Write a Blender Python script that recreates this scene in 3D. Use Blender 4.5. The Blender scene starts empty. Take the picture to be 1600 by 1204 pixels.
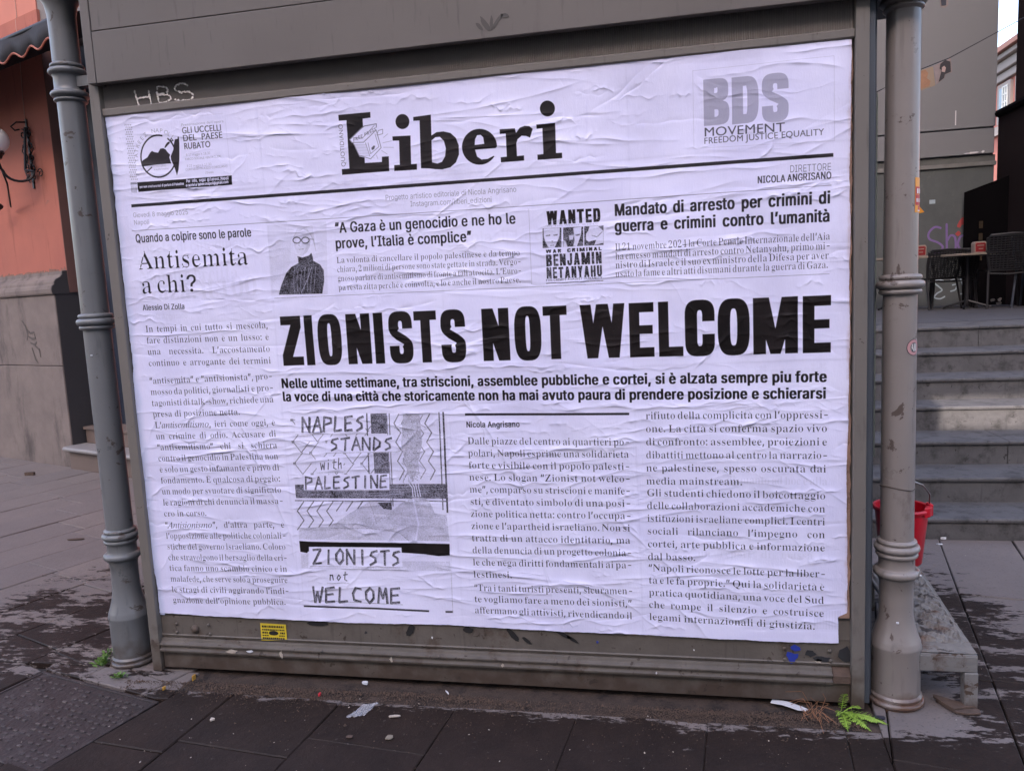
import bpy, bmesh, math, random
import numpy as np
from mathutils import Vector, Matrix
random.seed(7)
S=bpy.context.scene
TINT=19
COL=S.collection
R_=math.radians
# ---------------- camera, sky, sun, exposure ----------------
cd=bpy.data.cameras.new('camera'); cam=bpy.data.objects.new('camera',cd); COL.objects.link(cam)
CR=((0.98070092,-0.02409025,-0.19402415),(0.18943783,-0.12839894,0.97346136),(-0.04836342,-0.99142996,-0.12135736))
M=Matrix([[CR[i][0],-CR[i][1],-CR[i][2]] for i in range(3)]).to_4x4()
M.translation=Vector((0,-2.76,1.55)); cam.matrix_world=M
cd.sensor_width=36; cd.lens=26.82; cd.clip_start=.05; cd.clip_end=500; S.camera=cam
SUN_EL,SUN_DIR=R_(28.),Vector((-.12,-.99,0)).normalized()
w=bpy.data.worlds.new('World'); S.world=w; w.use_nodes=True; nt=w.node_tree
sky=nt.nodes.new('ShaderNodeTexSky'); sky.sky_type='NISHITA'; sky.sun_disc=False; sky.sun_elevation=SUN_EL
sky.sun_rotation=math.atan2(SUN_DIR.x,SUN_DIR.y); sky.air_density=1.0; sky.dust_density=4.0; sky.ozone_density=.6
nt.nodes['Background'].inputs[1].default_value=.15
nt.links.new(sky.outputs[0],nt.nodes['Background'].inputs[0])
sl=bpy.data.lights.new('sun','SUN'); so=bpy.data.objects.new('sun',sl); COL.objects.link(so)
sl.energy=2.0; sl.angle=R_(.5); sl.color=(1,.93,.82)
sv=Vector((SUN_DIR.x*math.cos(SUN_EL),SUN_DIR.y*math.cos(SUN_EL),math.sin(SUN_EL)))
so.rotation_euler=sv.to_track_quat('Z','Y').to_euler()
vs=S.view_settings; S.display_settings.display_device='sRGB'
vs.view_transform='Standard'; vs.look='None'; vs.gamma=1; vs.exposure=2.38; vs.use_curve_mapping=False
vs.use_white_balance=True; vs.white_balance_temperature=6500; vs.white_balance_tint=TINT
# ---------------- materials ----------------
MATS={}
def N(nt,t,**k):
    n=nt.nodes.new(t)
    for a,b in k.items(): setattr(n,a,b)
    return n
def mat(name,col,rough=.6,metal=0,var=.12,scale=6,bump=.1,bscale=60,col2=None,c2amt=.5,c2scale=3,spec=.4,streak=0,coat=0,dirtz=None,emit=None,chips=None):
    if name in MATS: return MATS[name]
    m=bpy.data.materials.new(name); m.use_nodes=True; nt=m.node_tree; L=nt.links; b=nt.nodes['Principled BSDF']
    b.inputs['Metallic'].default_value=metal; b.inputs['Roughness'].default_value=rough; b.inputs['Specular IOR Level'].default_value=spec
    tc=N(nt,'ShaderNodeTexCoord'); geo=N(nt,'ShaderNodeNewGeometry'); P=geo.outputs['Position']
    nz=N(nt,'ShaderNodeTexNoise'); nz.inputs['Scale'].default_value=scale; nz.inputs['Detail'].default_value=7; nz.inputs['Roughness'].default_value=.65; L.new(P,nz.inputs['Vector'])
    mx=N(nt,'ShaderNodeMixRGB'); mx.blend_type='MIX'
    c=Vector(col)
    mx.inputs[1].default_value=(*(c*(1-var*2)),1); mx.inputs[2].default_value=(*(c*(1+var*2)),1); L.new(nz.outputs['Fac'],mx.inputs[0])
    out=mx.outputs[0]
    if col2:
        n2=N(nt,'ShaderNodeTexNoise'); n2.inputs['Scale'].default_value=c2scale; n2.inputs['Detail'].default_value=9; n2.inputs['Roughness'].default_value=.7
        if streak:
            mp=N(nt,'ShaderNodeMapping'); mp.inputs['Scale'].default_value=(1,1,streak); L.new(P,mp.inputs['Vector']); L.new(mp.outputs[0],n2.inputs['Vector'])
        else: L.new(P,n2.inputs['Vector'])
        rp=N(nt,'ShaderNodeMapRange'); rp.inputs['From Min'].default_value=1-c2amt-.02; rp.inputs['From Max'].default_value=1-c2amt+.12; L.new(n2.outputs['Fac'],rp.inputs['Value'])
        m2=N(nt,'ShaderNodeMixRGB'); L.new(rp.outputs[0],m2.inputs[0]); L.new(out,m2.inputs[1]); m2.inputs[2].default_value=(*col2,1); out=m2.outputs[0]
    if dirtz:   # grime caught low down on street furniture: (top z, colour)
        sp=N(nt,'ShaderNodeSeparateXYZ'); L.new(P,sp.inputs[0])
        n3=N(nt,'ShaderNodeTexNoise'); n3.inputs['Scale'].default_value=14; n3.inputs['Detail'].default_value=8; L.new(P,n3.inputs['Vector'])
        a=N(nt,'ShaderNodeMath',operation='MULTIPLY_ADD'); L.new(n3.outputs['Fac'],a.inputs[0]); a.inputs[1].default_value=-dirtz[0]*2.2; L.new(sp.outputs['Z'],a.inputs[2])
        rp=N(nt,'ShaderNodeMapRange'); rp.inputs['From Min'].default_value=-dirtz[0]*.2; rp.inputs['From Max'].default_value=-dirtz[0]*1.0; L.new(a.outputs[0],rp.inputs['Value'])
        m3=N(nt,'ShaderNodeMixRGB'); L.new(rp.outputs[0],m3.inputs[0]); L.new(out,m3.inputs[1]); m3.inputs[2].default_value=(*dirtz[1],1); out=m3.outputs[0]
    if chips:   # crisp flakes and scratches: (colour, amount, scale)
        n4=N(nt,'ShaderNodeTexNoise'); n4.inputs['Scale'].default_value=chips[2]; n4.inputs['Detail'].default_value=10; n4.inputs['Roughness'].default_value=.62; n4.inputs['Distortion'].default_value=.6; L.new(P,n4.inputs['Vector'])
        rp=N(nt,'ShaderNodeMapRange'); rp.inputs['From Min'].default_value=.5+chips[1]; rp.inputs['From Max'].default_value=.52+chips[1]; L.new(n4.outputs['Fac'],rp.inputs['Value'])
        m4=N(nt,'ShaderNodeMixRGB'); L.new(rp.outputs[0],m4.inputs[0]); L.new(out,m4.inputs[1]); m4.inputs[2].default_value=(*chips[0],1); out=m4.outputs[0]
        n5=N(nt,'ShaderNodeTexNoise'); n5.inputs['Scale'].default_value=chips[2]*2.2; n5.inputs['Detail'].default_value=6
        mp=N(nt,'ShaderNodeMapping'); mp.inputs['Scale'].default_value=(1,1,.12); L.new(P,mp.inputs['Vector']); L.new(mp.outputs[0],n5.inputs['Vector'])
        rp=N(nt,'ShaderNodeMapRange'); rp.inputs['From Min'].default_value=.60; rp.inputs['From Max'].default_value=.72; rp.inputs['To Max'].default_value=.45; L.new(n5.outputs['Fac'],rp.inputs['Value'])
        m5=N(nt,'ShaderNodeMixRGB'); L.new(rp.outputs[0],m5.inputs[0]); L.new(out,m5.inputs[1]); m5.inputs[2].default_value=(*(c*.5),1); out=m5.outputs[0]
    L.new(out,b.inputs['Base Color'])
    if bump:
        nb=N(nt,'ShaderNodeTexNoise'); nb.inputs['Scale'].default_value=bscale; nb.inputs['Detail'].default_value=6; L.new(P,nb.inputs['Vector'])
        bp=N(nt,'ShaderNodeBump'); bp.inputs['Strength'].default_value=bump; bp.inputs['Distance'].default_value=.004; L.new(nb.outputs['Fac'],bp.inputs['Height']); L.new(bp.outputs[0],b.inputs['Normal'])
    rr=N(nt,'ShaderNodeMapRange'); rr.inputs['To Min'].default_value=max(rough-.12,.05); rr.inputs['To Max'].default_value=min(rough+.15,1); L.new(nz.outputs['Fac'],rr.inputs['Value']); L.new(rr.outputs[0],b.inputs['Roughness'])
    if emit:
        b.inputs['Emission Color'].default_value=(*emit[0],1); b.inputs['Emission Strength'].default_value=emit[1]
    MATS[name]=m; return m
RUST=(.10,.045,.022)
kiosk=mat('kiosk_paint',(.155,.138,.122),.5,.0,.06,3,.06,140,(.085,.075,.066),.36,5,streak=.35,dirtz=(.22,(.075,.055,.042)),chips=((.07,.052,.042),.15,20))
kfront=mat('fascia_paint',(.132,.116,.106),.40,0,.05,3,.04,200,(.095,.082,.075),.40,4,streak=.3,chips=((.085,.07,.06),.19,26))
kdark=mat('kiosk_rib_metal',(.33,.30,.275),.55,.0,.08,8,.05,200)
krail=mat('rail_metal',(.108,.092,.078),.55,0,.24,9,.25,90,(.060,.036,.024),.42,8,dirtz=(.13,(.062,.043,.033)),chips=((.045,.032,.025),.13,26))
kgap=mat('shadow_metal',(.04,.045,.055),.5,0,.1,4,.02)
kslide=mat('window_profile_metal',(.075,.085,.10),.4,.2,.08,3,.02)
colL=mat('column_paint_cool',(.152,.156,.160),.30,0,.06,5,.08,120,(.10,.09,.08),.40,6,streak=.4,dirtz=(.14,(.075,.055,.045)),chips=((.075,.060,.052),.125,17),spec=.5)
colR=mat('column_paint_warm_lit',(.235,.205,.188),.30,0,.05,5,.08,120,(.13,.095,.078),.38,8,streak=.6,dirtz=(.07,(.11,.06,.04)),chips=((.10,.074,.062),.125,15),spec=.5)  # same paint as the left column, with warm light put into the colour
tread=mat('dark_line',(.02,.018,.016),.7,0,.1)
orange=mat('orange_plaster',(.37,.123,.088),.85,0,.12,2,.2,60,(.33,.105,.078),.46,1.5,streak=.3,chips=((.25,.115,.09),.19,7))
piperno=mat('grey_brown_plinth',(.175,.142,.128),.85,0,.2,5,.35,50,(.075,.062,.057),.50,2.2,streak=.35)
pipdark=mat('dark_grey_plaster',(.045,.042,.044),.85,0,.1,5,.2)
brownjamb=mat('brown_jamb',(.15,.075,.062),.8,0,.1,5,.1)
navy=mat('navy_door_paint',(.012,.018,.035),.45,0,.15,6,.05,80,(.05,.06,.08),.24,10)
doorstep=mat('doorstep_stone',(.135,.10,.085),.7,0,.12,7,.2,60)
awncloth=mat('black_awning_cloth',(.018,.017,.020),.8,0,.15,8,.1)
awntrim=mat('orange_awning_trim',(.36,.12,.08),.7,0,.05)
iron=mat('wrought_iron',(.022,.022,.026),.42,.5,.2,30,.1)
steel_wire=mat('pale_cable',(.40,.24,.20),.6)
stairm=mat('stair_stone',(.095,.091,.092),.72,0,.25,7,.6,45,(.045,.042,.042),.48,9,chips=((.035,.032,.032),.15,16))
stairtop=mat('stair_landing_stone',(.075,.075,.083),.55,0,.12,5,.2,45)
greywall=mat('grey_wall_panel',(.180,.184,.198),.6,0,.04,2,.05,60)
greylow=mat('grey_green_wall',(.088,.098,.102),.65,0,.2,3,.1,30,(.14,.15,.15),.36,2.5,streak=.5)
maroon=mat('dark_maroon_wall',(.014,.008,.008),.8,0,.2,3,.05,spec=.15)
blackp=mat('deep_shade_black',(.003,.0025,.003),.9,0,.3,3,.03,60,spec=.05)
pinkfar=mat('far_pink_plaster',(.55,.20,.15),.85,0,.06,1,0)
farstone=mat('far_grey_stone',(.36,.32,.29),.8,0,.08,2,0)
farglass=mat('far_window_glass',(.18,.24,.27),.15,0,.1,1,0)
farwhite=mat('far_white_frame',(.75,.78,.75),.6,0,.05,1,0)
farbrown=mat('far_brown_roof',(.30,.16,.13),.8,0,.1,2,0)
chairm=mat('black_resin',(.014,.014,.017),.45,0,.2,20,.05)
chairg=mat('grey_blue_resin',(.045,.055,.075),.45,0,.2,20,.05)
tabletop=mat('pale_table_top',(.24,.20,.165),.5,0,.1,8,.03)
redp=mat('red_box',(.20,.012,.015),.4,0,.1,20,0)
cream=mat('cream_box',(.26,.20,.17),.5,0,.05,20,0)
bucketm=mat('red_bucket_plastic',(.50,.006,.018),.35,0,.05,20,.02,spec=.5)
wire=mat('steel_wire',(.30,.29,.29),.35,.9,.1,30,0)
rustw=mat('rusty_wire',(.10,.075,.06),.6,.3,.2,30,0)
benchm=mat('peeling_white_metal',(.175,.166,.158),.6,0,.14,8,.3,60,(.09,.055,.04),.47,9,dirtz=(.06,(.08,.05,.035)),chips=((.07,.045,.032),.10,18))
benchtop=mat('flaking_bench_top',(.185,.170,.152),.85,0,.25,14,1.0,60,(.11,.065,.045),.47,12,chips=((.06,.05,.045),.08,14))
flake=mat('rotten_wood',(.085,.056,.042),.85,0,.25,30,.8,60)
soil=mat('street_dirt',(.055,.037,.028),.9,0,.35,14,1.0,120,(.018,.013,.011),.48,9)
joint=mat('joint_dirt',(.035,.028,.025),.9,0,.2,30,.4,90)
grit=mat('brown_grit',(.075,.048,.034),.9,0,.35,40,.2,90)
paleb=mat('pale_debris',(.42,.36,.30),.7,0,.2,60,0)
leafm=mat('fern_leaf',(.24,.38,.05),.55,0,.25,60,.1,spec=.35)
weedm=mat('weed_leaf',(.10,.19,.035),.6,0,.25,60,.1)
deadm=mat('dry_grass',(.26,.12,.06),.8,0,.2,60,0)
chalk=mat('white_chalk',(.74,.70,.66),.95,0,.06,160,0)
purple=mat('purple_spray',(.20,.13,.33),.8,0,.1,30,0)
redspray=mat('red_spray',(.38,.06,.06),.8,0,.1,30,0)
whitespray=mat('pale_spray',(.36,.44,.50),.8,0,.1,30,0)
yellow=mat('yellow_sticker',(.60,.46,.03),.5,0,.08,60,0)
inkm=mat('black_ink',(.02,.018,.018),.5,0,.1)
stickr=mat('sticker_red',(.50,.03,.035),.4,0,.05); sticko=mat('sticker_orange',(.75,.30,.03),.4,0,.05); stickw=mat('sticker_white',(.7,.66,.64),.4,0,.05); stickp=mat('sticker_pink',(.50,.26,.26),.5,0,.1); stickk=mat('sticker_black',(.03,.03,.04),.4)
bluep=mat('blue_paper_scrap',(.02,.04,.30),.6,0,.1); flakep=mat('peeling_dark_paint',(.025,.025,.028),.7,0,.3)
blacksmudge=mat('black_spray',(.015,.014,.014),.8,0,.1,10,0)
plaster_pale=mat('facade_plaster_pale',(.42,.36,.30),.85,0,.1,1,0)
ceramic=mat('white_debris',(.62,.62,.64),.5,0,.05)
photo_a=mat('photo_sepia',(.30,.15,.08),.5,0,.2,30,0); photo_b=mat('photo_grey',(.22,.17,.16),.5,0,.2,20,0); photo_d=mat('photo_dark',(.025,.02,.02),.5); photo_f=mat('photo_skin',(.38,.26,.22),.5)
redleaf=mat('red_scrap',(.45,.03,.04),.5); yellowleaf=mat('ochre_scrap',(.38,.20,.03),.6)
# lamp globe
def special():
    m=bpy.data.materials.new('opal_glass'); m.use_nodes=True; b=m.node_tree.nodes['Principled BSDF']; b.inputs['Base Color'].default_value=(.88,.88,.93,1); b.inputs['Roughness'].default_value=.25; b.inputs['Subsurface Weight'].default_value=.3; b.inputs['Subsurface Radius'].default_value=(.1,.1,.1)
    MATS['opal']=m
    m=bpy.data.materials.new('clear_plastic_film'); m.use_nodes=True; b=m.node_tree.nodes['Principled BSDF']; b.inputs['Base Color'].default_value=(.75,.76,.8,1); b.inputs['Roughness'].default_value=.15; b.inputs['Alpha'].default_value=.30
    MATS['film']=m
    # paving stone: dry grey-brown, with damp dark stains whose outline comes from noise
    m=bpy.data.materials.new('paving_stone'); m.use_nodes=True; nt=m.node_tree; L=nt.links; b=nt.nodes['Principled BSDF']
    g=N(nt,'ShaderNodeNewGeometry'); P=g.outputs['Position']; oi=N(nt,'ShaderNodeObjectInfo')
    def noise(s,d=8,r=.65,vec=None):
        n=N(nt,'ShaderNodeTexNoise'); n.inputs['Scale'].default_value=s; n.inputs['Detail'].default_value=d; n.inputs['Roughness'].default_value=r; L.new(vec or P,n.inputs['Vector']); return n.outputs['Fac']
    def mr(v,a,b_,c=0,d=1):
        n=N(nt,'ShaderNodeMapRange'); n.interpolation_type='SMOOTHSTEP'
        for i,x in zip(('From Min','From Max','To Min','To Max'),(a,b_,c,d)): n.inputs[i].default_value=x
        L.new(v,n.inputs['Value']); return n.outputs[0]
    def mth(op,a,b_=None):
        n=N(nt,'ShaderNodeMath',operation=op)
        for i,x in enumerate((a,b_)):
            if x is None: continue
            if isinstance(x,(int,float)): n.inputs[i].default_value=x
            else: L.new(x,n.inputs[i])
        return n.outputs[0]
    def mixc(f,a,b_):
        n=N(nt,'ShaderNodeMixRGB'); L.new(f,n.inputs[0])
        for i,x in ((1,a),(2,b_)):
            if isinstance(x,tuple): n.inputs[i].default_value=(*x,1)
            else: L.new(x,n.inputs[i])
        return n.outputs[0]
    sp=N(nt,'ShaderNodeSeparateXYZ'); L.new(P,sp.inputs[0]); X,Y=sp.outputs['X'],sp.outputs['Y']
    dry=mixc(noise(3.0),(.130,.108,.097),(.222,.184,.166))
    dry=mixc(mth('MULTIPLY',oi.outputs['Random'],.35),dry,(.11,.10,.105))
    dry=mixc(mr(noise(90,3),.55,.75),dry,(.10,.085,.08))
    # stains: streaky noise stretched along the paving courses
    mp=N(nt,'ShaderNodeMapping'); mp.inputs['Rotation'].default_value=(0,0,R_(-20)); mp.inputs['Scale'].default_value=(.55,1.5,1); L.new(P,mp.inputs['Vector'])
    sn=mth('ADD',mr(noise(4.6,12,.74,mp.outputs[0]),.30,.70),mth('MULTIPLY',mr(noise(26,6,.7,mp.outputs[0]),.35,.65),.35))
    # a damp apron in front of the kiosk, and patches round each column foot
    front=mth('MULTIPLY',mr(Y,-.03,-.26),1.55)
    def blob(cx,cy,rx,ry):
        a=mth('POWER',mth('DIVIDE',mth('SUBTRACT',X,cx),rx),2.0); c=mth('POWER',mth('DIVIDE',mth('SUBTRACT',Y,cy),ry),2.0)
        return mr(mth('SQRT',mth('ADD',a,c)),1.0,.15)
    zone=mth('MAXIMUM',front,mth('MAXIMUM',blob(-2.9,.35,1.35,1.5),mth('MAXIMUM',blob(1.25,.60,.60,1.5),blob(1.35,-.15,.8,.6))))
    zone=mth('MAXIMUM',zone,mth('MULTIPLY',blob(-2.3,-.55,1.3,.8),.9))
    wet=mr(mth('ADD',mth('MULTIPLY',zone,.85),sn),1.30,1.42)
    wetc=mixc(noise(5),(.005,.0036,.003),(.036,.0225,.017))
    c=mixc(wet,dry,wetc)
    sc=mr(noise(38,8,.7),.62,.70); c=mixc(mth('MULTIPLY',sc,.35),c,(.20,.17,.16))
    L.new(c,b.inputs['Base Color'])
    ro=N(nt,'ShaderNodeMapRange'); L.new(wet,ro.inputs['Value']); ro.inputs['To Min'].default_value=.62; ro.inputs['To Max'].default_value=.48
    L.new(mth('ADD',ro.outputs[0],mth('MULTIPLY',noise(14),.18)),b.inputs['Roughness']); b.inputs['Specular IOR Level'].default_value=.2
    bp=N(nt,'ShaderNodeBump'); bp.inputs['Strength'].default_value=.55; bp.inputs['Distance'].default_value=.006
    h=mth('ADD',mth('MULTIPLY',noise(24,9,.7),1.0),mth('MULTIPLY',noise(5,6),1.4)); L.new(h,bp.inputs['Height']); L.new(bp.outputs[0],b.inputs['Normal'])
    MATS['paving']=m
special()
# ---------------- mesh helpers ----------------
class MB:
    def __init__(s): s.v=[]; s.f=[]; s.sm=False
    def add(s,vs,fs):
        n=len(s.v); s.v+= [tuple(v) for v in vs]; s.f+=[tuple(n+i for i in f) for f in fs]; return s
    def box(s,x0,x1,y0,y1,z0,z1):
        return s.add([(x,y,z) for x in (x0,x1) for y in (y0,y1) for z in (z0,z1)],[(0,1,3,2),(4,6,7,5),(0,4,5,1),(2,3,7,6),(0,2,6,4),(1,5,7,3)])
    def prism(s,poly,axis,a,b):
        # poly in the two other axes, extruded a..b along axis
        n=len(poly)
        def P(p,t): return {0:(t,p[0],p[1]),1:(p[0],t,p[1]),2:(p[0],p[1],t)}[axis]
        vs=[P(p,a) for p in poly]+[P(p,b) for p in poly]
        return s.add(vs,[tuple(range(n))[::-1],tuple(range(n,2*n))]+[(i,(i+1)%n,n+(i+1)%n,n+i) for i in range(n)])
    def tube(s,pts,r,n=8,cap=True):
        pts=[Vector(p) for p in pts]; rs=r if isinstance(r,(list,tuple)) else [r]*len(pts)
        vs=[];up=Vector((0,0,1))
        for i,p in enumerate(pts):
            d=(pts[min(i+1,len(pts)-1)]-pts[max(i-1,0)])
            if d.length<1e-9: d=Vector((0,0,1))
            d.normalize()
            a=d.cross(up if abs(d.dot(up))<.95 else Vector((1,0,0))).normalized(); b=d.cross(a)
            for k in range(n):
                t=2*math.pi*k/n; vs.append(p+(a*math.cos(t)+b*math.sin(t))*rs[i])
        fs=[(i*n+k,i*n+(k+1)%n,(i+1)*n+(k+1)%n,(i+1)*n+k) for i in range(len(pts)-1) for k in range(n)]
        if cap: fs+=[tuple(range(n))[::-1],tuple(range((len(pts)-1)*n,len(pts)*n))]
        s.sm=True; return s.add(vs,fs)
    def lathe(s,prof,cx,cy,n=40):
        vs=[];m=len(prof)
        for r,z in prof:
            for k in range(n):
                t=2*math.pi*k/n; vs.append((cx+r*math.cos(t),cy+r*math.sin(t),z))
        fs=[(i*n+k,i*n+(k+1)%n,(i+1)*n+(k+1)%n,(i+1)*n+k) for i in range(m-1) for k in range(n)]
        fs+=[tuple(range(n))[::-1],tuple(range((m-1)*n,m*n))]
        s.sm=True; return s.add(vs,fs)
    def build(s,name,m,parent=None,bev=0,smooth=None,loc=None):
        me=bpy.data.meshes.new(name); me.from_pydata(s.v,[],s.f); me.validate()
        bm=bmesh.new(); bm.from_mesh(me); bmesh.ops.recalc_face_normals(bm,faces=bm.faces); bm.to_mesh(me); bm.free()
        if m: 
            for q in (m if isinstance(m,(list,tuple)) else [m]): me.materials.append(q)
        o=bpy.data.objects.new(name,me); COL.objects.link(o)
        if (s.sm if smooth is None else smooth):
            me.shade_smooth() if hasattr(me,'shade_smooth') else None
            try: me.set_sharp_from_angle(angle=R_(42))
            except Exception: pass
        if loc: o.location=loc
        if parent: o.parent=parent; 
        if parent and parent.type=='EMPTY' and parent.get('_abs') : o.matrix_parent_inverse=parent.matrix_world.inverted() if False else Matrix.Translation(-Vector(parent.location))
        if bev:
            md=o.modifiers.new('bevel','BEVEL'); md.width=bev; md.segments=2; md.limit_method='ANGLE'; md.angle_limit=R_(40)
        return o
def tag(o,label=None,cat=None,group=None,kind=None):
    for k,v in (('label',label),('category',cat),('group',group),('kind',kind)):
        if v: o[k]=v
    return o
def thing(name,loc,label,cat,group=None):
    o=bpy.data.objects.new(name,None); COL.objects.link(o); o.location=loc; o.empty_display_size=.1; o['_abs']=1
    return tag(o,label,cat,group)
def under(o,parent,ploc):   # parent a mesh built in world coordinates under an empty at ploc
    o.parent=parent; o.matrix_parent_inverse=Matrix.Translation(-Vector(ploc)); return o
def sub(o,parent,name,m,mb,**k):
    c=mb.build(name,m,None,**k); c.parent=parent; return c
GL={}
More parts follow.
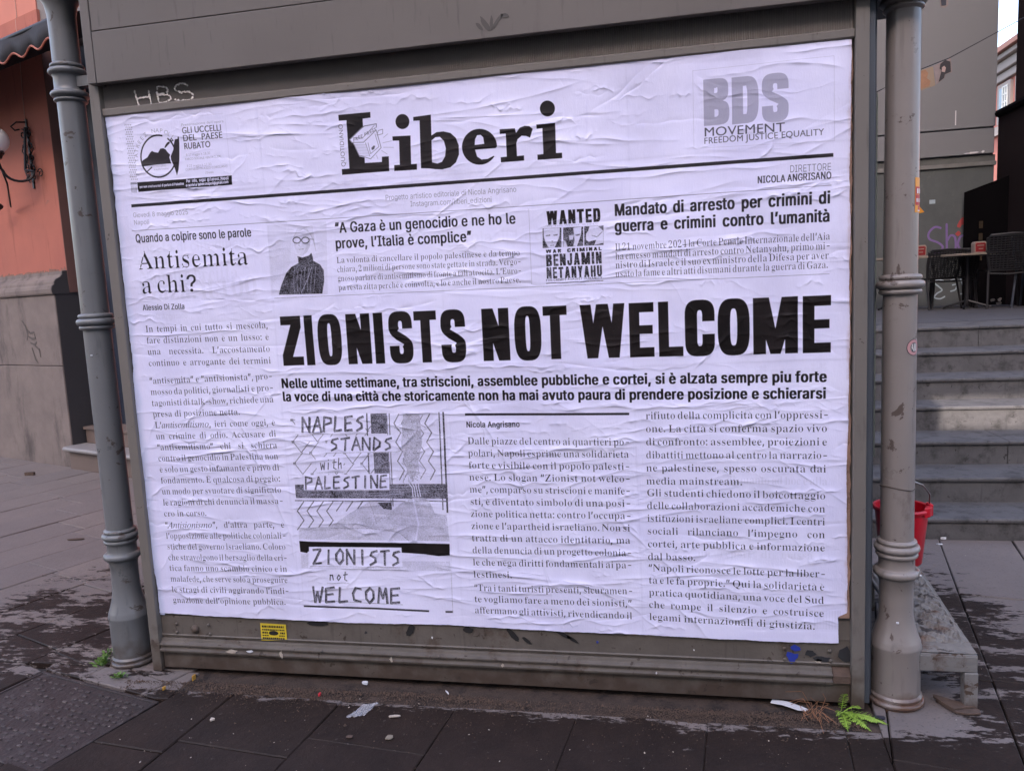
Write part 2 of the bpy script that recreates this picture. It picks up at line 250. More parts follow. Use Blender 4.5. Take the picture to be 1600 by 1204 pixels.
GL['I']={
' ':(188,()),
',':(188,((19,-60,15,96,34,0,-26,-96),)),
'-':(453,((168,122,0,-28,-111,0,0,28),)),
'.':(188,((48,-2,-9,1,-8,5,-5,8,-1,8,1,9,5,8,8,5,9,1,8,-1,8,-5,5,-8,2,-9,-2,-8,-5,-8,-8,-5),)),
'/':(249,((117,266,-81,-304,-29,0,82,304),)),
'0':(453,((113,-3,-13,1,-13,2,-11,5,-11,7,-9,9,-9,10,-13,26,-4,15,-5,35,-1,20,1,20,5,35,5,15,13,26,8,11,9,8,11,7,11,5,13,3,13,1,14,-1,12,-3,12,-5,10,-7,10,-8,8,-11,13,-26,5,-15,5,-35,1,-20,-1,-20,-5,-35,-5,-15,-13,-26,-8,-10,-9,-9,-11,-7,-11,-5,-13,-2),(113,25,18,3,7,4,7,5,12,15,8,20,3,12,4,43,-4,43,-3,12,-8,21,-12,15,-7,5,-16,6,-9,1,-17,-3,-8,-4,-6,-5,-12,-15,-8,-21,-3,-12,-4,-43,4,-43,3,-12,8,-20,12,-15,6,-5,8,-4),)),
'1':(453,((38,0,0,27,157,0,0,-27),(138,254,0,-254,-32,0,0,224,-63,-45,0,34,56,41),)),
'2':(453,((32,0,0,24,109,117,14,22,4,11,1,12,-1,12,-9,16,-8,8,-17,6,-13,2,-14,-2,-17,-8,-8,-8,-6,-11,-3,-20,-31,0,0,11,6,20,4,9,12,16,17,11,9,4,20,5,23,0,20,-5,9,-4,16,-11,12,-14,4,-9,3,-9,3,-19,-2,-14,-4,-13,-6,-14,-18,-24,-85,-91,0,-2,119,0,0,-28),)),
'3':(453,((109,-3,-11,0,-22,4,-19,8,-8,6,-14,14,-5,8,-4,9,-4,20,33,0,2,-12,10,-15,10,-7,18,-6,22,-1,14,3,18,9,8,9,6,12,1,21,-6,19,-8,11,-13,8,-16,5,-43,2,0,26,66,74,0,2,-109,0,0,28,151,0,0,-24,-80,-91,0,5,13,1,25,-3,20,-9,15,-14,6,-8,9,-18,2,-21,-2,-21,-9,-18,-6,-8,-15,-13,-20,-10,-11,-3),)),
'5':(453,((111,-3,-22,2,-10,3,-9,4,-16,10,-13,14,-4,8,-4,9,-3,18,31,0,5,-16,7,-9,8,-7,11,-5,12,-3,21,2,19,9,13,16,6,21,-1,24,-5,14,-9,11,-11,9,-13,6,-15,1,-19,-2,-17,-7,-9,-6,-30,3,14,128,135,0,0,-28,-108,0,-8,-75,22,11,19,5,23,-2,16,-5,14,-7,17,-16,11,-21,5,-17,1,-17,-2,-24,-4,-10,-11,-19,-15,-15,-19,-11,-10,-4),)),
'7':(453,((48,0,114,226,-131,0,0,28,164,0,0,-30,-113,-224),)),
'8':(453,((113,-3,-12,0,-23,5,-10,4,-18,11,-13,14,-5,8,-5,19,-1,10,4,23,10,19,16,15,20,7,0,1,-17,8,-7,6,-11,15,-3,9,-3,19,3,19,3,8,10,15,14,12,8,5,19,7,21,2,21,-2,19,-7,16,-10,6,-7,10,-15,3,-8,3,-19,-1,-10,-5,-18,-11,-15,-7,-6,-17,-8,0,-1,20,-7,16,-15,11,-19,3,-23,-2,-20,-4,-9,-5,-8,-13,-14,-18,-11,-10,-4,-11,-3),(113,25,23,3,17,9,11,14,4,18,-4,20,-11,15,-18,10,-22,4,-22,-4,-18,-10,-11,-15,-4,-20,3,-18,12,-14,17,-9),(113,145,19,3,14,9,10,13,4,18,-4,17,-9,13,-15,9,-19,3,-19,-3,-15,-9,-9,-13,-4,-17,4,-18,9,-13,15,-9),)),
':':(188,((48,-2,-9,1,-8,5,-5,8,-1,8,1,9,5,8,8,5,9,1,8,-1,8,-5,5,-8,2,-9,-2,-8,-5,-8,-8,-5),(48,135,-9,2,-8,5,-5,7,-1,9,1,9,5,7,8,5,9,2,8,-2,8,-5,5,-7,2,-9,-2,-9,-5,-7,-8,-5),)),
'?':(358,((66,76,3,32,7,18,8,9,31,22,12,15,2,6,2,14,-3,16,-6,9,-7,6,-15,7,-11,1,-16,-3,-13,-7,-10,-13,-4,-19,-32,0,3,20,3,9,10,15,6,7,15,10,18,6,10,1,21,0,10,-1,9,-3,16,-8,13,-12,5,-7,4,-8,4,-18,0,-19,-1,-9,-7,-16,-11,-14,-29,-21,-9,-10,-6,-13,-1,-22),(82,-2,-9,1,-7,5,-5,8,-2,8,2,9,5,8,7,5,9,1,9,-1,7,-5,5,-8,2,-9,-2,-8,-5,-8,-7,-5),)),
'@':(676,((178,-68,-36,3,-16,3,-29,11,-25,15,-20,20,-16,25,-10,29,-5,34,0,35,5,33,11,29,15,24,20,21,24,15,29,11,32,5,34,0,31,-6,27,-11,22,-15,19,-19,13,-23,9,-24,5,-26,0,-32,-5,-35,-8,-23,-9,-12,-6,-5,-6,-4,-16,-4,-14,-1,-10,2,-14,5,-9,6,-6,7,-3,9,-1,0,-11,-15,-11,-8,-16,-4,-9,-1,-21,3,-17,9,-13,13,-10,17,-6,21,-2,22,3,22,6,19,11,17,15,12,8,5,18,5,18,0,14,-3,11,-6,10,-9,2,0,0,14,27,0,0,-117,3,-9,6,-7,8,-4,5,0,6,0,9,4,7,9,5,12,3,18,2,35,-2,21,-6,21,-9,20,-6,8,-14,16,-9,7,-20,11,-12,4,-25,4,-29,1,-13,-2,-25,-7,-21,-11,-10,-7,-16,-17,-12,-21,-8,-24,-5,-28,0,-15,2,-30,3,-13,8,-25,13,-20,16,-17,20,-13,25,-9,13,-2,30,-3,13,1,26,5,27,8,7,-24,-20,-7,-20,-4),(165,32,21,4,5,3,9,8,8,19,3,26,-3,26,-9,16,-4,4,-10,5,-20,3,-18,-4,-14,-12,-9,-17,-3,-21,2,-22,8,-20,8,-9,6,-4,6,-2),)),
'A':(480,((8,0,93,254,37,0,93,-254,-33,0,-57,159,-25,80,7,0,-13,-42,-67,-197),(55,71,0,28,130,0,0,-28),)),
'B':(456,((30,0,0,254,103,0,22,-5,9,-4,16,-10,10,-14,7,-16,2,-9,0,-17,-3,-13,-9,-16,-14,-10,-16,-7,0,-2,19,-5,11,-7,10,-11,8,-14,3,-16,0,-19,-4,-18,-4,-8,-11,-13,-8,-6,-19,-9,-11,-3,-28,-2),(62,29,74,0,21,6,8,5,6,6,6,14,0,15,-6,17,-13,14,-18,8,-16,1,-62,0),(62,143,64,0,12,3,11,5,13,12,4,11,2,12,-1,8,-6,14,-11,11,-19,6,-69,1),)),
'C':(510,((134,-3,-16,1,-15,3,-15,5,-13,6,-12,9,-11,11,-9,12,-8,14,-7,15,-4,17,-4,37,4,38,4,16,7,16,8,13,9,13,11,10,12,9,13,7,15,5,15,3,16,1,18,-2,18,-4,16,-7,15,-9,13,-12,10,-15,8,-16,4,-19,-32,0,-6,18,-7,10,-8,9,-14,9,-23,7,-24,0,-21,-6,-18,-11,-15,-18,-10,-22,-4,-13,-2,-30,2,-30,4,-13,10,-22,15,-17,9,-7,9,-5,21,-6,18,0,18,3,16,7,13,11,11,14,6,18,32,0,-4,-18,-8,-17,-10,-14,-13,-12,-14,-10,-17,-7,-17,-4),)),
'D':(502,((109,0,-61,0,0,29,74,0,26,6,21,12,15,17,10,22,5,27,0,29,-2,14,-7,24,-6,11,-7,9,-17,14,-11,5,-24,6,-78,1,0,28,84,-1,16,-2,15,-5,14,-7,13,-8,11,-10,9,-12,8,-13,6,-15,4,-17,4,-36,-4,-37,-4,-17,-6,-15,-8,-13,-10,-12,-11,-10,-13,-9,-14,-6,-16,-5,-17,-3),(62,254,0,-254,-32,0,0,254),)),
'E':(419,((30,0,0,254,156,0,0,-28,-124,0,0,-83,116,0,0,-29,-116,0,0,-85,126,0,0,-29),)),
'F':(410,((30,0,0,254,155,0,0,-28,-123,0,0,-87,111,0,0,-28,-111,0,0,-111),)),
'G':(520,((134,-3,-16,1,-16,3,-14,5,-13,7,-12,8,-11,11,-10,12,-7,14,-7,15,-4,17,-4,37,4,38,4,16,7,16,7,13,10,13,10,10,12,9,14,7,14,5,15,3,15,1,20,-2,18,-4,17,-7,15,-10,12,-13,11,-14,7,-16,5,-18,-33,0,-10,23,-12,13,-14,10,-16,6,-19,2,-22,-3,-19,-9,-9,-6,-8,-8,-13,-20,-8,-25,-2,-14,0,-32,2,-14,9,-25,12,-19,17,-15,20,-9,22,-3,11,1,19,5,16,9,13,13,9,16,3,10,2,21,10,-1,-76,0,0,28,98,0,-1,-43,-2,-14,-5,-13,-13,-24,-19,-18,-23,-12,-13,-4),)),
'H':(517,((30,0,0,254,32,0,0,-110,134,0,0,110,32,0,0,-254,-32,0,0,116,-134,0,0,-116),)),
'I':(300,((16,0,0,29,43,0,0,197,-43,0,0,28,119,0,0,-28,-44,0,0,-197,44,0,0,-29),)),
'L':(393,((30,0,0,254,32,0,0,-225,119,0,0,-29),)),
'M':(628,((30,0,0,254,46,0,64,-163,21,-67,-7,0,17,55,67,175,46,0,0,-254,-32,0,1,229,3,0,-21,-63,-64,-166,-28,0,-59,149,-28,80,3,0,1,-21,1,-208),)),
'N':(523,((30,0,0,254,38,0,111,-174,28,-53,-5,0,-2,52,-1,175,33,0,0,-254,-39,0,-108,171,-31,55,6,1,2,-78,0,-149),)),
'O':(533,((133,-3,-15,1,-15,3,-15,5,-13,6,-12,9,-11,11,-9,12,-8,14,-7,15,-4,17,-4,37,4,38,4,16,7,16,8,13,9,13,11,10,12,9,13,7,15,5,15,3,15,1,16,-1,15,-3,15,-5,13,-7,12,-9,11,-10,9,-13,8,-13,6,-16,5,-16,4,-38,-1,-19,-3,-18,-5,-17,-6,-15,-8,-14,-9,-12,-11,-11,-12,-9,-13,-6,-15,-5,-15,-3),(133,26,22,3,10,4,19,11,7,8,13,20,5,12,5,27,1,16,-3,30,-3,13,-5,12,-13,20,-7,8,-19,11,-10,4,-22,3,-21,-3,-10,-4,-19,-11,-8,-8,-12,-20,-5,-12,-4,-13,-2,-30,2,-30,4,-13,5,-12,12,-20,8,-7,19,-12,10,-4),)),
'P':(445,((30,0,0,254,102,0,24,-6,10,-4,17,-13,12,-16,7,-20,2,-10,0,-22,-2,-11,-7,-19,-12,-17,-17,-12,-22,-8,-26,-3,-63,0,0,28,61,0,26,4,12,7,9,9,6,12,3,13,-1,22,-4,13,-8,10,-11,8,-6,3,-16,4,-64,0,0,-226),)),
'Q':(533,((123,80,33,0,78,-104,-34,0),(133,-3,-15,1,-15,3,-15,5,-13,6,-12,9,-11,11,-9,12,-8,14,-7,15,-4,17,-4,37,4,38,4,16,7,16,8,13,9,13,11,10,12,9,13,7,15,5,15,3,15,1,16,-1,15,-3,15,-5,13,-7,12,-9,11,-10,9,-13,8,-13,6,-16,5,-16,4,-38,-1,-19,-3,-18,-5,-17,-6,-15,-8,-14,-9,-12,-11,-11,-12,-9,-13,-6,-15,-5,-15,-3),(133,26,22,3,10,4,19,11,7,8,13,20,5,12,5,27,1,16,-3,30,-3,13,-5,12,-13,20,-7,8,-19,11,-10,4,-22,3,-21,-3,-10,-4,-19,-11,-8,-8,-12,-20,-5,-12,-4,-13,-2,-30,2,-30,4,-13,5,-12,12,-20,8,-7,19,-12,10,-4),)),
'R':(449,((30,0,0,254,102,0,13,-2,22,-8,16,-12,12,-15,7,-19,2,-11,0,-22,-2,-11,-7,-18,-12,-16,-17,-11,-21,-8,-27,-2,-70,0,0,29,69,0,25,3,13,6,9,8,5,11,3,13,-1,21,-4,12,-8,10,-10,8,-23,6,-64,0,0,-226),(177,0,-62,115,36,0,63,-115),)),
'S':(447,((112,-4,-14,0,-24,5,-10,4,-18,10,-8,7,-11,17,-7,19,-1,10,33,0,3,-13,3,-6,8,-10,17,-10,21,-4,24,1,15,4,17,11,8,10,4,12,0,12,-3,10,-7,8,-9,7,-11,5,-65,19,-24,13,-10,8,-7,8,-6,10,-3,11,-1,12,3,20,3,9,12,16,15,13,20,9,22,4,13,1,12,-1,22,-4,10,-4,17,-11,14,-14,4,-8,6,-17,1,-10,-31,0,-6,17,-12,13,-17,8,-10,2,-19,0,-21,-5,-16,-10,-7,-10,-3,-10,2,-18,5,-9,14,-10,22,-9,49,-14,18,-8,11,-7,10,-9,8,-11,5,-14,2,-16,-1,-10,-5,-19,-11,-16,-7,-7,-18,-12,-11,-4,-25,-5),)),
'T':(449,((16,226,0,28,192,0,0,-28,-80,0,0,-226,-32,0,0,226),)),
'U':(517,((129,-4,-28,3,-24,9,-20,14,-15,18,-5,11,-6,23,-1,13,0,167,32,0,0,-165,1,-9,4,-16,8,-14,5,-6,14,-10,16,-6,19,-2,20,2,16,6,14,10,5,6,8,14,4,16,0,9,0,165,33,0,0,-167,-3,-25,-4,-11,-6,-11,-15,-18,-19,-14,-25,-9),)),
'W':(686,((78,0,-70,254,33,0,44,-169,13,-65,-3,0,9,46,49,188,37,0,44,-169,15,-65,-5,0,8,40,50,194,33,0,-70,-254,-37,0,-46,170,-14,67,7,0,-9,-49,-51,-188),)),
'Y':(472,((102,0,0,104,-94,150,38,0,58,-95,10,-20,11,-24,-13,0,10,25,18,32,51,82,37,0,-94,-150,0,-104),)),
'Z':(438,((21,0,0,23,132,192,17,23,4,-11,-154,-1,0,28,178,0,0,-23,-131,-191,-18,-23,-4,10,155,2,0,-29),)),
'_':(319,((159,0,0,-28,-159,0,0,28),)),
'a':(389,((80,-4,-17,1,-16,5,-7,4,-11,10,-9,13,-4,16,0,17,3,13,10,15,10,7,11,5,19,5,53,7,11,3,4,7,0,10,-2,10,-7,12,-8,5,-10,3,-12,1,-13,-1,-15,-5,-11,-9,-9,-13,-30,9,4,8,10,13,12,11,13,7,15,5,15,2,13,0,17,-2,18,-7,11,-7,13,-16,6,-15,1,-19,0,-126,-30,0,0,26,-2,0,-10,-14,-13,-9,-18,-6),(85,23,23,3,11,7,9,9,6,10,3,11,1,32,-15,-6,-41,-6,-15,-4,-12,-6,-6,-7,-3,-14,1,-9,4,-7,6,-6,8,-4),)),
'b':(424,((115,-4,-16,1,-18,8,-12,11,-10,13,-3,0,0,-29,-30,0,0,254,31,0,0,-94,2,0,13,17,14,9,20,6,20,-1,21,-6,18,-11,14,-17,10,-22,5,-26,0,-29,-5,-26,-10,-22,-14,-17,-18,-12,-10,-4),(110,23,9,1,14,5,7,4,10,11,4,7,7,16,3,28,-3,27,-6,16,-5,7,-10,11,-6,4,-15,4,-9,1,-16,-2,-7,-3,-6,-4,-11,-11,-4,-6,-6,-16,-4,-28,4,-29,6,-16,4,-7,11,-11,6,-4,15,-4),)),
'c':(396,((104,-4,-13,1,-22,6,-11,5,-17,15,-13,20,-5,11,-5,26,-1,14,3,28,3,12,5,12,13,19,17,15,11,5,10,4,25,3,26,-3,23,-11,9,-8,8,-9,6,-11,5,-12,-30,-7,-4,10,-9,12,-13,8,-12,3,-18,0,-9,-2,-13,-7,-6,-5,-9,-13,-8,-25,-2,-18,2,-19,8,-24,9,-13,12,-9,7,-3,18,-3,17,3,14,7,11,11,6,15,29,-8,-4,-12,-6,-11,-8,-9,-10,-8,-11,-7,-12,-4),)),
'd':(424,((98,-4,-23,3,-19,9,-16,15,-13,19,-7,24,-2,14,0,29,5,26,10,22,14,17,18,11,21,6,20,1,20,-6,14,-9,13,-17,2,0,0,94,31,0,0,-254,-30,0,0,29,-3,0,-10,-13,-12,-11,-17,-8),(102,23,16,3,7,2,7,4,10,11,4,7,6,16,4,29,-4,28,-6,16,-4,6,-10,11,-7,4,-14,4,-9,1,-16,-2,-7,-3,-7,-4,-10,-11,-4,-7,-6,-16,-4,-27,4,-28,6,-16,4,-7,11,-11,6,-4,15,-5),)),
'e':(404,((106,-4,-26,3,-11,4,-11,5,-17,15,-13,19,-5,12,-5,25,-1,14,3,28,3,12,5,12,12,20,18,15,10,5,10,4,25,3,22,-3,15,-5,13,-8,12,-12,10,-14,7,-19,4,-34,0,-12,-149,0,0,25,132,0,-14,-9,-4,26,-5,14,-5,6,-10,10,-13,6,-15,2,-16,-2,-14,-6,-11,-10,-8,-12,-4,-14,-2,-16,0,-26,2,-10,5,-16,9,-13,5,-5,13,-8,8,-2,22,-2,15,3,12,7,10,11,4,9,29,-8,-10,-20,-16,-15,-23,-11),)),
'f':(254,((114,190,0,-26,-111,0,0,26),(40,0,0,216,2,15,3,6,7,11,16,11,12,5,14,1,23,-3,4,-2,-7,-26,-14,3,-15,-2,-8,-5,-5,-9,-1,-12,0,-209),)),
'g':(425,((103,-75,-28,3,-22,9,-17,13,-11,15,26,15,13,-16,8,-6,11,-4,13,-2,18,0,19,6,8,4,6,7,5,8,3,9,1,11,0,37,-3,0,-10,-13,-7,-7,-10,-6,-12,-4,-17,-2,-21,3,-20,8,-8,6,-15,16,-5,10,-8,23,-2,13,0,29,5,25,4,12,13,19,16,14,20,9,22,3,23,-3,16,-9,7,-7,10,-14,3,0,0,31,29,0,0,-194,-3,-23,-8,-18,-13,-14,-8,-5,-18,-7),(102,30,9,0,14,4,7,4,10,9,8,14,3,7,3,28,-3,28,-11,22,-10,10,-6,4,-15,4,-9,1,-8,-1,-15,-4,-6,-4,-11,-11,-10,-22,-4,-27,4,-27,6,-15,4,-6,11,-10,6,-4,7,-2),)),
'h':(410,((57,113,0,-113,-31,0,0,254,31,0,0,-110,-6,0,5,12,12,19,8,6,18,8,20,3,18,-2,16,-6,13,-10,9,-14,4,-8,4,-20,1,-132,-31,0,-1,128,-5,17,-6,7,-6,6,-16,6,-16,0,-18,-5,-9,-8,-8,-10,-5,-12),)),
'i':(167,((26,0,0,190,31,0,0,-190),(42,221,-8,2,-7,4,-5,7,-1,8,1,7,5,7,7,4,8,2,8,-2,7,-4,5,-7,1,-7,-1,-8,-5,-7,-7,-4),)),
'l':(189,((70,-1,-11,1,-16,5,-11,11,-5,16,-1,222,31,0,1,-216,2,-7,5,-4,8,-1,12,1,5,-26),)),
'm':(610,((26,0,0,190,30,0,0,-42,-2,0,5,14,12,16,15,10,18,5,16,-1,9,-2,15,-10,6,-6,8,-17,2,-10,-4,0,5,13,12,16,17,11,14,5,22,1,16,-4,13,-7,11,-11,8,-15,4,-18,0,-138,-30,0,-1,136,-6,15,-5,5,-12,7,-15,2,-12,-1,-14,-7,-8,-7,-6,-15,-1,-11,0,-124,-31,0,-1,137,-5,13,-5,6,-11,7,-15,2,-16,-3,-10,-5,-11,-12,-5,-12,-1,-14,0,-119),)),
'n':(410,((57,113,0,-113,-31,0,0,190,30,0,0,-46,-5,0,5,12,12,19,8,6,18,8,20,3,18,-2,15,-6,13,-10,10,-14,4,-8,4,-20,1,-132,-31,0,-1,128,-5,17,-6,7,-6,6,-16,6,-16,0,-18,-5,-9,-8,-8,-10,-5,-12),)),
'o':(415,((104,-4,-13,1,-22,6,-11,5,-17,15,-13,20,-5,11,-5,26,-1,14,3,28,3,12,5,12,13,19,17,15,11,5,10,4,25,3,12,-1,23,-6,10,-5,18,-15,13,-19,4,-12,6,-26,1,-14,-3,-28,-4,-12,-4,-11,-13,-20,-18,-15,-10,-5,-11,-4),(104,23,9,1,16,5,6,4,11,11,4,7,6,16,4,27,-4,27,-6,16,-4,7,-11,11,-6,4,-16,5,-9,1,-9,-1,-16,-5,-6,-4,-11,-11,-4,-7,-6,-16,-4,-27,4,-27,6,-16,4,-7,11,-11,6,-4,7,-3),)),
'p':(424,((26,-71,0,261,30,0,0,-30,3,0,10,13,7,7,16,9,23,3,11,-1,21,-6,9,-5,17,-14,12,-20,4,-11,5,-26,0,-29,-5,-26,-4,-12,-12,-19,-16,-15,-20,-9,-11,-2,-20,-1,-20,6,-14,10,-13,17,-2,0,0,-100),(110,23,9,1,14,5,7,4,10,11,4,7,7,16,3,28,-3,27,-6,16,-5,7,-10,11,-6,4,-15,4,-9,1,-16,-2,-7,-3,-6,-4,-11,-11,-4,-6,-6,-16,-4,-28,4,-29,6,-16,4,-7,11,-11,6,-4,15,-4),)),
'r':(259,((26,0,0,190,30,0,0,-30,2,0,7,13,11,11,7,3,15,5,24,0,0,-31,-19,2,-18,-3,-15,-9,-10,-14,-3,-19,0,-118),)),
's':(365,((91,-4,-27,3,-22,10,-11,10,-5,6,-6,14,-2,8,29,6,6,-13,4,-6,11,-7,14,-4,18,0,8,2,14,6,9,9,2,6,1,10,-7,12,-14,8,-38,9,-23,8,-16,11,-5,7,-7,16,-1,10,3,15,3,7,9,13,12,9,16,7,28,4,26,-3,20,-10,13,-15,9,-19,-28,-6,-8,14,-10,9,-14,4,-16,0,-15,-4,-10,-8,-6,-10,-1,-5,2,-10,6,-7,10,-6,55,-15,19,-9,13,-13,6,-16,1,-10,-3,-16,-3,-7,-4,-6,-11,-12,-15,-9,-9,-3),)),
't':(227,((102,190,0,-26,-99,0,0,26),(32,236,31,0,0,-193,5,-12,7,-5,10,-1,16,2,6,-26,-23,-3,-22,3,-9,4,-7,6,-6,7,-4,8,-4,20),)),
'u':(410,((91,-3,-9,1,-17,4,-14,8,-12,12,-8,16,-4,20,-1,11,0,121,31,0,0,-118,3,-20,3,-8,12,-12,16,-6,9,-1,19,3,11,6,12,14,4,13,2,15,0,114,31,0,0,-190,-30,0,0,46,5,0,-5,-12,-6,-11,-7,-8,-7,-7,-18,-8),)),
'v':(389,((81,0,-72,190,33,0,44,-121,17,-59,-11,0,17,59,43,121,34,0,-73,-190),)),
'z':(380,((21,0,0,23,106,137,0,1,-103,0,0,29,142,0,0,-25,-103,-135,0,-2,106,0,0,-28),)),
'à':(389,((80,-4,-17,1,-16,5,-7,4,-11,10,-9,13,-4,16,0,17,3,13,10,15,10,7,11,5,19,5,53,7,11,3,4,7,0,10,-2,10,-7,12,-8,5,-10,3,-12,1,-13,-1,-15,-5,-11,-9,-9,-13,-30,9,4,8,10,13,12,11,13,7,15,5,15,2,13,0,17,-2,18,-7,11,-7,13,-16,6,-15,1,-19,0,-126,-30,0,0,26,-2,0,-10,-14,-13,-9,-18,-6),(85,23,23,3,11,7,9,9,6,10,3,11,1,32,-15,-6,-41,-6,-15,-4,-12,-6,-6,-7,-3,-14,1,-9,4,-7,6,-6,8,-4),(83,214,-33,51,34,0,24,-51),)),
'è':(404,((106,-4,-26,3,-11,4,-11,5,-17,15,-13,19,-5,12,-5,25,-1,14,3,28,3,12,5,12,12,20,18,15,10,5,10,4,25,3,22,-3,15,-5,13,-8,12,-12,10,-14,7,-19,4,-34,0,-12,-149,0,0,25,132,0,-14,-9,-4,26,-5,14,-5,6,-10,10,-13,6,-15,2,-16,-2,-14,-6,-11,-10,-8,-12,-4,-14,-2,-16,0,-26,2,-10,5,-16,9,-13,5,-5,13,-8,8,-2,22,-2,15,3,12,7,10,11,4,9,29,-8,-10,-20,-16,-15,-23,-11),(90,214,-33,51,34,0,24,-51),)),
'ì':(167,((26,0,0,190,31,0,0,-190),(30,214,-33,51,34,0,24,-51),)),
'’':(177,((26,159,15,95,34,0,-26,-95),)),
'“':(300,((26,159,26,95,23,0,-15,-95),(87,159,27,95,23,0,-15,-95),)),
'”':(300,((26,159,15,95,34,0,-26,-95),(87,159,15,95,35,0,-26,-95),)),
}
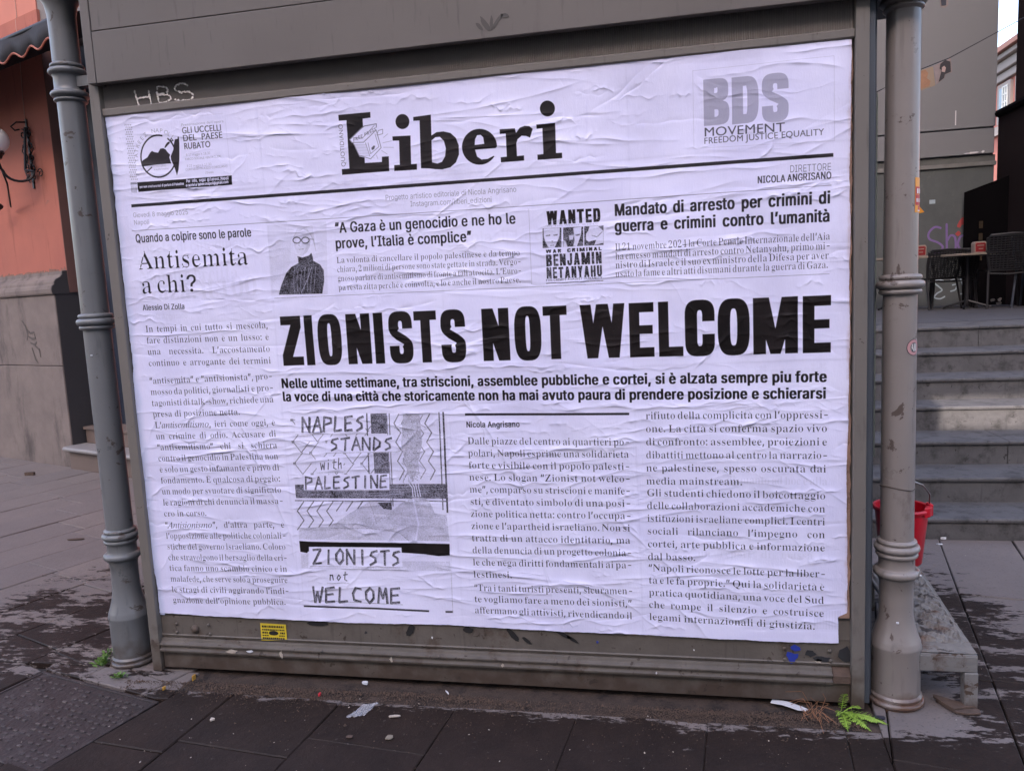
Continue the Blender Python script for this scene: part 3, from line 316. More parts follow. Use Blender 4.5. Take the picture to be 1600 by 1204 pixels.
GL['G']={
' ':(278,()),
'.':(219,((55,56,-12,-3,-10,-6,-6,-10,-2,-11,2,-12,6,-10,10,-6,12,-3,11,3,10,6,6,10,3,12,-3,11,-6,10,-10,6),)),
'A':(667,((181,343,-34,0,-147,-343,50,0,43,101,145,0,46,-101,50,0),(163,268,55,-123,-106,0),)),
'B':(563,((38,0,117,0,54,8,36,22,20,29,7,32,-6,32,-16,26,-26,20,-34,11,23,14,16,16,9,20,4,24,-7,32,-18,28,-33,19,-47,8,-99,0),(87,297,45,0,28,-4,18,-10,10,-15,3,-18,-4,-24,-14,-17,-22,-11,-64,-3),(87,151,59,0,33,-4,24,-11,13,-17,5,-21,-3,-19,-12,-18,-22,-12,-36,-5,-61,0),)),
'C':(708,((328,318,-63,21,-54,7,-75,-14,-59,-37,-39,-57,-14,-72,11,-57,33,-55,57,-42,83,-17,37,3,32,6,55,22,0,53,-30,-17,-30,-12,-30,-7,-29,-2,-57,9,-43,27,-28,40,-10,53,10,52,28,41,43,28,55,10,29,-3,28,-6,60,-27),)),
'D':(750,((38,0,133,0,76,14,57,38,36,55,12,64,-11,60,-32,55,-57,40,-81,15,-133,0),(87,297,76,0,62,-10,43,-28,25,-40,9,-48,-6,-38,-21,-41,-42,-34,-68,-14,-78,0),)),
'E':(500,((231,341,-193,0,0,-341,198,0,0,44,-149,0,0,106,139,0,0,44,-139,0,0,103,144,0),)),
'F':(469,((220,341,-182,0,0,-341,49,0,0,159,133,0,0,44,-133,0,0,94,133,0),)),
'G':(740,((337,168,-115,0,0,-44,66,0,0,-70,-36,-10,-38,-3,-56,9,-44,27,-28,41,-10,52,10,52,27,41,42,28,52,10,31,-3,31,-6,61,-25,0,50,-66,22,-56,7,-72,-14,-59,-37,-38,-56,-14,-70,14,-70,38,-54,57,-37,73,-13,65,7,65,22),)),
'I':(250,((87,341,-49,0,0,-341,49,0),)),
'J':(250,((87,341,-49,0,-2,-365,-7,-25,-17,-15,-43,-5,9,-45,15,-1,44,8,29,24,16,35,5,44),)),
'L':(490,((86,341,-49,0,0,-341,203,0,0,44,-154,0),)),
'M':(781,((355,341,-46,0,-113,-140,-113,140,-46,0,0,-341,49,0,0,266,106,-132,8,0,106,132,0,-266,49,0),)),
'N':(781,((353,341,-46,0,0,-264,-231,264,-39,0,0,-341,46,0,0,263,228,-263,42,0),)),
'O':(823,((23,171,12,-67,37,-56,57,-38,76,-15,77,15,58,39,36,55,13,67,-13,67,-37,56,-57,38,-76,14,-76,-15,-57,-38,-37,-55),(73,171,10,51,28,42,42,27,53,10,53,-10,42,-27,27,-42,11,-51,-11,-52,-27,-41,-42,-28,-53,-9,-53,9,-42,28,-28,41),)),
'P':(510,((35,341,0,-341,49,0,0,148,51,0,51,7,36,20,21,31,7,37,-6,38,-20,31,-34,21,-48,8),(84,297,58,0,27,-5,18,-12,10,-16,3,-19,-5,-23,-12,-16,-19,-11,-24,-3,-56,0),)),
'Q':(823,((248,0,57,22,45,38,29,50,11,60,-14,69,-38,56,-56,37,-71,14,-76,-13,-60,-36,-39,-56,-13,-70,10,-61,29,-51,46,-38,58,-21,36,-25,40,-21,44,-15,47,-9,44,44,-1,1,-26,-3,-28,2,-33,10),(209,301,52,-11,41,-27,28,-42,10,-52,-10,-49,-27,-41,-41,-28,-52,-10,-60,10,-43,28,-25,42,-9,49,7,42,23,43,41,32),)),
'R':(604,((39,341,0,-341,49,0,0,148,38,-2,20,-11,23,-23,75,-112,58,0,-83,123,-18,22,-21,17,24,14,18,18,11,24,4,28,-8,39,-23,30,-35,19,-46,7),(88,299,61,-4,21,-10,12,-16,4,-21,-3,-21,-11,-18,-20,-12,-33,-5,-31,0),)),
'S':(458,((200,322,-19,10,-38,12,-19,2,-43,-7,-33,-18,-21,-29,-7,-37,23,-57,101,-72,24,-43,-4,-15,-10,-14,-17,-10,-25,-4,-25,3,-23,9,-22,16,-20,21,0,-62,22,-14,23,-10,24,-6,27,-2,38,7,30,20,20,29,7,37,-23,64,-51,39,-50,31,-23,39,4,16,11,13,17,9,22,3,37,-8,21,-11,22,-17),)),
'T':(604,((294,341,-285,0,0,-44,118,0,0,-297,49,0,0,297,118,0),)),
'U':(708,((324,341,-49,0,-1,-221,-10,-37,-10,-15,-14,-11,-18,-9,-22,-5,-26,-2,-41,7,-17,9,-26,25,-6,14,-3,19,-1,226,-49,0,0,-212,12,-60,32,-42,45,-24,53,-8,66,10,47,28,29,44,9,57),)),
'V':(604,((302,341,-48,0,-102,-239,-103,239,-49,0,148,-344,10,0),)),
'Y':(604,((151,224,-92,117,-59,0,127,-160,0,-181,49,0,0,180,126,161,-59,0),)),
'Z':(646,((225,297,-217,-297,308,0,0,44,-217,0,217,297,-294,0,0,-44),)),
'a':(427,((206,40,-24,-12,-8,6,0,121,-7,33,-17,23,-26,14,-32,4,-23,-2,-20,-6,-17,-9,-14,-13,0,-49,16,17,18,11,18,7,19,2,17,-2,13,-7,7,-13,3,-17,0,-12,-67,-25,-24,-13,-18,-19,-7,-28,4,-21,11,-18,17,-12,23,-5,31,6,29,18,12,-18,10,-4,22,-1,34,17),(129,46,-29,-18,-23,1,-10,7,-7,10,-2,13,6,17,15,14,50,21),)),
'd':(510,((226,341,-45,0,0,-121,-25,7,-22,2,-45,-8,-36,-23,-23,-36,-8,-44,8,-49,21,-37,35,-24,45,-8,95,0),(181,38,-45,0,-32,5,-22,16,-11,23,-3,29,5,32,14,25,23,15,30,6,20,-2,21,-6),)),
'e':(479,((219,65,-39,-20,-19,-5,-20,-2,-29,4,-23,13,-15,21,-9,30,158,0,-7,54,-19,38,-31,23,-40,8,-43,-8,-33,-23,-22,-36,-7,-47,7,-45,21,-38,34,-27,47,-10,26,2,22,5,41,20),(66,135,7,24,13,17,18,11,23,4,21,-4,16,-11,11,-18,4,-23),)),
'g':(427,((211,225,-93,0,-41,-6,-31,-15,-19,-25,-7,-32,7,-33,21,-25,22,-12,-26,-14,-7,-9,-3,-10,5,-15,18,-14,-26,-9,-17,-13,-11,-18,-3,-22,8,-27,21,-22,33,-14,42,-5,44,5,33,14,21,23,8,29,-4,21,-11,18,-20,14,-82,23,-13,7,-4,9,10,13,54,13,27,17,8,9,11,27,1,27,-4,12,-18,24,46,0),(148,147,-3,-17,-9,-14,-14,-8,-17,-3,-18,2,-15,9,-9,13,-3,17,4,15,9,13,14,9,18,3,16,-3,14,-9,10,-12),(167,-47,-5,-14,-12,-10,-19,-6,-26,-3,-27,3,-20,6,-12,11,-4,15,4,14,10,10,16,7,21,3,47,-7,19,-11),)),
'h':(500,((75,341,-44,0,0,-341,44,0,0,161,29,25,27,8,18,-4,14,-11,9,-18,3,-22,0,-139,45,0,0,138,-6,40,-16,28,-24,17,-31,6,-19,-2,-18,-7,-31,-25),)),
'i':(219,((77,225,-44,0,0,-225,44,0),(82,293,-3,10,-5,8,-9,6,-10,2,-10,-2,-9,-6,-5,-8,-2,-10,2,-11,5,-8,9,-6,10,-2,10,2,9,6,5,8),)),
'l':(219,((77,341,-44,0,0,-341,44,0),)),
'm':(771,((30,225,0,-225,44,0,0,163,27,22,29,7,16,-3,13,-10,8,-16,4,-23,0,-140,44,0,0,163,26,20,24,9,18,-4,15,-10,10,-16,4,-23,0,-139,44,0,0,141,-5,36,-15,28,-24,18,-30,6,-23,-3,-20,-9,-32,-28,-13,17,-16,13,-18,7,-20,3,-16,-2,-33,-17,-17,-15,0,30),)),
'n':(500,((75,225,-44,0,0,-225,44,0,0,161,29,25,27,8,18,-4,14,-11,9,-18,3,-22,0,-139,45,0,0,139,-6,40,-17,28,-24,17,-30,5,-19,-2,-18,-7,-31,-25),)),
'o':(552,((137,229,-47,-9,-38,-24,-25,-36,-9,-45,9,-48,24,-38,38,-25,48,-9,49,9,38,24,25,38,9,49,-9,45,-25,37,-39,23),(136,189,31,-6,24,-15,16,-24,6,-30,-6,-33,-15,-24,-24,-16,-32,-5,-29,5,-23,16,-15,25,-5,33,5,29,15,24,23,15),)),
'p':(500,((73,6,23,-8,22,-3,46,9,36,24,24,36,8,47,-8,49,-24,35,-40,22,-54,8,-77,0,0,-340,44,0),(73,185,41,0,31,-5,23,-15,14,-23,5,-31,-6,-30,-15,-24,-22,-16,-29,-5,-21,2,-21,8),)),
'r':(396,((35,225,0,-225,44,0,0,118,4,27,12,21,17,15,22,6,19,-7,22,-15,24,38,-27,20,-14,4,-13,2,-16,-3,-16,-10,-34,-43,0,52),)),
's':(385,((162,211,-34,13,-32,5,-31,-4,-23,-12,-15,-19,-5,-26,16,-38,37,-27,36,-22,16,-21,-3,-11,-7,-7,-23,-7,-33,7,-40,22,0,-48,39,-16,39,-5,29,5,23,14,16,21,6,27,-3,16,-9,14,-15,16,-66,44,-10,9,-2,9,2,8,6,6,21,6,29,-6,36,-17),)),
't':(333,((84,271,-84,-81,0,-5,39,0,0,-119,5,-28,13,-22,23,-15,32,-6,12,2,42,14,0,41,-26,-12,-24,-4,-21,7,-8,10,-3,17,0,115,71,0,0,40,-71,0),)),
'z':(417,((202,225,-191,0,0,-40,114,0,-119,-185,197,0,0,40,-120,0),)),
}
GL['S']={
'0':(559,((140,-5,-22,1,-19,5,-17,7,-14,10,-13,13,-11,15,-8,17,-12,41,-6,49,-1,27,1,26,6,49,12,40,8,17,11,15,13,13,14,9,17,7,20,5,22,1,20,-1,19,-5,16,-7,15,-9,12,-13,11,-15,9,-17,12,-41,4,-23,4,-52,-4,-52,-4,-23,-12,-41,-9,-17,-11,-15,-12,-13,-15,-10,-17,-7,-18,-5),(140,28,13,2,10,8,8,12,6,18,6,47,2,64,-2,64,-6,47,-6,17,-8,13,-10,7,-12,3,-13,-3,-11,-7,-8,-13,-5,-17,-7,-47,-2,-64,2,-64,7,-47,5,-18,8,-12,10,-8),)),
'1':(559,((49,0,0,27,52,1,8,6,4,9,2,16,0,251,-35,-38,-15,-11,-7,-3,-14,0,-14,10,-7,11,-2,16,34,12,20,10,58,42,56,0,1,-314,4,-10,8,-6,13,-2,40,0,0,-27),)),
'2':(559,((18,0,0,52,88,90,33,41,14,23,9,23,5,23,2,25,-3,24,-8,17,-12,10,-8,3,-20,-1,-10,-4,-8,-7,-6,-9,-8,-27,-2,-38,-26,3,-21,8,-8,7,-5,8,-4,24,3,17,3,8,13,15,18,13,25,9,14,3,34,2,26,-1,23,-5,19,-7,17,-9,13,-12,9,-15,5,-16,2,-27,-4,-17,-6,-16,-17,-28,-28,-33,-124,-121,117,0,14,2,12,7,9,11,10,30,30,0,-3,-105),)),
'4':(559,((90,0,0,27,30,1,13,5,5,4,6,15,1,41,-138,0,0,31,142,233,69,0,0,-231,52,0,0,-33,-52,0,1,-41,6,-15,5,-4,13,-5,23,-1,0,-27),(42,126,103,0,0,110,4,74,-31,-58),)),
'A':(650,((-7,0,0,14,14,2,11,7,14,21,122,303,13,0,125,-295,10,-20,9,-12,5,-3,14,-3,0,-14,-159,0,0,14,17,1,13,4,7,6,3,9,-4,18,-19,47,-111,0,-19,-48,-2,-15,2,-10,7,-7,11,-4,19,-1,0,-14),(85,120,95,0,-48,118),)),
'C':(697,((191,-8,-24,1,-23,5,-22,7,-20,10,-18,12,-16,15,-14,17,-12,19,-10,21,-7,22,-4,24,0,50,4,24,7,22,10,20,12,19,14,17,17,14,18,13,21,10,21,7,23,4,25,2,37,-5,59,-18,8,1,7,5,8,17,13,0,0,-117,-13,0,-20,41,-12,17,-15,15,-15,12,-17,8,-17,5,-18,2,-40,-10,-28,-30,-17,-51,-6,-70,6,-67,19,-47,31,-28,44,-9,30,3,30,12,27,20,25,26,14,-13,-28,-32,-33,-23,-38,-14),)),
'D':(738,((15,0,0,13,20,3,12,6,3,5,4,17,1,235,-2,24,-8,14,-13,7,-21,3,0,12,154,0,42,-3,37,-8,32,-14,26,-19,20,-24,15,-29,9,-34,3,-38,-12,-75,-33,-53,-56,-31,-78,-11),(166,18,22,2,20,7,17,12,13,17,10,21,7,26,5,31,1,37,-6,66,-18,48,-29,28,-42,10,-16,-2,-9,-6,-4,-11,-1,-17,0,-243,5,-19,9,-5),)),
'E':(658,((11,0,0,13,22,2,14,7,7,14,2,22,0,217,-2,26,-3,9,-11,11,-17,5,-11,1,0,12,285,0,0,-101,-11,0,-5,21,-7,18,-9,15,-12,11,-15,7,-18,6,-22,3,-25,2,-24,-2,-9,-6,-4,-17,0,-113,24,1,24,9,9,7,7,10,11,29,4,18,12,0,0,-169,-13,0,-7,38,-8,17,-6,6,-6,6,-16,7,-35,4,0,-116,4,-20,3,-4,11,-4,35,-1,44,8,24,11,19,16,16,22,14,29,14,0,-20,-107),)),
'G':(756,((200,-8,-27,2,-24,4,-23,7,-21,10,-19,12,-16,14,-15,17,-12,19,-10,20,-7,23,-4,24,0,52,4,23,7,22,10,21,12,19,14,16,16,15,19,12,20,10,21,7,23,4,24,2,40,-5,57,-17,7,1,6,4,10,17,14,0,0,-118,-14,0,-19,41,-27,32,-21,15,-22,10,-24,3,-40,-10,-28,-30,-17,-50,-5,-70,1,-37,5,-33,8,-27,11,-23,14,-18,17,-12,19,-8,34,-2,20,6,6,4,8,14,3,19,0,42,-3,20,-7,12,-6,3,-34,6,0,12,168,0,0,-12,-28,-5,-5,-4,-6,-12,-2,-19,0,-74,-33,-13,-33,-9,-33,-6),)),
'I':(388,((10,0,0,13,29,7,11,9,5,16,1,11,-1,243,-1,8,-7,11,-14,6,-23,3,0,12,172,0,0,-12,-22,-3,-14,-6,-5,-4,-4,-15,-1,-241,2,-20,4,-9,11,-9,30,-7,0,-13),)),
'L':(635,((12,0,0,13,21,3,14,8,6,13,3,23,-1,234,-2,9,-7,13,-13,7,-21,4,0,12,174,0,0,-12,-25,-2,-11,-4,-8,-7,-5,-16,-1,-236,2,-27,7,-10,21,-4,41,2,27,7,23,11,18,18,16,25,14,31,13,0,-19,-115),)),
'N':(735,((300,-8,-220,269,0,-202,2,-23,6,-13,6,-4,8,-3,22,-3,0,-13,-110,0,0,13,26,4,11,9,4,10,2,23,0,230,-27,31,-6,4,-10,3,0,12,103,0,174,-213,0,155,-2,22,-4,10,-6,6,-10,4,-22,4,0,12,110,0,0,-12,-12,-2,-17,-5,-5,-4,-7,-13,-2,-22,0,-289),)),
'P':(622,((12,0,0,13,21,3,14,8,6,13,3,23,-1,233,-2,9,-7,14,-13,7,-21,4,0,12,147,0,55,-3,36,-8,23,-14,17,-18,6,-11,8,-24,-1,-34,-6,-18,-10,-16,-14,-14,-18,-12,-21,-8,-25,-4,-73,-2,0,-93,2,-23,7,-13,5,-5,8,-3,22,-3,0,-13),(136,171,31,1,15,3,11,6,9,7,7,10,5,13,4,34,-4,34,-9,24,-8,8,-10,5,-12,4,-21,1,-10,-3,-7,-10),)),
'Q':(782,((282,-86,-48,5,-39,16,-32,27,-24,37,-34,16,-16,11,-26,24,-20,30,-14,33,-8,37,0,38,7,35,13,32,18,28,24,24,28,19,32,13,36,7,37,0,34,-6,31,-14,28,-18,23,-24,18,-28,14,-32,6,-36,-1,-48,-6,-27,-11,-26,-14,-23,-18,-21,-21,-18,-25,-14,-28,-11,16,-26,19,-19,23,-11,27,-4,35,5,3,-14,-45,-13),(198,9,37,10,27,30,16,50,5,71,-1,37,-5,32,-7,27,-11,23,-13,18,-15,13,-18,7,-19,3,-38,-10,-27,-30,-16,-50,-5,-70,2,-37,4,-33,8,-27,10,-23,13,-18,16,-13,17,-7),)),
'S':(581,((32,-8,0,126,15,0,6,-26,9,-22,10,-18,11,-15,13,-11,15,-8,17,-5,19,-2,25,4,10,5,16,15,8,20,2,12,-3,15,-7,14,-13,12,-84,45,-18,11,-26,24,-9,13,-6,14,-5,32,3,28,10,25,15,20,10,8,23,12,12,4,28,3,15,-1,70,-15,10,4,6,12,13,0,0,-109,-12,0,-15,38,-22,29,-18,14,-20,9,-20,3,-13,-1,-20,-7,-8,-5,-11,-16,-4,-19,3,-18,4,-8,13,-13,20,-12,87,-43,20,-15,15,-17,13,-26,4,-32,-4,-30,-12,-26,-18,-21,-12,-9,-28,-13,-15,-4,-36,-4,-19,1,-18,4,-43,12,-11,-4,-6,-13),)),
'T':(630,((69,0,0,13,22,3,15,7,4,6,5,19,1,275,-24,-2,-16,-4,-15,-7,-12,-10,-11,-12,-8,-15,-5,-17,-3,-19,-14,0,0,102,298,0,0,-103,-13,0,-9,38,-18,27,-28,16,-42,6,1,-276,4,-19,5,-5,14,-8,24,-2,0,-13),)),
'V':(637,((158,-10,-129,302,-17,26,-14,7,-9,2,0,12,168,0,0,-12,-27,-3,-11,-5,-5,-8,0,-10,6,-19,73,-175,66,174,5,18,-1,11,-4,9,-10,4,-26,4,0,12,106,0,0,-12,-14,-3,-11,-6,-15,-22,-118,-306),)),
'Z':(658,((15,0,0,8,191,312,-77,-2,-34,-10,-9,-5,-16,-16,-13,-22,-11,-29,-13,0,10,103,260,0,0,-9,-189,-308,89,1,22,4,19,8,16,11,14,13,12,18,9,21,8,24,13,0,-13,-122),)),
'a':(512,((190,-8,-17,3,-12,6,-8,10,-4,15,-18,-14,-19,-10,-20,-6,-21,-3,-23,4,-10,5,-15,15,-7,19,1,27,6,14,10,13,14,11,19,11,50,20,32,10,-1,47,-4,16,-9,10,-15,4,-9,1,-14,-1,-10,-3,-6,-5,-2,-9,12,-21,2,-9,-3,-12,-7,-10,-11,-6,-13,-2,-20,5,-11,15,-2,23,6,15,20,20,20,9,23,6,27,2,24,-1,21,-4,17,-6,13,-8,10,-12,7,-13,4,-17,2,-144,2,-4,6,-2,12,5,6,-10,-13,-13,-13,-9,-14,-5),(113,25,17,6,18,16,0,79,-26,-9,-19,-14,-11,-18,-4,-23,2,-16,4,-12,8,-7),)),
'b':(537,((32,-9,0,309,-5,19,-7,5,-14,3,0,12,97,0,0,-131,13,12,15,10,16,5,30,1,12,-3,22,-10,18,-18,8,-10,11,-26,6,-29,1,-16,-4,-36,-5,-17,-14,-29,-19,-23,-25,-17,-29,-8,-16,-2,-17,2,-16,6,-16,9,-16,12,-38,-30),(136,11,12,1,10,5,9,8,6,12,7,34,3,48,-3,40,-8,28,-6,9,-8,7,-10,4,-11,2,-11,-2,-10,-6,-9,-9,-4,-12,0,-129,2,-18,6,-12,11,-8),)),
'c':(437,((116,-8,-27,4,-13,5,-22,15,-19,22,-13,26,-4,15,-3,33,0,17,8,33,7,14,8,14,21,22,26,16,14,5,15,3,33,1,28,-8,20,-15,10,-20,2,-11,-3,-13,-6,-10,-9,-6,-13,-2,-13,2,-9,7,-6,10,-2,16,1,15,-1,8,-4,6,-7,4,-9,1,-19,-5,-13,-15,-8,-26,-2,-35,1,-26,3,-22,6,-19,8,-16,10,-13,12,-8,13,-6,15,-1,13,1,13,5,24,19,10,-9,-20,-23,-23,-16,-25,-10),)),
'd':(551,((104,-8,-25,4,-21,12,-18,18,-14,24,-9,28,-2,32,3,36,9,31,14,25,9,11,22,15,24,8,29,-1,15,-5,14,-9,12,-12,0,90,-2,13,-2,5,-9,6,-22,4,0,12,107,0,0,-292,2,-12,5,-8,18,-6,0,-13,-44,-4,-53,-12,0,37,-12,-16,-14,-11,-17,-7),(128,21,11,2,11,8,10,11,6,15,0,123,-4,11,-8,10,-12,6,-12,2,-11,-1,-9,-5,-8,-7,-5,-10,-7,-30,-2,-42,2,-41,7,-29,5,-10,7,-7,8,-5),)),
'e':(448,((115,-8,-15,1,-25,8,-12,7,-20,18,-15,25,-6,15,-7,33,0,18,3,33,4,15,6,14,16,24,21,19,12,6,12,5,28,4,20,-2,19,-5,16,-9,13,-12,11,-16,8,-19,5,-21,2,-29,-124,0,4,-41,12,-28,19,-18,27,-5,14,2,13,6,13,10,12,14,11,-10,-20,-27,-23,-19,-26,-12),(87,143,63,0,0,32,-4,23,-6,15,-5,4,-15,4,-15,-4,-10,-13,-6,-22),)),
'f':(318,((11,0,0,12,15,3,10,8,2,7,1,25,0,151,-27,0,0,25,27,0,1,51,5,16,7,14,11,12,13,10,16,7,17,4,21,1,14,-1,25,-7,17,-14,9,-17,1,-9,-2,-15,-11,-14,-10,-4,-12,0,-11,4,-8,7,-4,15,1,11,8,19,-3,7,-17,1,-10,-5,-5,-10,-2,-14,0,-69,42,0,0,-25,-42,0,0,-168,4,-15,4,-4,11,-5,20,-2,0,-12),)),
'g':(487,((109,-105,-43,4,-17,4,-24,14,-8,8,-5,10,-1,9,2,12,8,10,12,8,18,7,-15,9,-10,9,-6,11,-2,13,3,17,4,8,15,14,36,20,-26,13,-19,17,-11,21,-4,25,4,22,10,19,15,16,20,12,25,8,42,1,42,-9,62,0,0,-27,-36,0,13,-23,4,-25,-3,-21,-3,-10,-12,-17,-16,-13,-19,-9,-23,-5,-35,1,-12,-2,-14,-10,-5,-13,2,-7,6,-5,9,-3,74,-3,27,-5,19,-8,13,-12,8,-17,2,-21,-2,-17,-6,-15,-10,-13,-14,-11,-18,-9,-22,-6,-25,-4),(117,93,15,4,10,12,5,20,2,28,-2,29,-5,20,-10,11,-15,4,-15,-4,-10,-11,-5,-20,-2,-29,2,-28,5,-20,10,-13),(120,-87,33,3,24,7,14,12,5,16,-3,11,-7,7,-23,5,-91,0,-13,-12,-3,-8,-1,-8,3,-12,13,-11,8,-4,25,-5),)),
'h':(567,((14,0,0,12,16,4,6,7,3,19,0,262,-3,11,-5,8,-17,5,0,11,96,0,0,-140,15,16,17,12,18,8,21,2,28,-5,21,-15,12,-25,4,-34,1,-130,7,-12,17,-4,0,-12,-120,0,0,12,12,2,7,5,4,10,1,13,-1,137,-6,17,-5,4,-12,2,-11,-2,-11,-5,-10,-8,-9,-12,0,-141,3,-11,5,-7,16,-4,0,-12),)),
'i':(295,((75,270,-15,2,-12,8,-8,12,-2,15,2,15,8,12,12,8,15,3,15,-3,12,-8,8,-12,3,-15,-3,-15,-8,-12,-13,-8),(14,0,0,12,17,4,5,7,3,19,-1,161,-6,12,-17,4,1,12,95,0,0,-197,2,-11,5,-6,16,-5,0,-12),)),
'k':(534,((13,0,0,12,13,2,8,5,4,9,1,14,0,262,-2,12,-5,7,-17,4,1,12,94,0,0,-213,59,59,12,17,-1,10,-5,4,-22,3,0,12,104,0,0,-12,-14,-3,-14,-4,-12,-8,-51,-48,92,-130,10,-11,12,-3,0,-12,-123,0,0,12,17,3,3,3,1,8,-5,11,-52,73,-11,-10,0,-66,3,-11,5,-6,16,-5,0,-12),)),
'l':(297,((14,0,0,12,17,4,5,7,3,19,0,262,-2,11,-5,8,-17,4,0,12,96,0,0,-305,2,-11,5,-6,16,-5,0,-12),)),
'm':(825,((14,0,0,12,16,4,6,7,3,19,0,154,-3,11,-5,7,-17,5,0,12,95,0,0,-34,15,18,16,12,18,8,19,2,23,-3,18,-8,13,-13,8,-18,15,18,17,13,19,8,21,3,28,-5,20,-15,12,-25,4,-34,1,-130,7,-12,16,-4,0,-12,-118,0,0,12,12,2,7,6,4,9,1,13,-1,137,-6,17,-5,4,-12,2,-11,-2,-10,-4,-18,-19,0,-142,2,-11,5,-8,16,-4,0,-12,-116,0,0,12,11,2,8,6,3,9,2,13,-2,137,-6,17,-4,3,-12,3,-12,-2,-10,-5,-10,-8,-8,-12,0,-140,3,-11,4,-7,16,-5,0,-12),)),
'n':(567,((14,0,0,12,16,4,6,7,3,19,0,154,-3,11,-5,7,-17,5,0,12,96,0,0,-32,15,17,17,12,18,7,21,2,28,-5,21,-15,12,-25,4,-34,1,-130,7,-12,17,-4,0,-12,-120,0,0,12,12,2,7,5,4,10,1,13,-1,137,-6,17,-5,4,-12,2,-11,-2,-11,-5,-10,-8,-9,-12,0,-141,3,-11,5,-7,16,-4,0,-12),)),
'o':(501,((126,-8,-17,1,-29,9,-13,7,-22,18,-9,12,-14,28,-4,15,-4,33,4,33,4,15,6,15,17,25,22,18,13,7,29,8,16,1,31,-4,14,-5,13,-6,22,-19,17,-24,6,-15,4,-15,4,-34,-1,-18,-7,-32,-6,-14,-17,-24,-22,-19,-13,-7,-29,-8),(126,9,9,1,8,4,7,6,8,15,4,26,2,54,-3,54,-6,33,-12,15,-8,4,-9,2,-11,-2,-8,-4,-7,-6,-4,-9,-7,-33,-2,-54,2,-54,7,-32,12,-15,8,-4),)),
'p':(553,((13,-104,0,12,14,3,9,10,3,31,0,239,-4,20,-8,5,-12,4,0,11,92,0,0,-35,12,18,15,13,18,8,20,3,12,-1,24,-8,10,-7,18,-18,13,-24,9,-29,3,-32,-3,-35,-4,-15,-11,-29,-8,-12,-18,-19,-23,-12,-12,-3,-13,-2,-17,2,-16,6,-14,10,-12,14,0,-76,3,-21,4,-9,7,-6,23,-4,0,-12),(146,21,10,1,9,5,7,7,6,10,7,30,3,41,-2,40,-6,30,-5,9,-7,7,-9,5,-11,1,-11,-2,-10,-6,-9,-10,-8,-14,0,-124,7,-13,8,-9,9,-6),)),
'q':(542,((130,-104,0,12,25,5,4,2,6,9,2,14,0,84,-13,-13,-15,-9,-16,-5,-17,-2,-26,4,-11,4,-20,14,-16,21,-6,12,-9,27,-3,32,1,18,7,34,14,29,20,24,25,16,14,5,31,5,16,-2,17,-5,16,-9,16,-12,38,29,8,0,0,-308,3,-12,5,-6,18,-5,0,-12),(133,22,11,2,11,6,8,8,4,12,0,130,-3,17,-6,13,-10,7,-14,3,-12,-2,-10,-5,-8,-8,-6,-10,-8,-33,-3,-46,3,-42,7,-29,6,-10,8,-7,10,-5),)),
'r':(428,((14,0,0,12,17,4,5,7,3,19,-1,161,-6,12,-17,4,1,12,93,0,0,-43,22,29,26,17,17,3,9,-1,9,-2,13,-8,8,-12,3,-16,-3,-13,-11,-14,-11,-5,-18,1,-8,5,-14,17,-10,5,-11,-4,-5,-4,-9,-14,-3,-8,-2,-21,0,-109,2,-7,5,-8,11,-5,18,-2,0,-12),)),
's':(429,((113,-8,-23,3,-35,12,-11,-4,-6,-10,-11,0,0,86,13,0,9,-29,7,-11,18,-18,20,-9,19,0,14,4,6,4,8,10,2,14,-2,10,-5,9,-8,8,-61,32,-26,23,-6,9,-7,19,1,25,4,14,6,12,9,12,12,9,13,6,15,4,21,1,50,-10,7,3,6,8,10,0,0,-73,-12,0,-4,13,-12,20,-8,8,-16,11,-19,4,-14,-2,-10,-6,-8,-14,1,-17,10,-13,64,-34,19,-15,12,-16,6,-21,-1,-30,-4,-15,-7,-13,-9,-11,-12,-10,-13,-6,-16,-4),)),
't':(340,((92,-7,-14,1,-21,7,-8,7,-10,18,-3,27,0,155,-21,0,0,15,51,52,30,41,12,0,0,-85,47,0,0,-23,-47,0,0,-161,6,-13,11,-4,8,2,8,4,13,20,12,-7,-14,-24,-16,-18,-20,-10),)),
'u':(558,((98,-8,-16,2,-14,4,-11,6,-8,9,-7,11,-7,30,-2,146,-7,14,-17,5,0,12,97,0,0,-182,3,-11,7,-7,16,-4,11,1,10,4,17,17,-1,152,-4,10,-4,3,-20,5,0,12,100,0,0,-187,6,-15,8,-5,13,-2,0,-12,-45,-5,-53,-13,0,38,-14,-16,-17,-11,-20,-8),)),
'v':(456,((106,-8,-81,200,-12,21,-15,6,0,12,124,0,0,-12,-15,-1,-6,-2,-4,-5,-1,-7,42,-113,42,112,-2,7,-5,5,-21,4,0,12,75,0,0,-11,-17,-8,-13,-23,-78,-197),)),
'w':(647,((91,-8,-80,209,-9,13,-10,5,0,12,111,0,0,-12,-12,-3,-4,-2,-2,-12,39,-107,33,80,-14,37,-4,5,-14,3,0,11,116,0,0,-12,-16,-4,-4,-4,-1,-7,30,-99,38,97,-3,11,-5,3,-15,4,0,11,67,0,0,-11,-13,-5,-10,-17,-82,-206,-12,0,-49,155,-62,-155),)),
'x':(475,((4,0,0,11,21,11,11,9,56,71,-67,103,-7,7,-15,7,0,12,123,0,0,-12,-16,-3,-4,-3,-1,-4,6,-15,26,-41,33,43,4,8,0,6,-5,6,-19,3,0,12,82,0,0,-10,-22,-11,-10,-9,-52,-64,71,-113,9,-10,10,-2,0,-12,-122,0,0,12,13,1,6,3,3,4,-1,7,-4,11,-30,47,-30,-39,-9,-16,0,-11,5,-4,19,-4,0,-11),)),
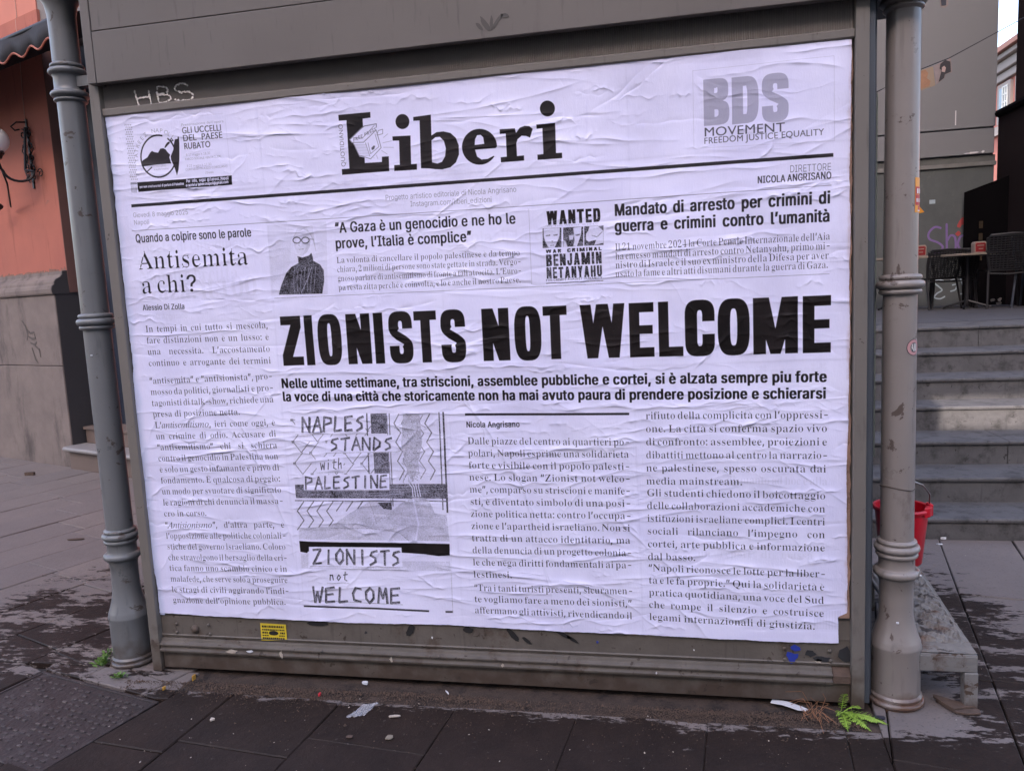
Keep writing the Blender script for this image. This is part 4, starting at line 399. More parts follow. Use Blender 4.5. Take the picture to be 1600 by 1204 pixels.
'y':(447,((39,-105,-17,3,-14,9,-6,6,-6,15,-1,10,5,17,13,13,14,2,11,-1,10,-6,6,-8,3,-26,7,-2,4,1,11,9,12,18,8,19,6,22,-82,201,-11,17,-6,3,-10,2,0,12,125,0,0,-12,-20,-3,-4,-4,-1,-9,42,-114,35,94,4,19,-2,9,-4,5,-20,3,0,12,72,0,0,-12,-13,-6,-14,-24,-75,-207,-19,-43,-12,-19,-12,-13,-14,-7),)),
'z':(436,((10,0,0,11,115,203,-42,-1,-21,-6,-15,-12,-6,-9,-8,-25,-13,0,4,70,181,0,0,-14,-111,-198,36,0,26,7,18,15,7,10,13,29,12,0,-6,-80),)),
}
GL['T']={
'A':(690,((-63,0,2,10,16,2,16,6,29,24,265,312,10,0,-12,-319,9,-17,14,-6,20,-2,-1,-10,-140,0,2,10,24,2,12,8,4,6,5,19,3,73,-116,0,-10,-4,-40,-47,-24,-34,-1,-11,4,-7,9,-4,22,-1,-3,-10),(107,136,109,0,6,137),)),
'a':(509,((37,-6,-17,3,-14,11,-8,17,-3,23,5,41,6,21,18,41,12,19,31,34,17,14,35,16,32,0,10,-5,8,-9,4,-11,7,21,38,0,-53,-191,2,-11,13,0,30,32,7,-6,-20,-27,-18,-18,-18,-11,-15,-4,-16,6,-4,7,0,20,16,61,-28,-42,-25,-29,-26,-17),(61,25,18,6,21,17,20,26,23,42,13,34,7,32,-2,23,-4,10,-8,6,-23,0,-23,-12,-22,-25,-18,-33,-17,-51,-6,-45,5,-23,7,-6),)),
'e':(428,((66,-5,-15,1,-25,11,-19,20,-5,13,-4,16,0,30,4,24,10,26,31,47,21,20,29,19,35,12,28,1,17,-5,16,-16,3,-16,-2,-15,-7,-15,-12,-14,-37,-25,-25,-9,-63,-14,-4,-33,3,-24,9,-16,14,-11,21,-3,18,3,18,7,40,32,7,-8,-24,-26,-25,-18,-27,-11),(48,118,44,11,33,19,12,12,13,27,2,15,-4,15,-6,4,-16,0,-16,-7,-16,-13,-30,-42),)),
'i':(264,((91,293,-18,8,-6,8,-1,10,7,18,9,6,9,2,10,-2,8,-6,6,-9,2,-9,-2,-11,-5,-8,-9,-5),(25,-6,-11,2,-8,5,-4,8,-2,16,45,172,-2,8,-6,5,-24,4,2,9,79,12,3,-3,0,-8,-54,-185,3,-11,8,-4,18,10,25,28,7,-7,-21,-27,-20,-19,-20,-11),)),
'm':(819,((305,-6,-11,2,-8,6,-6,21,3,25,37,137,-3,16,-11,4,-14,-4,-24,-16,-35,-41,-36,-66,-27,-78,-39,0,50,174,1,23,-3,4,-10,4,-16,-5,-21,-15,-24,-22,-23,-30,-25,-48,-30,-85,-40,0,55,193,-4,14,-28,7,2,9,45,5,31,7,5,-1,0,-11,-28,-91,36,45,33,32,31,20,28,6,13,-2,10,-5,5,-9,1,-24,-13,-58,33,43,31,31,30,18,28,6,13,-2,10,-5,5,-10,1,-25,-38,-144,-2,-17,5,-5,12,1,14,13,18,24,7,-8,-19,-28,-18,-19,-19,-12),)),
'n':(542,((166,-7,-11,2,-8,6,-5,8,-1,12,38,157,1,18,-3,5,-9,4,-17,-5,-19,-14,-20,-20,-27,-34,-25,-46,-28,-86,-41,0,55,190,-4,16,-11,5,-18,1,2,9,79,14,5,-1,-30,-102,37,45,17,18,33,25,14,8,26,7,13,-2,9,-5,5,-9,2,-12,-2,-20,-38,-136,-2,-20,5,-5,13,2,9,8,22,32,8,-6,-18,-30,-19,-22,-18,-12),)),
'o':(522,((79,-6,-34,6,-14,7,-21,21,-7,14,-5,16,0,32,12,43,16,27,20,24,23,21,26,17,41,13,32,-1,17,-4,26,-17,17,-26,4,-16,1,-30,-10,-38,-13,-25,-16,-23,-31,-30,-29,-18,-18,-7),(84,9,20,3,29,20,24,32,19,38,11,41,3,26,-3,23,-8,17,-13,10,-19,4,-12,-2,-24,-12,-24,-22,-11,-15,-18,-35,-15,-57,1,-41,15,-23),)),
's':(370,((58,-6,-19,1,-34,10,-8,-2,-4,-6,-9,0,10,82,9,0,9,-43,6,-10,15,-14,20,-4,16,2,18,16,6,16,0,18,-8,19,-38,51,-13,24,-4,23,4,23,5,10,17,16,23,8,31,0,34,-9,8,2,4,7,8,0,-10,-74,-8,0,-6,27,-10,20,-14,12,-19,4,-11,-3,-10,-6,-6,-9,-2,-11,4,-18,51,-73,8,-19,3,-18,-6,-28,-16,-23,-24,-16),)),
't':(278,((25,-6,-11,2,-7,4,-5,8,-1,18,48,185,-34,0,1,10,23,8,22,14,20,21,20,28,12,0,-19,-65,42,0,-4,-16,-42,0,-45,-177,2,-8,7,-3,15,9,24,27,7,-8,-20,-25,-19,-18,-18,-10),)),
}
INK=[]
def pts_(a): return [(-2.165+a[i]/4000.,.225+a[i+1]/4000.) for i in range(0,len(a),2)]
def L(g,w,*a): INK.append(('L',g,w,pts_(a)))
def P(g,*a): INK.append(('P',g,pts_(a)))
def T(f,t,x,z,u,v,*r): INK.append(('T',f,t,*pts_((x,z,u,v)),*r))
def V(f,t,x,z,u,v,c,g): INK.append(('V',f,t,*pts_((x,z,u,v)),c,g))
def A(f,t,x,z,*r): INK.append(('A',f,t,*pts_((x,z)),*r))
def B(x,z,u,v,g): INK.append(('B',*pts_((x,z,u,v)),g))
def H(l,*r): INK.append(('H',l,*r))
T('I','Nicola Angrisano',408,5134,1188,5134,0.024,0.9,0.003,1,1)
T('S','Gaza: il 100%',376,5448,2456,5434,0.075,0.9,0,1,1)
T('S','Napoli e la città',373,5717,2149,5689,0.06,0.92,0,1,1)
T('I','riposta di cittadinanza',362,6200,2561,6184,0.04,0.93,0.003,1,1)
T('I','di genocidi',9937,3882,10890,3894,0.055,0.93,0.01,1,1)
T('S','di quanto ad hoc e alla',9525,2421,10892,2394,0.03,0.87,0,1,1)
T('S','pubblica opinione che',10018,3148,10891,3119,0.028,0.9,0,1,1)
T('S','un report di massa',9100,1320,10704,1314,0.028,0.9,0,1,1)
T('I','parola, il loro',5578,6064,7019,6015,0.04,0.94,0.004,1,1)
P(0.955,2610,6475,3780,6459,3694,5415,2509,5421)
P(0.955,8051,6578,10951,6423,10952,6000,8037,6142)
P(0.955,5951,4852,7346,4852,7325,4309,5921,4304)
P(0.955,9758,3428,10916,3462,10917,2936,9752,2900)
B(10721,548,11070,271,0.8)
L(0.1,0.0125,396,6958,10945,6900)
L(0.35,0.0025,348,6567,2930,6543,7504,6513,10934,6508)
L(0.45,0.0022,2724,5381,10912,5334)
L(0.6,0.0018,6820,6474,6812,5398)
L(0.1,0.009,5705,3488,8156,3456)
L(0.75,0.0018,9158,8154,10962,8161,10973,7081,9155,7130,9158,8154)
L(0.78,0.0018,415,8229,2134,8230)
L(0.8,0.0018,2159,8152,2176,7149)
P(0.09,4009,8038,4515,8035,4512,7952,4389,7949,4375,7313,4640,7307,4646,7382,4755,7379,4749,7165,3999,7166,4000,7252,4122,7251,4132,7949,4011,7951)
P(0.09,5107,7846,5102,7820,5092,7796,5076,7776,5055,7761,5031,7751,5006,7747,4980,7749,4955,7758,4933,7772,4914,7790,4901,7813,4894,7838,4892,7864,4897,7890,4908,7913,4924,7933,4945,7949,4969,7959,4994,7963,5020,7960,5045,7952,5067,7938,5085,7919,5098,7896,5106,7872)
P(0.09,4831,7658,5112,7648,5094,7239,5184,7238,5178,7152,4824,7159,4830,7246,4917,7244,4929,7589,4830,7595)
P(0.09,5167,7906,5439,7915,5430,7621,5508,7660,5615,7662,5719,7631,5796,7556,5834,7446,5830,7318,5778,7209,5690,7144,5566,7125,5460,7136,5369,7155,5241,7168,5261,7846,5166,7849)
P(1,5428,7548,5488,7588,5556,7588,5612,7526,5636,7419,5617,7307,5564,7234,5496,7216,5418,7240)
P(0.09,6401,7384,6398,7428,6388,7471,6371,7511,6346,7549,6316,7582,6280,7609,6240,7631,6197,7645,6153,7652,6108,7652,6063,7645,6021,7630,5983,7608,5949,7580,5921,7546,5900,7508,5885,7467,5878,7424,5880,7380,5888,7336,5905,7294,5929,7256,5959,7222,5994,7194,6034,7171,6077,7156,6122,7148,6168,7147,6212,7154,6254,7169,6293,7190,6327,7218,6356,7251,6382,7232,6341,7258,6250,7222,6161,7221,6098,7268,6073,7364,6376,7362)
P(1,6071,7432,6081,7510,6114,7563,6165,7564,6201,7528,6211,7437)
P(0.09,6449,7619,6674,7613,6686,7548,6742,7616,6815,7637,6882,7626,6929,7583,6886,7464,6829,7492,6765,7502,6705,7458,6684,7403,6685,7227,6787,7228,6787,7155,6443,7156,6444,7230,6535,7231,6534,7550,6448,7552)
P(0.09,7259,7834,7255,7808,7244,7784,7229,7764,7208,7748,7185,7738,7159,7734,7133,7736,7108,7745,7085,7760,7066,7779,7052,7802,7044,7827,7042,7854,7046,7880,7057,7903,7072,7924,7093,7939,7116,7949,7142,7953,7168,7951,7193,7942,7216,7928,7235,7909,7249,7886,7257,7860)
P(0.09,6983,7639,7254,7637,7250,7224,7334,7222,7334,7145,6979,7148,6979,7223,7066,7224,7067,7579,6984,7578)
P(0.99,3988,7941,4129,7946,4110,7272,3988,7267)
V('G','QUOTIDIANO',4066,7282,4071,7905,0.02,0.25)
P(0.97,4161,7669,4381,7826,4595,7858,4696,7734,4640,7508,4468,7364,4299,7415,4212,7608)
L(0.3,0.0035,4161,7669,4339,7802,4403,7842,4595,7858,4591,7808)
L(0.35,0.003,4161,7669,4193,7624,4375,7612,4588,7771)
L(0.4,0.0025,4219,7692,4359,7670,4563,7838)
L(0.35,0.003,4213,7618,4299,7411)
L(0.35,0.003,4300,7429,4468,7364,4645,7512,4588,7762)
L(0.4,0.0025,4405,7602,4460,7402)
L(0.4,0.0025,4445,7598,4473,7438,4611,7529,4564,7718)
L(0.55,0.0016,4226,7594,4412,7572)
L(0.55,0.0016,4238,7570,4419,7549)
L(0.55,0.0016,4249,7547,4425,7526)
L(0.55,0.0016,4261,7524,4432,7503)
L(0.55,0.0016,4272,7500,4438,7480)
L(0.55,0.0016,4284,7477,4444,7458)
L(0.55,0.0016,4295,7454,4451,7435)
L(0.55,0.0016,4306,7430,4457,7412)
T('G','FREE PRESS',4214,7634,4588,7771,0.012,0.3,0.001,1,1)
L(0.35,0.0025,4593,7697,4618,7759,4689,7772,4684,7708,4603,7696)
L(0.5,0.002,4675,7579,4816,7595)
L(0.5,0.002,4680,7514,4839,7500)
L(0.5,0.002,4647,7471,4733,7413)
L(0.5,0.002,4690,7652,4764,7701)
L(0.5,0.002,4562,7413,4583,7355)
L(0.5,0.002,4519,7379,4524,7370)
P(0.2,4490,7521,4532,7554,4554,7543,4533,7498,4497,7488)
T('I','Giovedì 8 maggio 2025',391,6773,1379,6759,0.0185,0.38,0,1,1)
T('I','Napoli',394,6659,672,6650,0.0185,0.38,0,1,1)
T('I','Quando a colpire sono le parole',392,6376,2433,6351,0.033,0.12,0.0028,1,1)
T('S','Antisemita',393,5948,2344,5920,0.07,0.09,-0.0036,1,1)
T('S','a chi',393,5561,1211,5553,0.07,0.09,-0.0036,1,1)
T('I','?',1223,5552,1422,5550,0.066,0.1,0.002,1,1)
T('I','Alessio Di Zolla',386,5291,1158,5282,0.022,0.15,0.0022,1,1)
T('I','Progetto artistico editoriale di Nicola Angrisano',4655,6746,6654,6726,0.0195,0.35,0,1,1)
T('I','Instagram.com/liberi_edizioni',5035,6628,6284,6608,0.0195,0.35,0,1,1)
T('I','DIRETTORE',10402,6714,10937,6704,0.0235,0.28,0,1,1)
T('I','NICOLA ANGRISANO',9986,6599,10938,6594,0.0235,0.15,0.0022,1,1)
T('I','“A Gaza è un genocidio e ne ho le',3814,6319,6625,6280,0.0385,0.1,0.0036,1,1)
T('I','prove, l’Italia è complice”',3802,6086,5954,6064,0.0385,0.1,0.0036,1,1)
T('I','Mandato di arresto per crimini di',8042,6294,10932,6272,0.04,0.1,0.0048,2,1.05)
T('I','guerra e crimini contro l’umanità',8041,6073,10927,6032,0.04,0.1,0.0048,2,1.05)
T('I','Nelle ultime settimane, tra striscioni, assemblee pubbliche e cortei, si è alzata sempre piu forte',2714,3962,10890,3858,0.0375,0.08,0.0052,1,1)
T('I','la voce di una città che storicamente non ha mai avuto paura di prendere posizione e schierarsi',2716,3751,10882,3625,0.0375,0.08,0.0052,1,1)
T('I','Nicola Angrisano',5700,3287,6536,3282,0.0225,0.12,0.0026,1,1)
H((('Z',-1.47,-1.381,1.304,1.498),('I',-1.369,-1.334,1.303,1.498),('O',-1.315,-1.217,1.303,1.497),('N',-1.195,-1.097,1.302,1.496),('I',-1.083,-1.045,1.301,1.496),('S',-1.023,-0.9284,1.301,1.496),('T',-0.9207,-0.8322,1.3,1.495),('S',-0.8167,-0.7209,1.299,1.494),),0.07,0.218,0.178)
H((('N',-0.6564,-0.554,1.298,1.493),('O',-0.535,-0.4347,1.297,1.493),('T',-0.4266,-0.338,1.297,1.492),),0.07,0.218,0.178)
H((('W',-0.2903,-0.1287,1.296,1.491),('E',-0.1142,-0.0267,1.295,1.49),('L',-0.011,0.0743,1.294,1.49),('C',0.0807,0.1836,1.293,1.489),('O',0.1934,0.3017,1.293,1.488),('M',0.3128,0.4613,1.292,1.488),('E',0.4768,0.5686,1.291,1.487),),0.07,0.218,0.178)
H((('B',0.1584,0.2426,2.079,2.231),('D',0.2512,0.3375,2.076,2.229),('S',0.3479,0.4336,2.073,2.228),),0.55,0.34,0.2)
T('G','MOVEMENT',9286,7277,10348,7252,0.029,0.18,0.001,1,1)
T('G','FREEDOM JUSTICE EQUALITY',9288,7179,10844,7167,0.0205,0.2,0.001,1,1)
T('S','La volontà di cancellare il popolo palestinese è da tempo',3800,5866,6660,5819,0.0225,0.1,-0.0012,1,0.9)
T('S','chiara, 2 milioni di persone sono state gettate in strada. Vergo-',3800,5729,6658,5690,0.0225,0.1,-0.0012,1,0.9)
T('S','gnoso parlare di antisemitismo di fronte a tali atrocità. L’Euro-',3800,5591,6657,5560,0.0225,0.1,-0.0012,1,0.9)
T('S','pa resta zitta perché è coinvolta, e lo è anche il nostro Paese.',3800,5453,6655,5430,0.0225,0.1,-0.0012,1,0.9)
T('S','Il 21 novembre 2024 la Corte Penale Internazionale dell’Aia',8033,5810,10920,5791,0.0245,0.09,-0.0012,1,0.95)
T('S','ha emesso mandati di arresto contro Netanyahu, primo mi-',8031,5685,10912,5665,0.0245,0.09,-0.0012,1,0.95)
T('S','nistro di Israele e il suo ex ministro della Difesa per aver',8029,5561,10904,5539,0.0245,0.09,-0.0012,1,0.95)
T('S','usato la fame e altri atti disumani durante la guerra di Gaza.',8026,5436,10896,5413,0.0245,0.09,-0.0012,1,0.95)
T('S','In tempi in cui tutto si mescola,',393,4937,2572,4921,0.0262,0.06,-0.0013,1,0.98)
T('S','fare distinzioni non è un lusso: è',391,4753,2570,4734,0.0262,0.06,-0.0013,1,0.98)
T('S','una necessità. L’accostamento',389,4568,2569,4547,0.0262,0.06,-0.0013,1,0.98)
T('S','continuo e arrogante dei termini',387,4382,2568,4359,0.0262,0.06,-0.0013,1,0.98)
T('S','“antisemita” e “antisionista”, pro-',368,4088,2556,4110,0.0262,0.06,-0.0013,1,0.98)
T('S','mosso da politici, giornalisti e pro-',368,3904,2555,3925,0.0262,0.06,-0.0013,1,0.98)
T('S','tagonisti di talk-show, richiede una',368,3720,2554,3739,0.0262,0.06,-0.0013,1,0.98)
T('S','presa di posizione netta.',368,3536,2554,3552,0.0262,0.06,-0.0013,0,0.98)
T('S','L’~antisemitismo~, ieri come oggi, è',380,3348,2550,3364,0.0262,0.06,-0.0013,1,0.98)
T('S','un crimine di odio. Accusare di',378,3162,2551,3182,0.0262,0.06,-0.0013,1,0.98)
T('S','“antisemitismo” chi si schiera',377,2976,2552,2999,0.0262,0.06,-0.0013,1,0.98)
T('S','contro il genocidio in Palestina non',376,2788,2553,2816,0.0262,0.06,-0.0013,1,0.98)
T('S','è solo un gesto infamante e privo di',374,2600,2554,2631,0.0262,0.06,-0.0013,1,0.98)
T('S','fondamento. È qualcosa di peggio:',373,2412,2554,2446,0.0262,0.06,-0.0013,1,0.98)
T('S','un modo per svuotare di significato',372,2223,2555,2261,0.0262,0.06,-0.0013,1,0.98)
T('S','le ragioni di chi denuncia il massa-',371,2033,2556,2074,0.0262,0.06,-0.0013,1,0.98)
T('S','cro in corso.',369,1842,2556,1888,0.0262,0.06,-0.0013,0,0.98)
T('S','“~Antisionismo~”, d’altra parte, è',364,1640,2556,1678,0.0262,0.06,-0.0013,1,0.98)
T('S','l’opposizione alle politiche coloniali-',364,1454,2551,1492,0.0262,0.06,-0.0013,1,0.98)
T('S','stiche del governo israeliano. Coloro',364,1268,2546,1305,0.0262,0.06,-0.0013,1,0.98)
T('S','che stravolgono il bersaglio della cri-',364,1080,2541,1117,0.0262,0.06,-0.0013,1,0.98)
T('S','tica fanno uno scambio cinico e in',364,893,2536,929,0.0262,0.06,-0.0013,1,0.98)
T('S','malafede, che serve solo a proseguire',365,704,2530,740,0.0262,0.06,-0.0013,1,0.98)
T('S','le stragi di civili aggirando l’indi-',365,516,2525,550,0.0262,0.06,-0.0013,1,0.98)
T('S','gnazione dell’opinione pubblica.',365,326,2520,360,0.0262,0.06,-0.0013,0,0.98)
T('S','Dalle piazze del centro ai quartieri po-',5705,3029,8147,2989,0.0268,0.05,-0.0013,1,1.04)
T('S','polari, Napoli esprime una solidarietà',5703,2841,8145,2805,0.0268,0.05,-0.0013,1,1.04)
T('S','forte e visibile con il popolo palesti-',5701,2652,8142,2620,0.0268,0.05,-0.0013,1,1.04)
T('S','nese. Lo slogan “Zionist not welco-',5699,2462,8140,2435,0.0268,0.05,-0.0013,1,1.04)
T('S','me”, comparso su striscioni e manife-',5696,2272,8138,2249,0.0268,0.05,-0.0013,1,1.04)
T('S','sti, è diventato simbolo di una posi-',5694,2080,8136,2062,0.0268,0.05,-0.0013,1,1.04)
T('S','zione politica netta: contro l’occupa-',5692,1888,8134,1874,0.0268,0.05,-0.0013,1,1.04)
T('S','zione e l’apartheid israeliano. Non si',5690,1696,8132,1686,0.0268,0.05,-0.0013,1,1.04)
T('S','tratta di un attacco identitario, ma',5688,1502,8129,1497,0.0268,0.05,-0.0013,1,1.04)
T('S','della denuncia di un progetto colonia-',5686,1308,8127,1307,0.0268,0.05,-0.0013,1,1.04)
T('S','le che nega diritti fondamentali ai pa-',5684,1113,8124,1116,0.0268,0.05,-0.0013,1,1.04)
T('S','lestinesi.',5681,917,8122,925,0.0268,0.05,-0.0013,0,1.04)
T('S','“Tra i tanti turisti presenti, sicuramen-',5679,696,8125,713,0.0268,0.05,-0.0013,1,1.04)
T('S','te vogliamo fare a meno dei sionisti,”',5674,514,8123,518,0.0268,0.05,-0.0013,1,1.04)
T('S','affermano gli attivisti, rivendicando il',5669,332,8121,321,0.0268,0.05,-0.0013,1,1.04)
T('S','rifiuto della complicità con l’oppressi-',8398,3376,10894,3346,0.0268,0.05,-0.0013,1,1.04)
T('S','one. La città si conferma spazio vivo',8394,3183,10890,3155,0.0268,0.05,-0.0013,1,1.04)
T('S','di confronto: assemblee, proiezioni e',8390,2990,10887,2964,0.0268,0.05,-0.0013,1,1.04)
T('S','dibattiti mettono al centro la narrazio-',8387,2795,10883,2772,0.0268,0.05,-0.0013,1,1.04)
T('S','ne palestinese, spesso oscurata dai',8383,2600,10879,2579,0.0268,0.05,-0.0013,1,1.04)
T('S','media mainstream.',8380,2404,10876,2385,0.0268,0.05,-0.0013,0,1.04)
T('S','Gli studenti chiedono il boicottaggio',8382,2227,10867,2193,0.0268,0.05,-0.0013,1,1.04)
T('S','delle collaborazioni accademiche con',8380,2034,10866,2004,0.0268,0.05,-0.0013,1,1.04)
T('S','istituzioni israeliane complici. I centri',8377,1841,10864,1814,0.0268,0.05,-0.0013,1,1.04)
T('S','sociali rilanciano l’impegno con',8375,1647,10863,1623,0.0268,0.05,-0.0013,1,1.04)
T('S','cortei, arte pubblica e informazione',8373,1452,10861,1431,0.0268,0.05,-0.0013,1,1.04)
T('S','dal basso.',8371,1256,10860,1239,0.0268,0.05,-0.0013,0,1.04)
T('S','“Napoli riconosce le lotte per la liber-',8375,1081,10858,1044,0.0268,0.05,-0.0013,1,1.04)
T('S','tà e le fa proprie.” Qui la solidarietà è',8373,892,10856,848,0.0268,0.05,-0.0013,1,1.04)
T('S','pratica quotidiana, una voce del Sud',8371,702,10854,650,0.0268,0.05,-0.0013,1,1.04)
T('S','che rompe il silenzio e costruisce',8369,512,10852,452,0.0268,0.05,-0.0013,1,1.04)
T('S','legami internazionali di giustizia.',8367,321,10850,254,0.0268,0.05,-0.0013,0,1.04)
P(0.86,2708,6504,3688,6501,3620,5402,2673,5415)
P(0.8,2705,6296,3093,6303,3040,5908,2942,5759,2709,5616)
P(0.9,3096,6272,3118,6368,3189,6448,3292,6484,3406,6465,3481,6376,3502,6278,3504,6141,3482,6042,3418,5994,3340,6014,3248,5982,3154,6049,3111,6134)
L(0.62,0.0014,3125,6294,3211,6429,3361,6408,3454,6250)
L(0.62,0.0014,3140,6306,3231,6431,3370,6392,3456,6235)
L(0.62,0.0014,3154,6317,3251,6432,3378,6376,3458,6220)
L(0.62,0.0014,3168,6328,3271,6434,3387,6360,3460,6204)
L(0.62,0.0014,3183,6340,3291,6436,3396,6345,3462,6189)
L(0.62,0.0014,3197,6351,3311,6438,3404,6329,3464,6174)
L(0.62,0.0014,3211,6362,3331,6440,3413,6314,3466,6159)
L(0.62,0.0014,3226,6374,3351,6441,3421,6298,3468,6143)
L(0.62,0.0014,3240,6385,3371,6443,3430,6282,3470,6128)
L(0.62,0.0014,3254,6396,3391,6445,3438,6266,3472,6113)
L(0.62,0.0014,3268,6407,3411,6447,3447,6251,3474,6098)
L(0.62,0.0014,3283,6418,3431,6448,3456,6235,3476,6082)
L(0.62,0.0014,3297,6430,3451,6450,3464,6220,3478,6067)
P(0.8,3132,6300,3206,6381,3318,6398,3396,6351,3408,6253,3385,6148,3331,6057,3233,6008,3158,6061,3127,6163)
P(0.7,3364,6286,3408,6253,3385,6148,3331,6057,3254,6012,3309,6107)
P(0.88,3176,6298,3247,6348,3293,6306,3254,6171,3197,6129,3162,6177)
L(0.15,0.0042,3241,6245,3230,6222,3205,6207,3172,6204,3141,6212,3120,6231,3115,6255,3128,6277,3154,6291,3188,6294,3218,6284,3237,6264,3240,6240)
L(0.15,0.0042,3383,6236,3372,6214,3347,6199,3314,6195,3284,6204,3262,6223,3258,6247,3270,6269,3297,6283,3330,6285,3360,6275,3379,6255,3382,6231)
L(0.3,0.003,3242,6263,3262,6262)
L(0.5,0.003,3202,6107,3276,6109)
L(0.6,0.002,3224,6210,3201,6168,3226,6154)
L(0.3,0.003,3381,6255,3460,6244)
P(0.16,3166,6008,3248,5982,3360,6006,3403,6047,3418,5994,3426,5924,3536,5856,3585,5772,3581,5604,3532,5416,2804,5431,2858,5578,2959,5758,3052,5846,3174,5901,3176,5962)
L(0.38,0.0022,3118,5842,3068,5660,3072,5474)
L(0.38,0.0022,3173,5815,3128,5657,3126,5472)
L(0.38,0.0022,3227,5787,3189,5654,3179,5469)
L(0.38,0.0022,3288,5833,3249,5651,3232,5467)
L(0.38,0.0022,3342,5806,3308,5648,3286,5464)
L(0.38,0.0022,3396,5778,3368,5645,3339,5462)
L(0.38,0.0022,3457,5824,3428,5642,3392,5459)
L(0.45,0.003,3391,5828,3308,5648,3184,5444)
H((('W',-0.3964,-0.3571,1.782,1.831),('A',-0.3514,-0.3239,1.782,1.831),('N',-0.3182,-0.2927,1.782,1.831),('T',-0.2871,-0.2617,1.782,1.831),('E',-0.2561,-0.2346,1.782,1.83),('D',-0.229,-0.2038,1.782,1.83),),0.07,0.27,0.2)
T('I','BY THE WHOLE WORLD',7075,6202,7815,6192,0.005,0.5,0,1,1)
P(0.2,7009,6185,7282,6181,7271,5904,6997,5907)
P(0.2,7307,6180,7596,6176,7586,5903,7296,5905)
P(0.2,7610,6178,7886,6174,7877,5901,7600,5903)
P(0.9,7025,6180,7258,6178,7250,6072,7218,5990,7171,5907,7084,5910,7044,5989,7023,6065)
P(0.3,7048,6085,7114,6096,7118,6075,7053,6068)
P(0.3,7162,6088,7228,6093,7224,6072,7163,6072)
P(0.35,7121,6001,7159,6004,7147,5983)
P(0.3,7107,5941,7167,5945,7164,5933,7112,5930)
P(0.9,7452,6165,7570,6174,7561,6074,7531,5992,7495,5904,7442,5913,7466,5996,7459,6081)
P(0.75,7383,6064,7459,6070,7434,5998,7391,6000)
P(0.3,7480,6067,7545,6075,7538,6055,7485,6048)
P(0.85,7305,6006,7342,5972,7355,5902,7303,5905)
P(0.88,7687,6172,7883,6170,7875,5929,7741,5906,7776,5977,7701,5966,7668,5952,7632,5986,7630,6070,7664,6110)
P(0.25,7804,6164,7883,6170,7880,6096,7834,6141)
L(0.4,0.003,7714,6044,7788,6018,7864,6087)
H((('W',-0.4048,-0.3841,1.683,1.695),('A',-0.3799,-0.3657,1.682,1.695),('R',-0.3615,-0.3484,1.682,1.695),('C',-0.327,-0.3139,1.682,1.695),('R',-0.3097,-0.2967,1.682,1.695),('I',-0.2926,-0.287,1.682,1.695),('M',-0.2828,-0.263,1.682,1.695),('I',-0.2589,-0.2533,1.682,1.695),('N',-0.2492,-0.2362,1.682,1.695),('A',-0.2321,-0.2182,1.682,1.694),('L',-0.2141,-0.2033,1.682,1.694),),0.08,0.5,0.26)
H((('B',-0.4051,-0.3836,1.635,1.678),('E',-0.3784,-0.3602,1.635,1.678),('N',-0.355,-0.3336,1.635,1.678),('J',-0.3284,-0.3103,1.635,1.678),('A',-0.3051,-0.2823,1.635,1.678),('M',-0.2771,-0.2455,1.635,1.678),('I',-0.2403,-0.2305,1.635,1.678),('N',-0.2254,-0.2044,1.635,1.677),),0.12,0.27,0.2)
H((('N',-0.4054,-0.3872,1.591,1.632),('E',-0.3823,-0.3669,1.591,1.632),('T',-0.3621,-0.3439,1.591,1.631),('A',-0.3391,-0.3196,1.59,1.631),('N',-0.3148,-0.2967,1.59,1.631),('Y',-0.292,-0.2739,1.59,1.631),('A',-0.2692,-0.2498,1.59,1.63),('H',-0.2451,-0.2272,1.59,1.63),('U',-0.2225,-0.2047,1.59,1.63),),0.12,0.27,0.2)
T('I','FOR CRIMES AGAINST HUMANITY',7025,5426,7842,5424,0.008,0.2,0.001,1,1)
L(0.15,0.003,7029,5398,7852,5398)
L(0.35,0.0022,417,8199,436,8214)
L(0.5,0.0018,420,8218,434,8200)
L(0.35,0.0022,450,8196,468,8211)
L(0.5,0.0018,452,8215,466,8197)
L(0.35,0.0022,482,8194,500,8208)
L(0.5,0.0018,484,8212,498,8194)
L(0.35,0.0022,514,8191,532,8206)
L(0.5,0.0018,517,8209,531,8192)
L(0.35,0.0022,433,8162,452,8176)
L(0.5,0.0018,436,8180,450,8162)
L(0.35,0.0022,466,8159,484,8174)
L(0.5,0.0018,468,8177,482,8160)
L(0.35,0.0022,498,8156,516,8171)
L(0.5,0.0018,500,8174,514,8157)
L(0.35,0.0022,530,8153,548,8168)
L(0.5,0.0018,533,8172,547,8154)
L(0.35,0.0022,417,8127,435,8142)
L(0.5,0.0018,419,8145,434,8128)
L(0.35,0.0022,450,8124,468,8139)
L(0.5,0.0018,452,8142,466,8125)
L(0.35,0.0022,482,8121,500,8136)
L(0.5,0.0018,484,8140,498,8122)
L(0.35,0.0022,514,8118,532,8133)
L(0.5,0.0018,516,8137,530,8120)
L(0.35,0.0022,433,8089,451,8104)
L(0.5,0.0018,436,8108,450,8090)
L(0.35,0.0022,466,8086,484,8101)
L(0.5,0.0018,468,8105,482,8088)
L(0.35,0.0022,498,8084,516,8098)
L(0.5,0.0018,500,8102,514,8085)
L(0.35,0.0022,530,8081,548,8096)
L(0.5,0.0018,532,8100,547,8082)
L(0.35,0.0022,417,8054,435,8069)
L(0.5,0.0018,419,8073,433,8056)
L(0.35,0.0022,449,8052,468,8066)
L(0.5,0.0018,452,8070,466,8053)
L(0.35,0.0022,482,8049,500,8064)
L(0.5,0.0018,484,8068,498,8050)
L(0.35,0.0022,514,8046,532,8061)
L(0.5,0.0018,516,8065,530,8047)
L(0.35,0.0022,433,8017,451,8032)
L(0.5,0.0018,435,8035,449,8018)
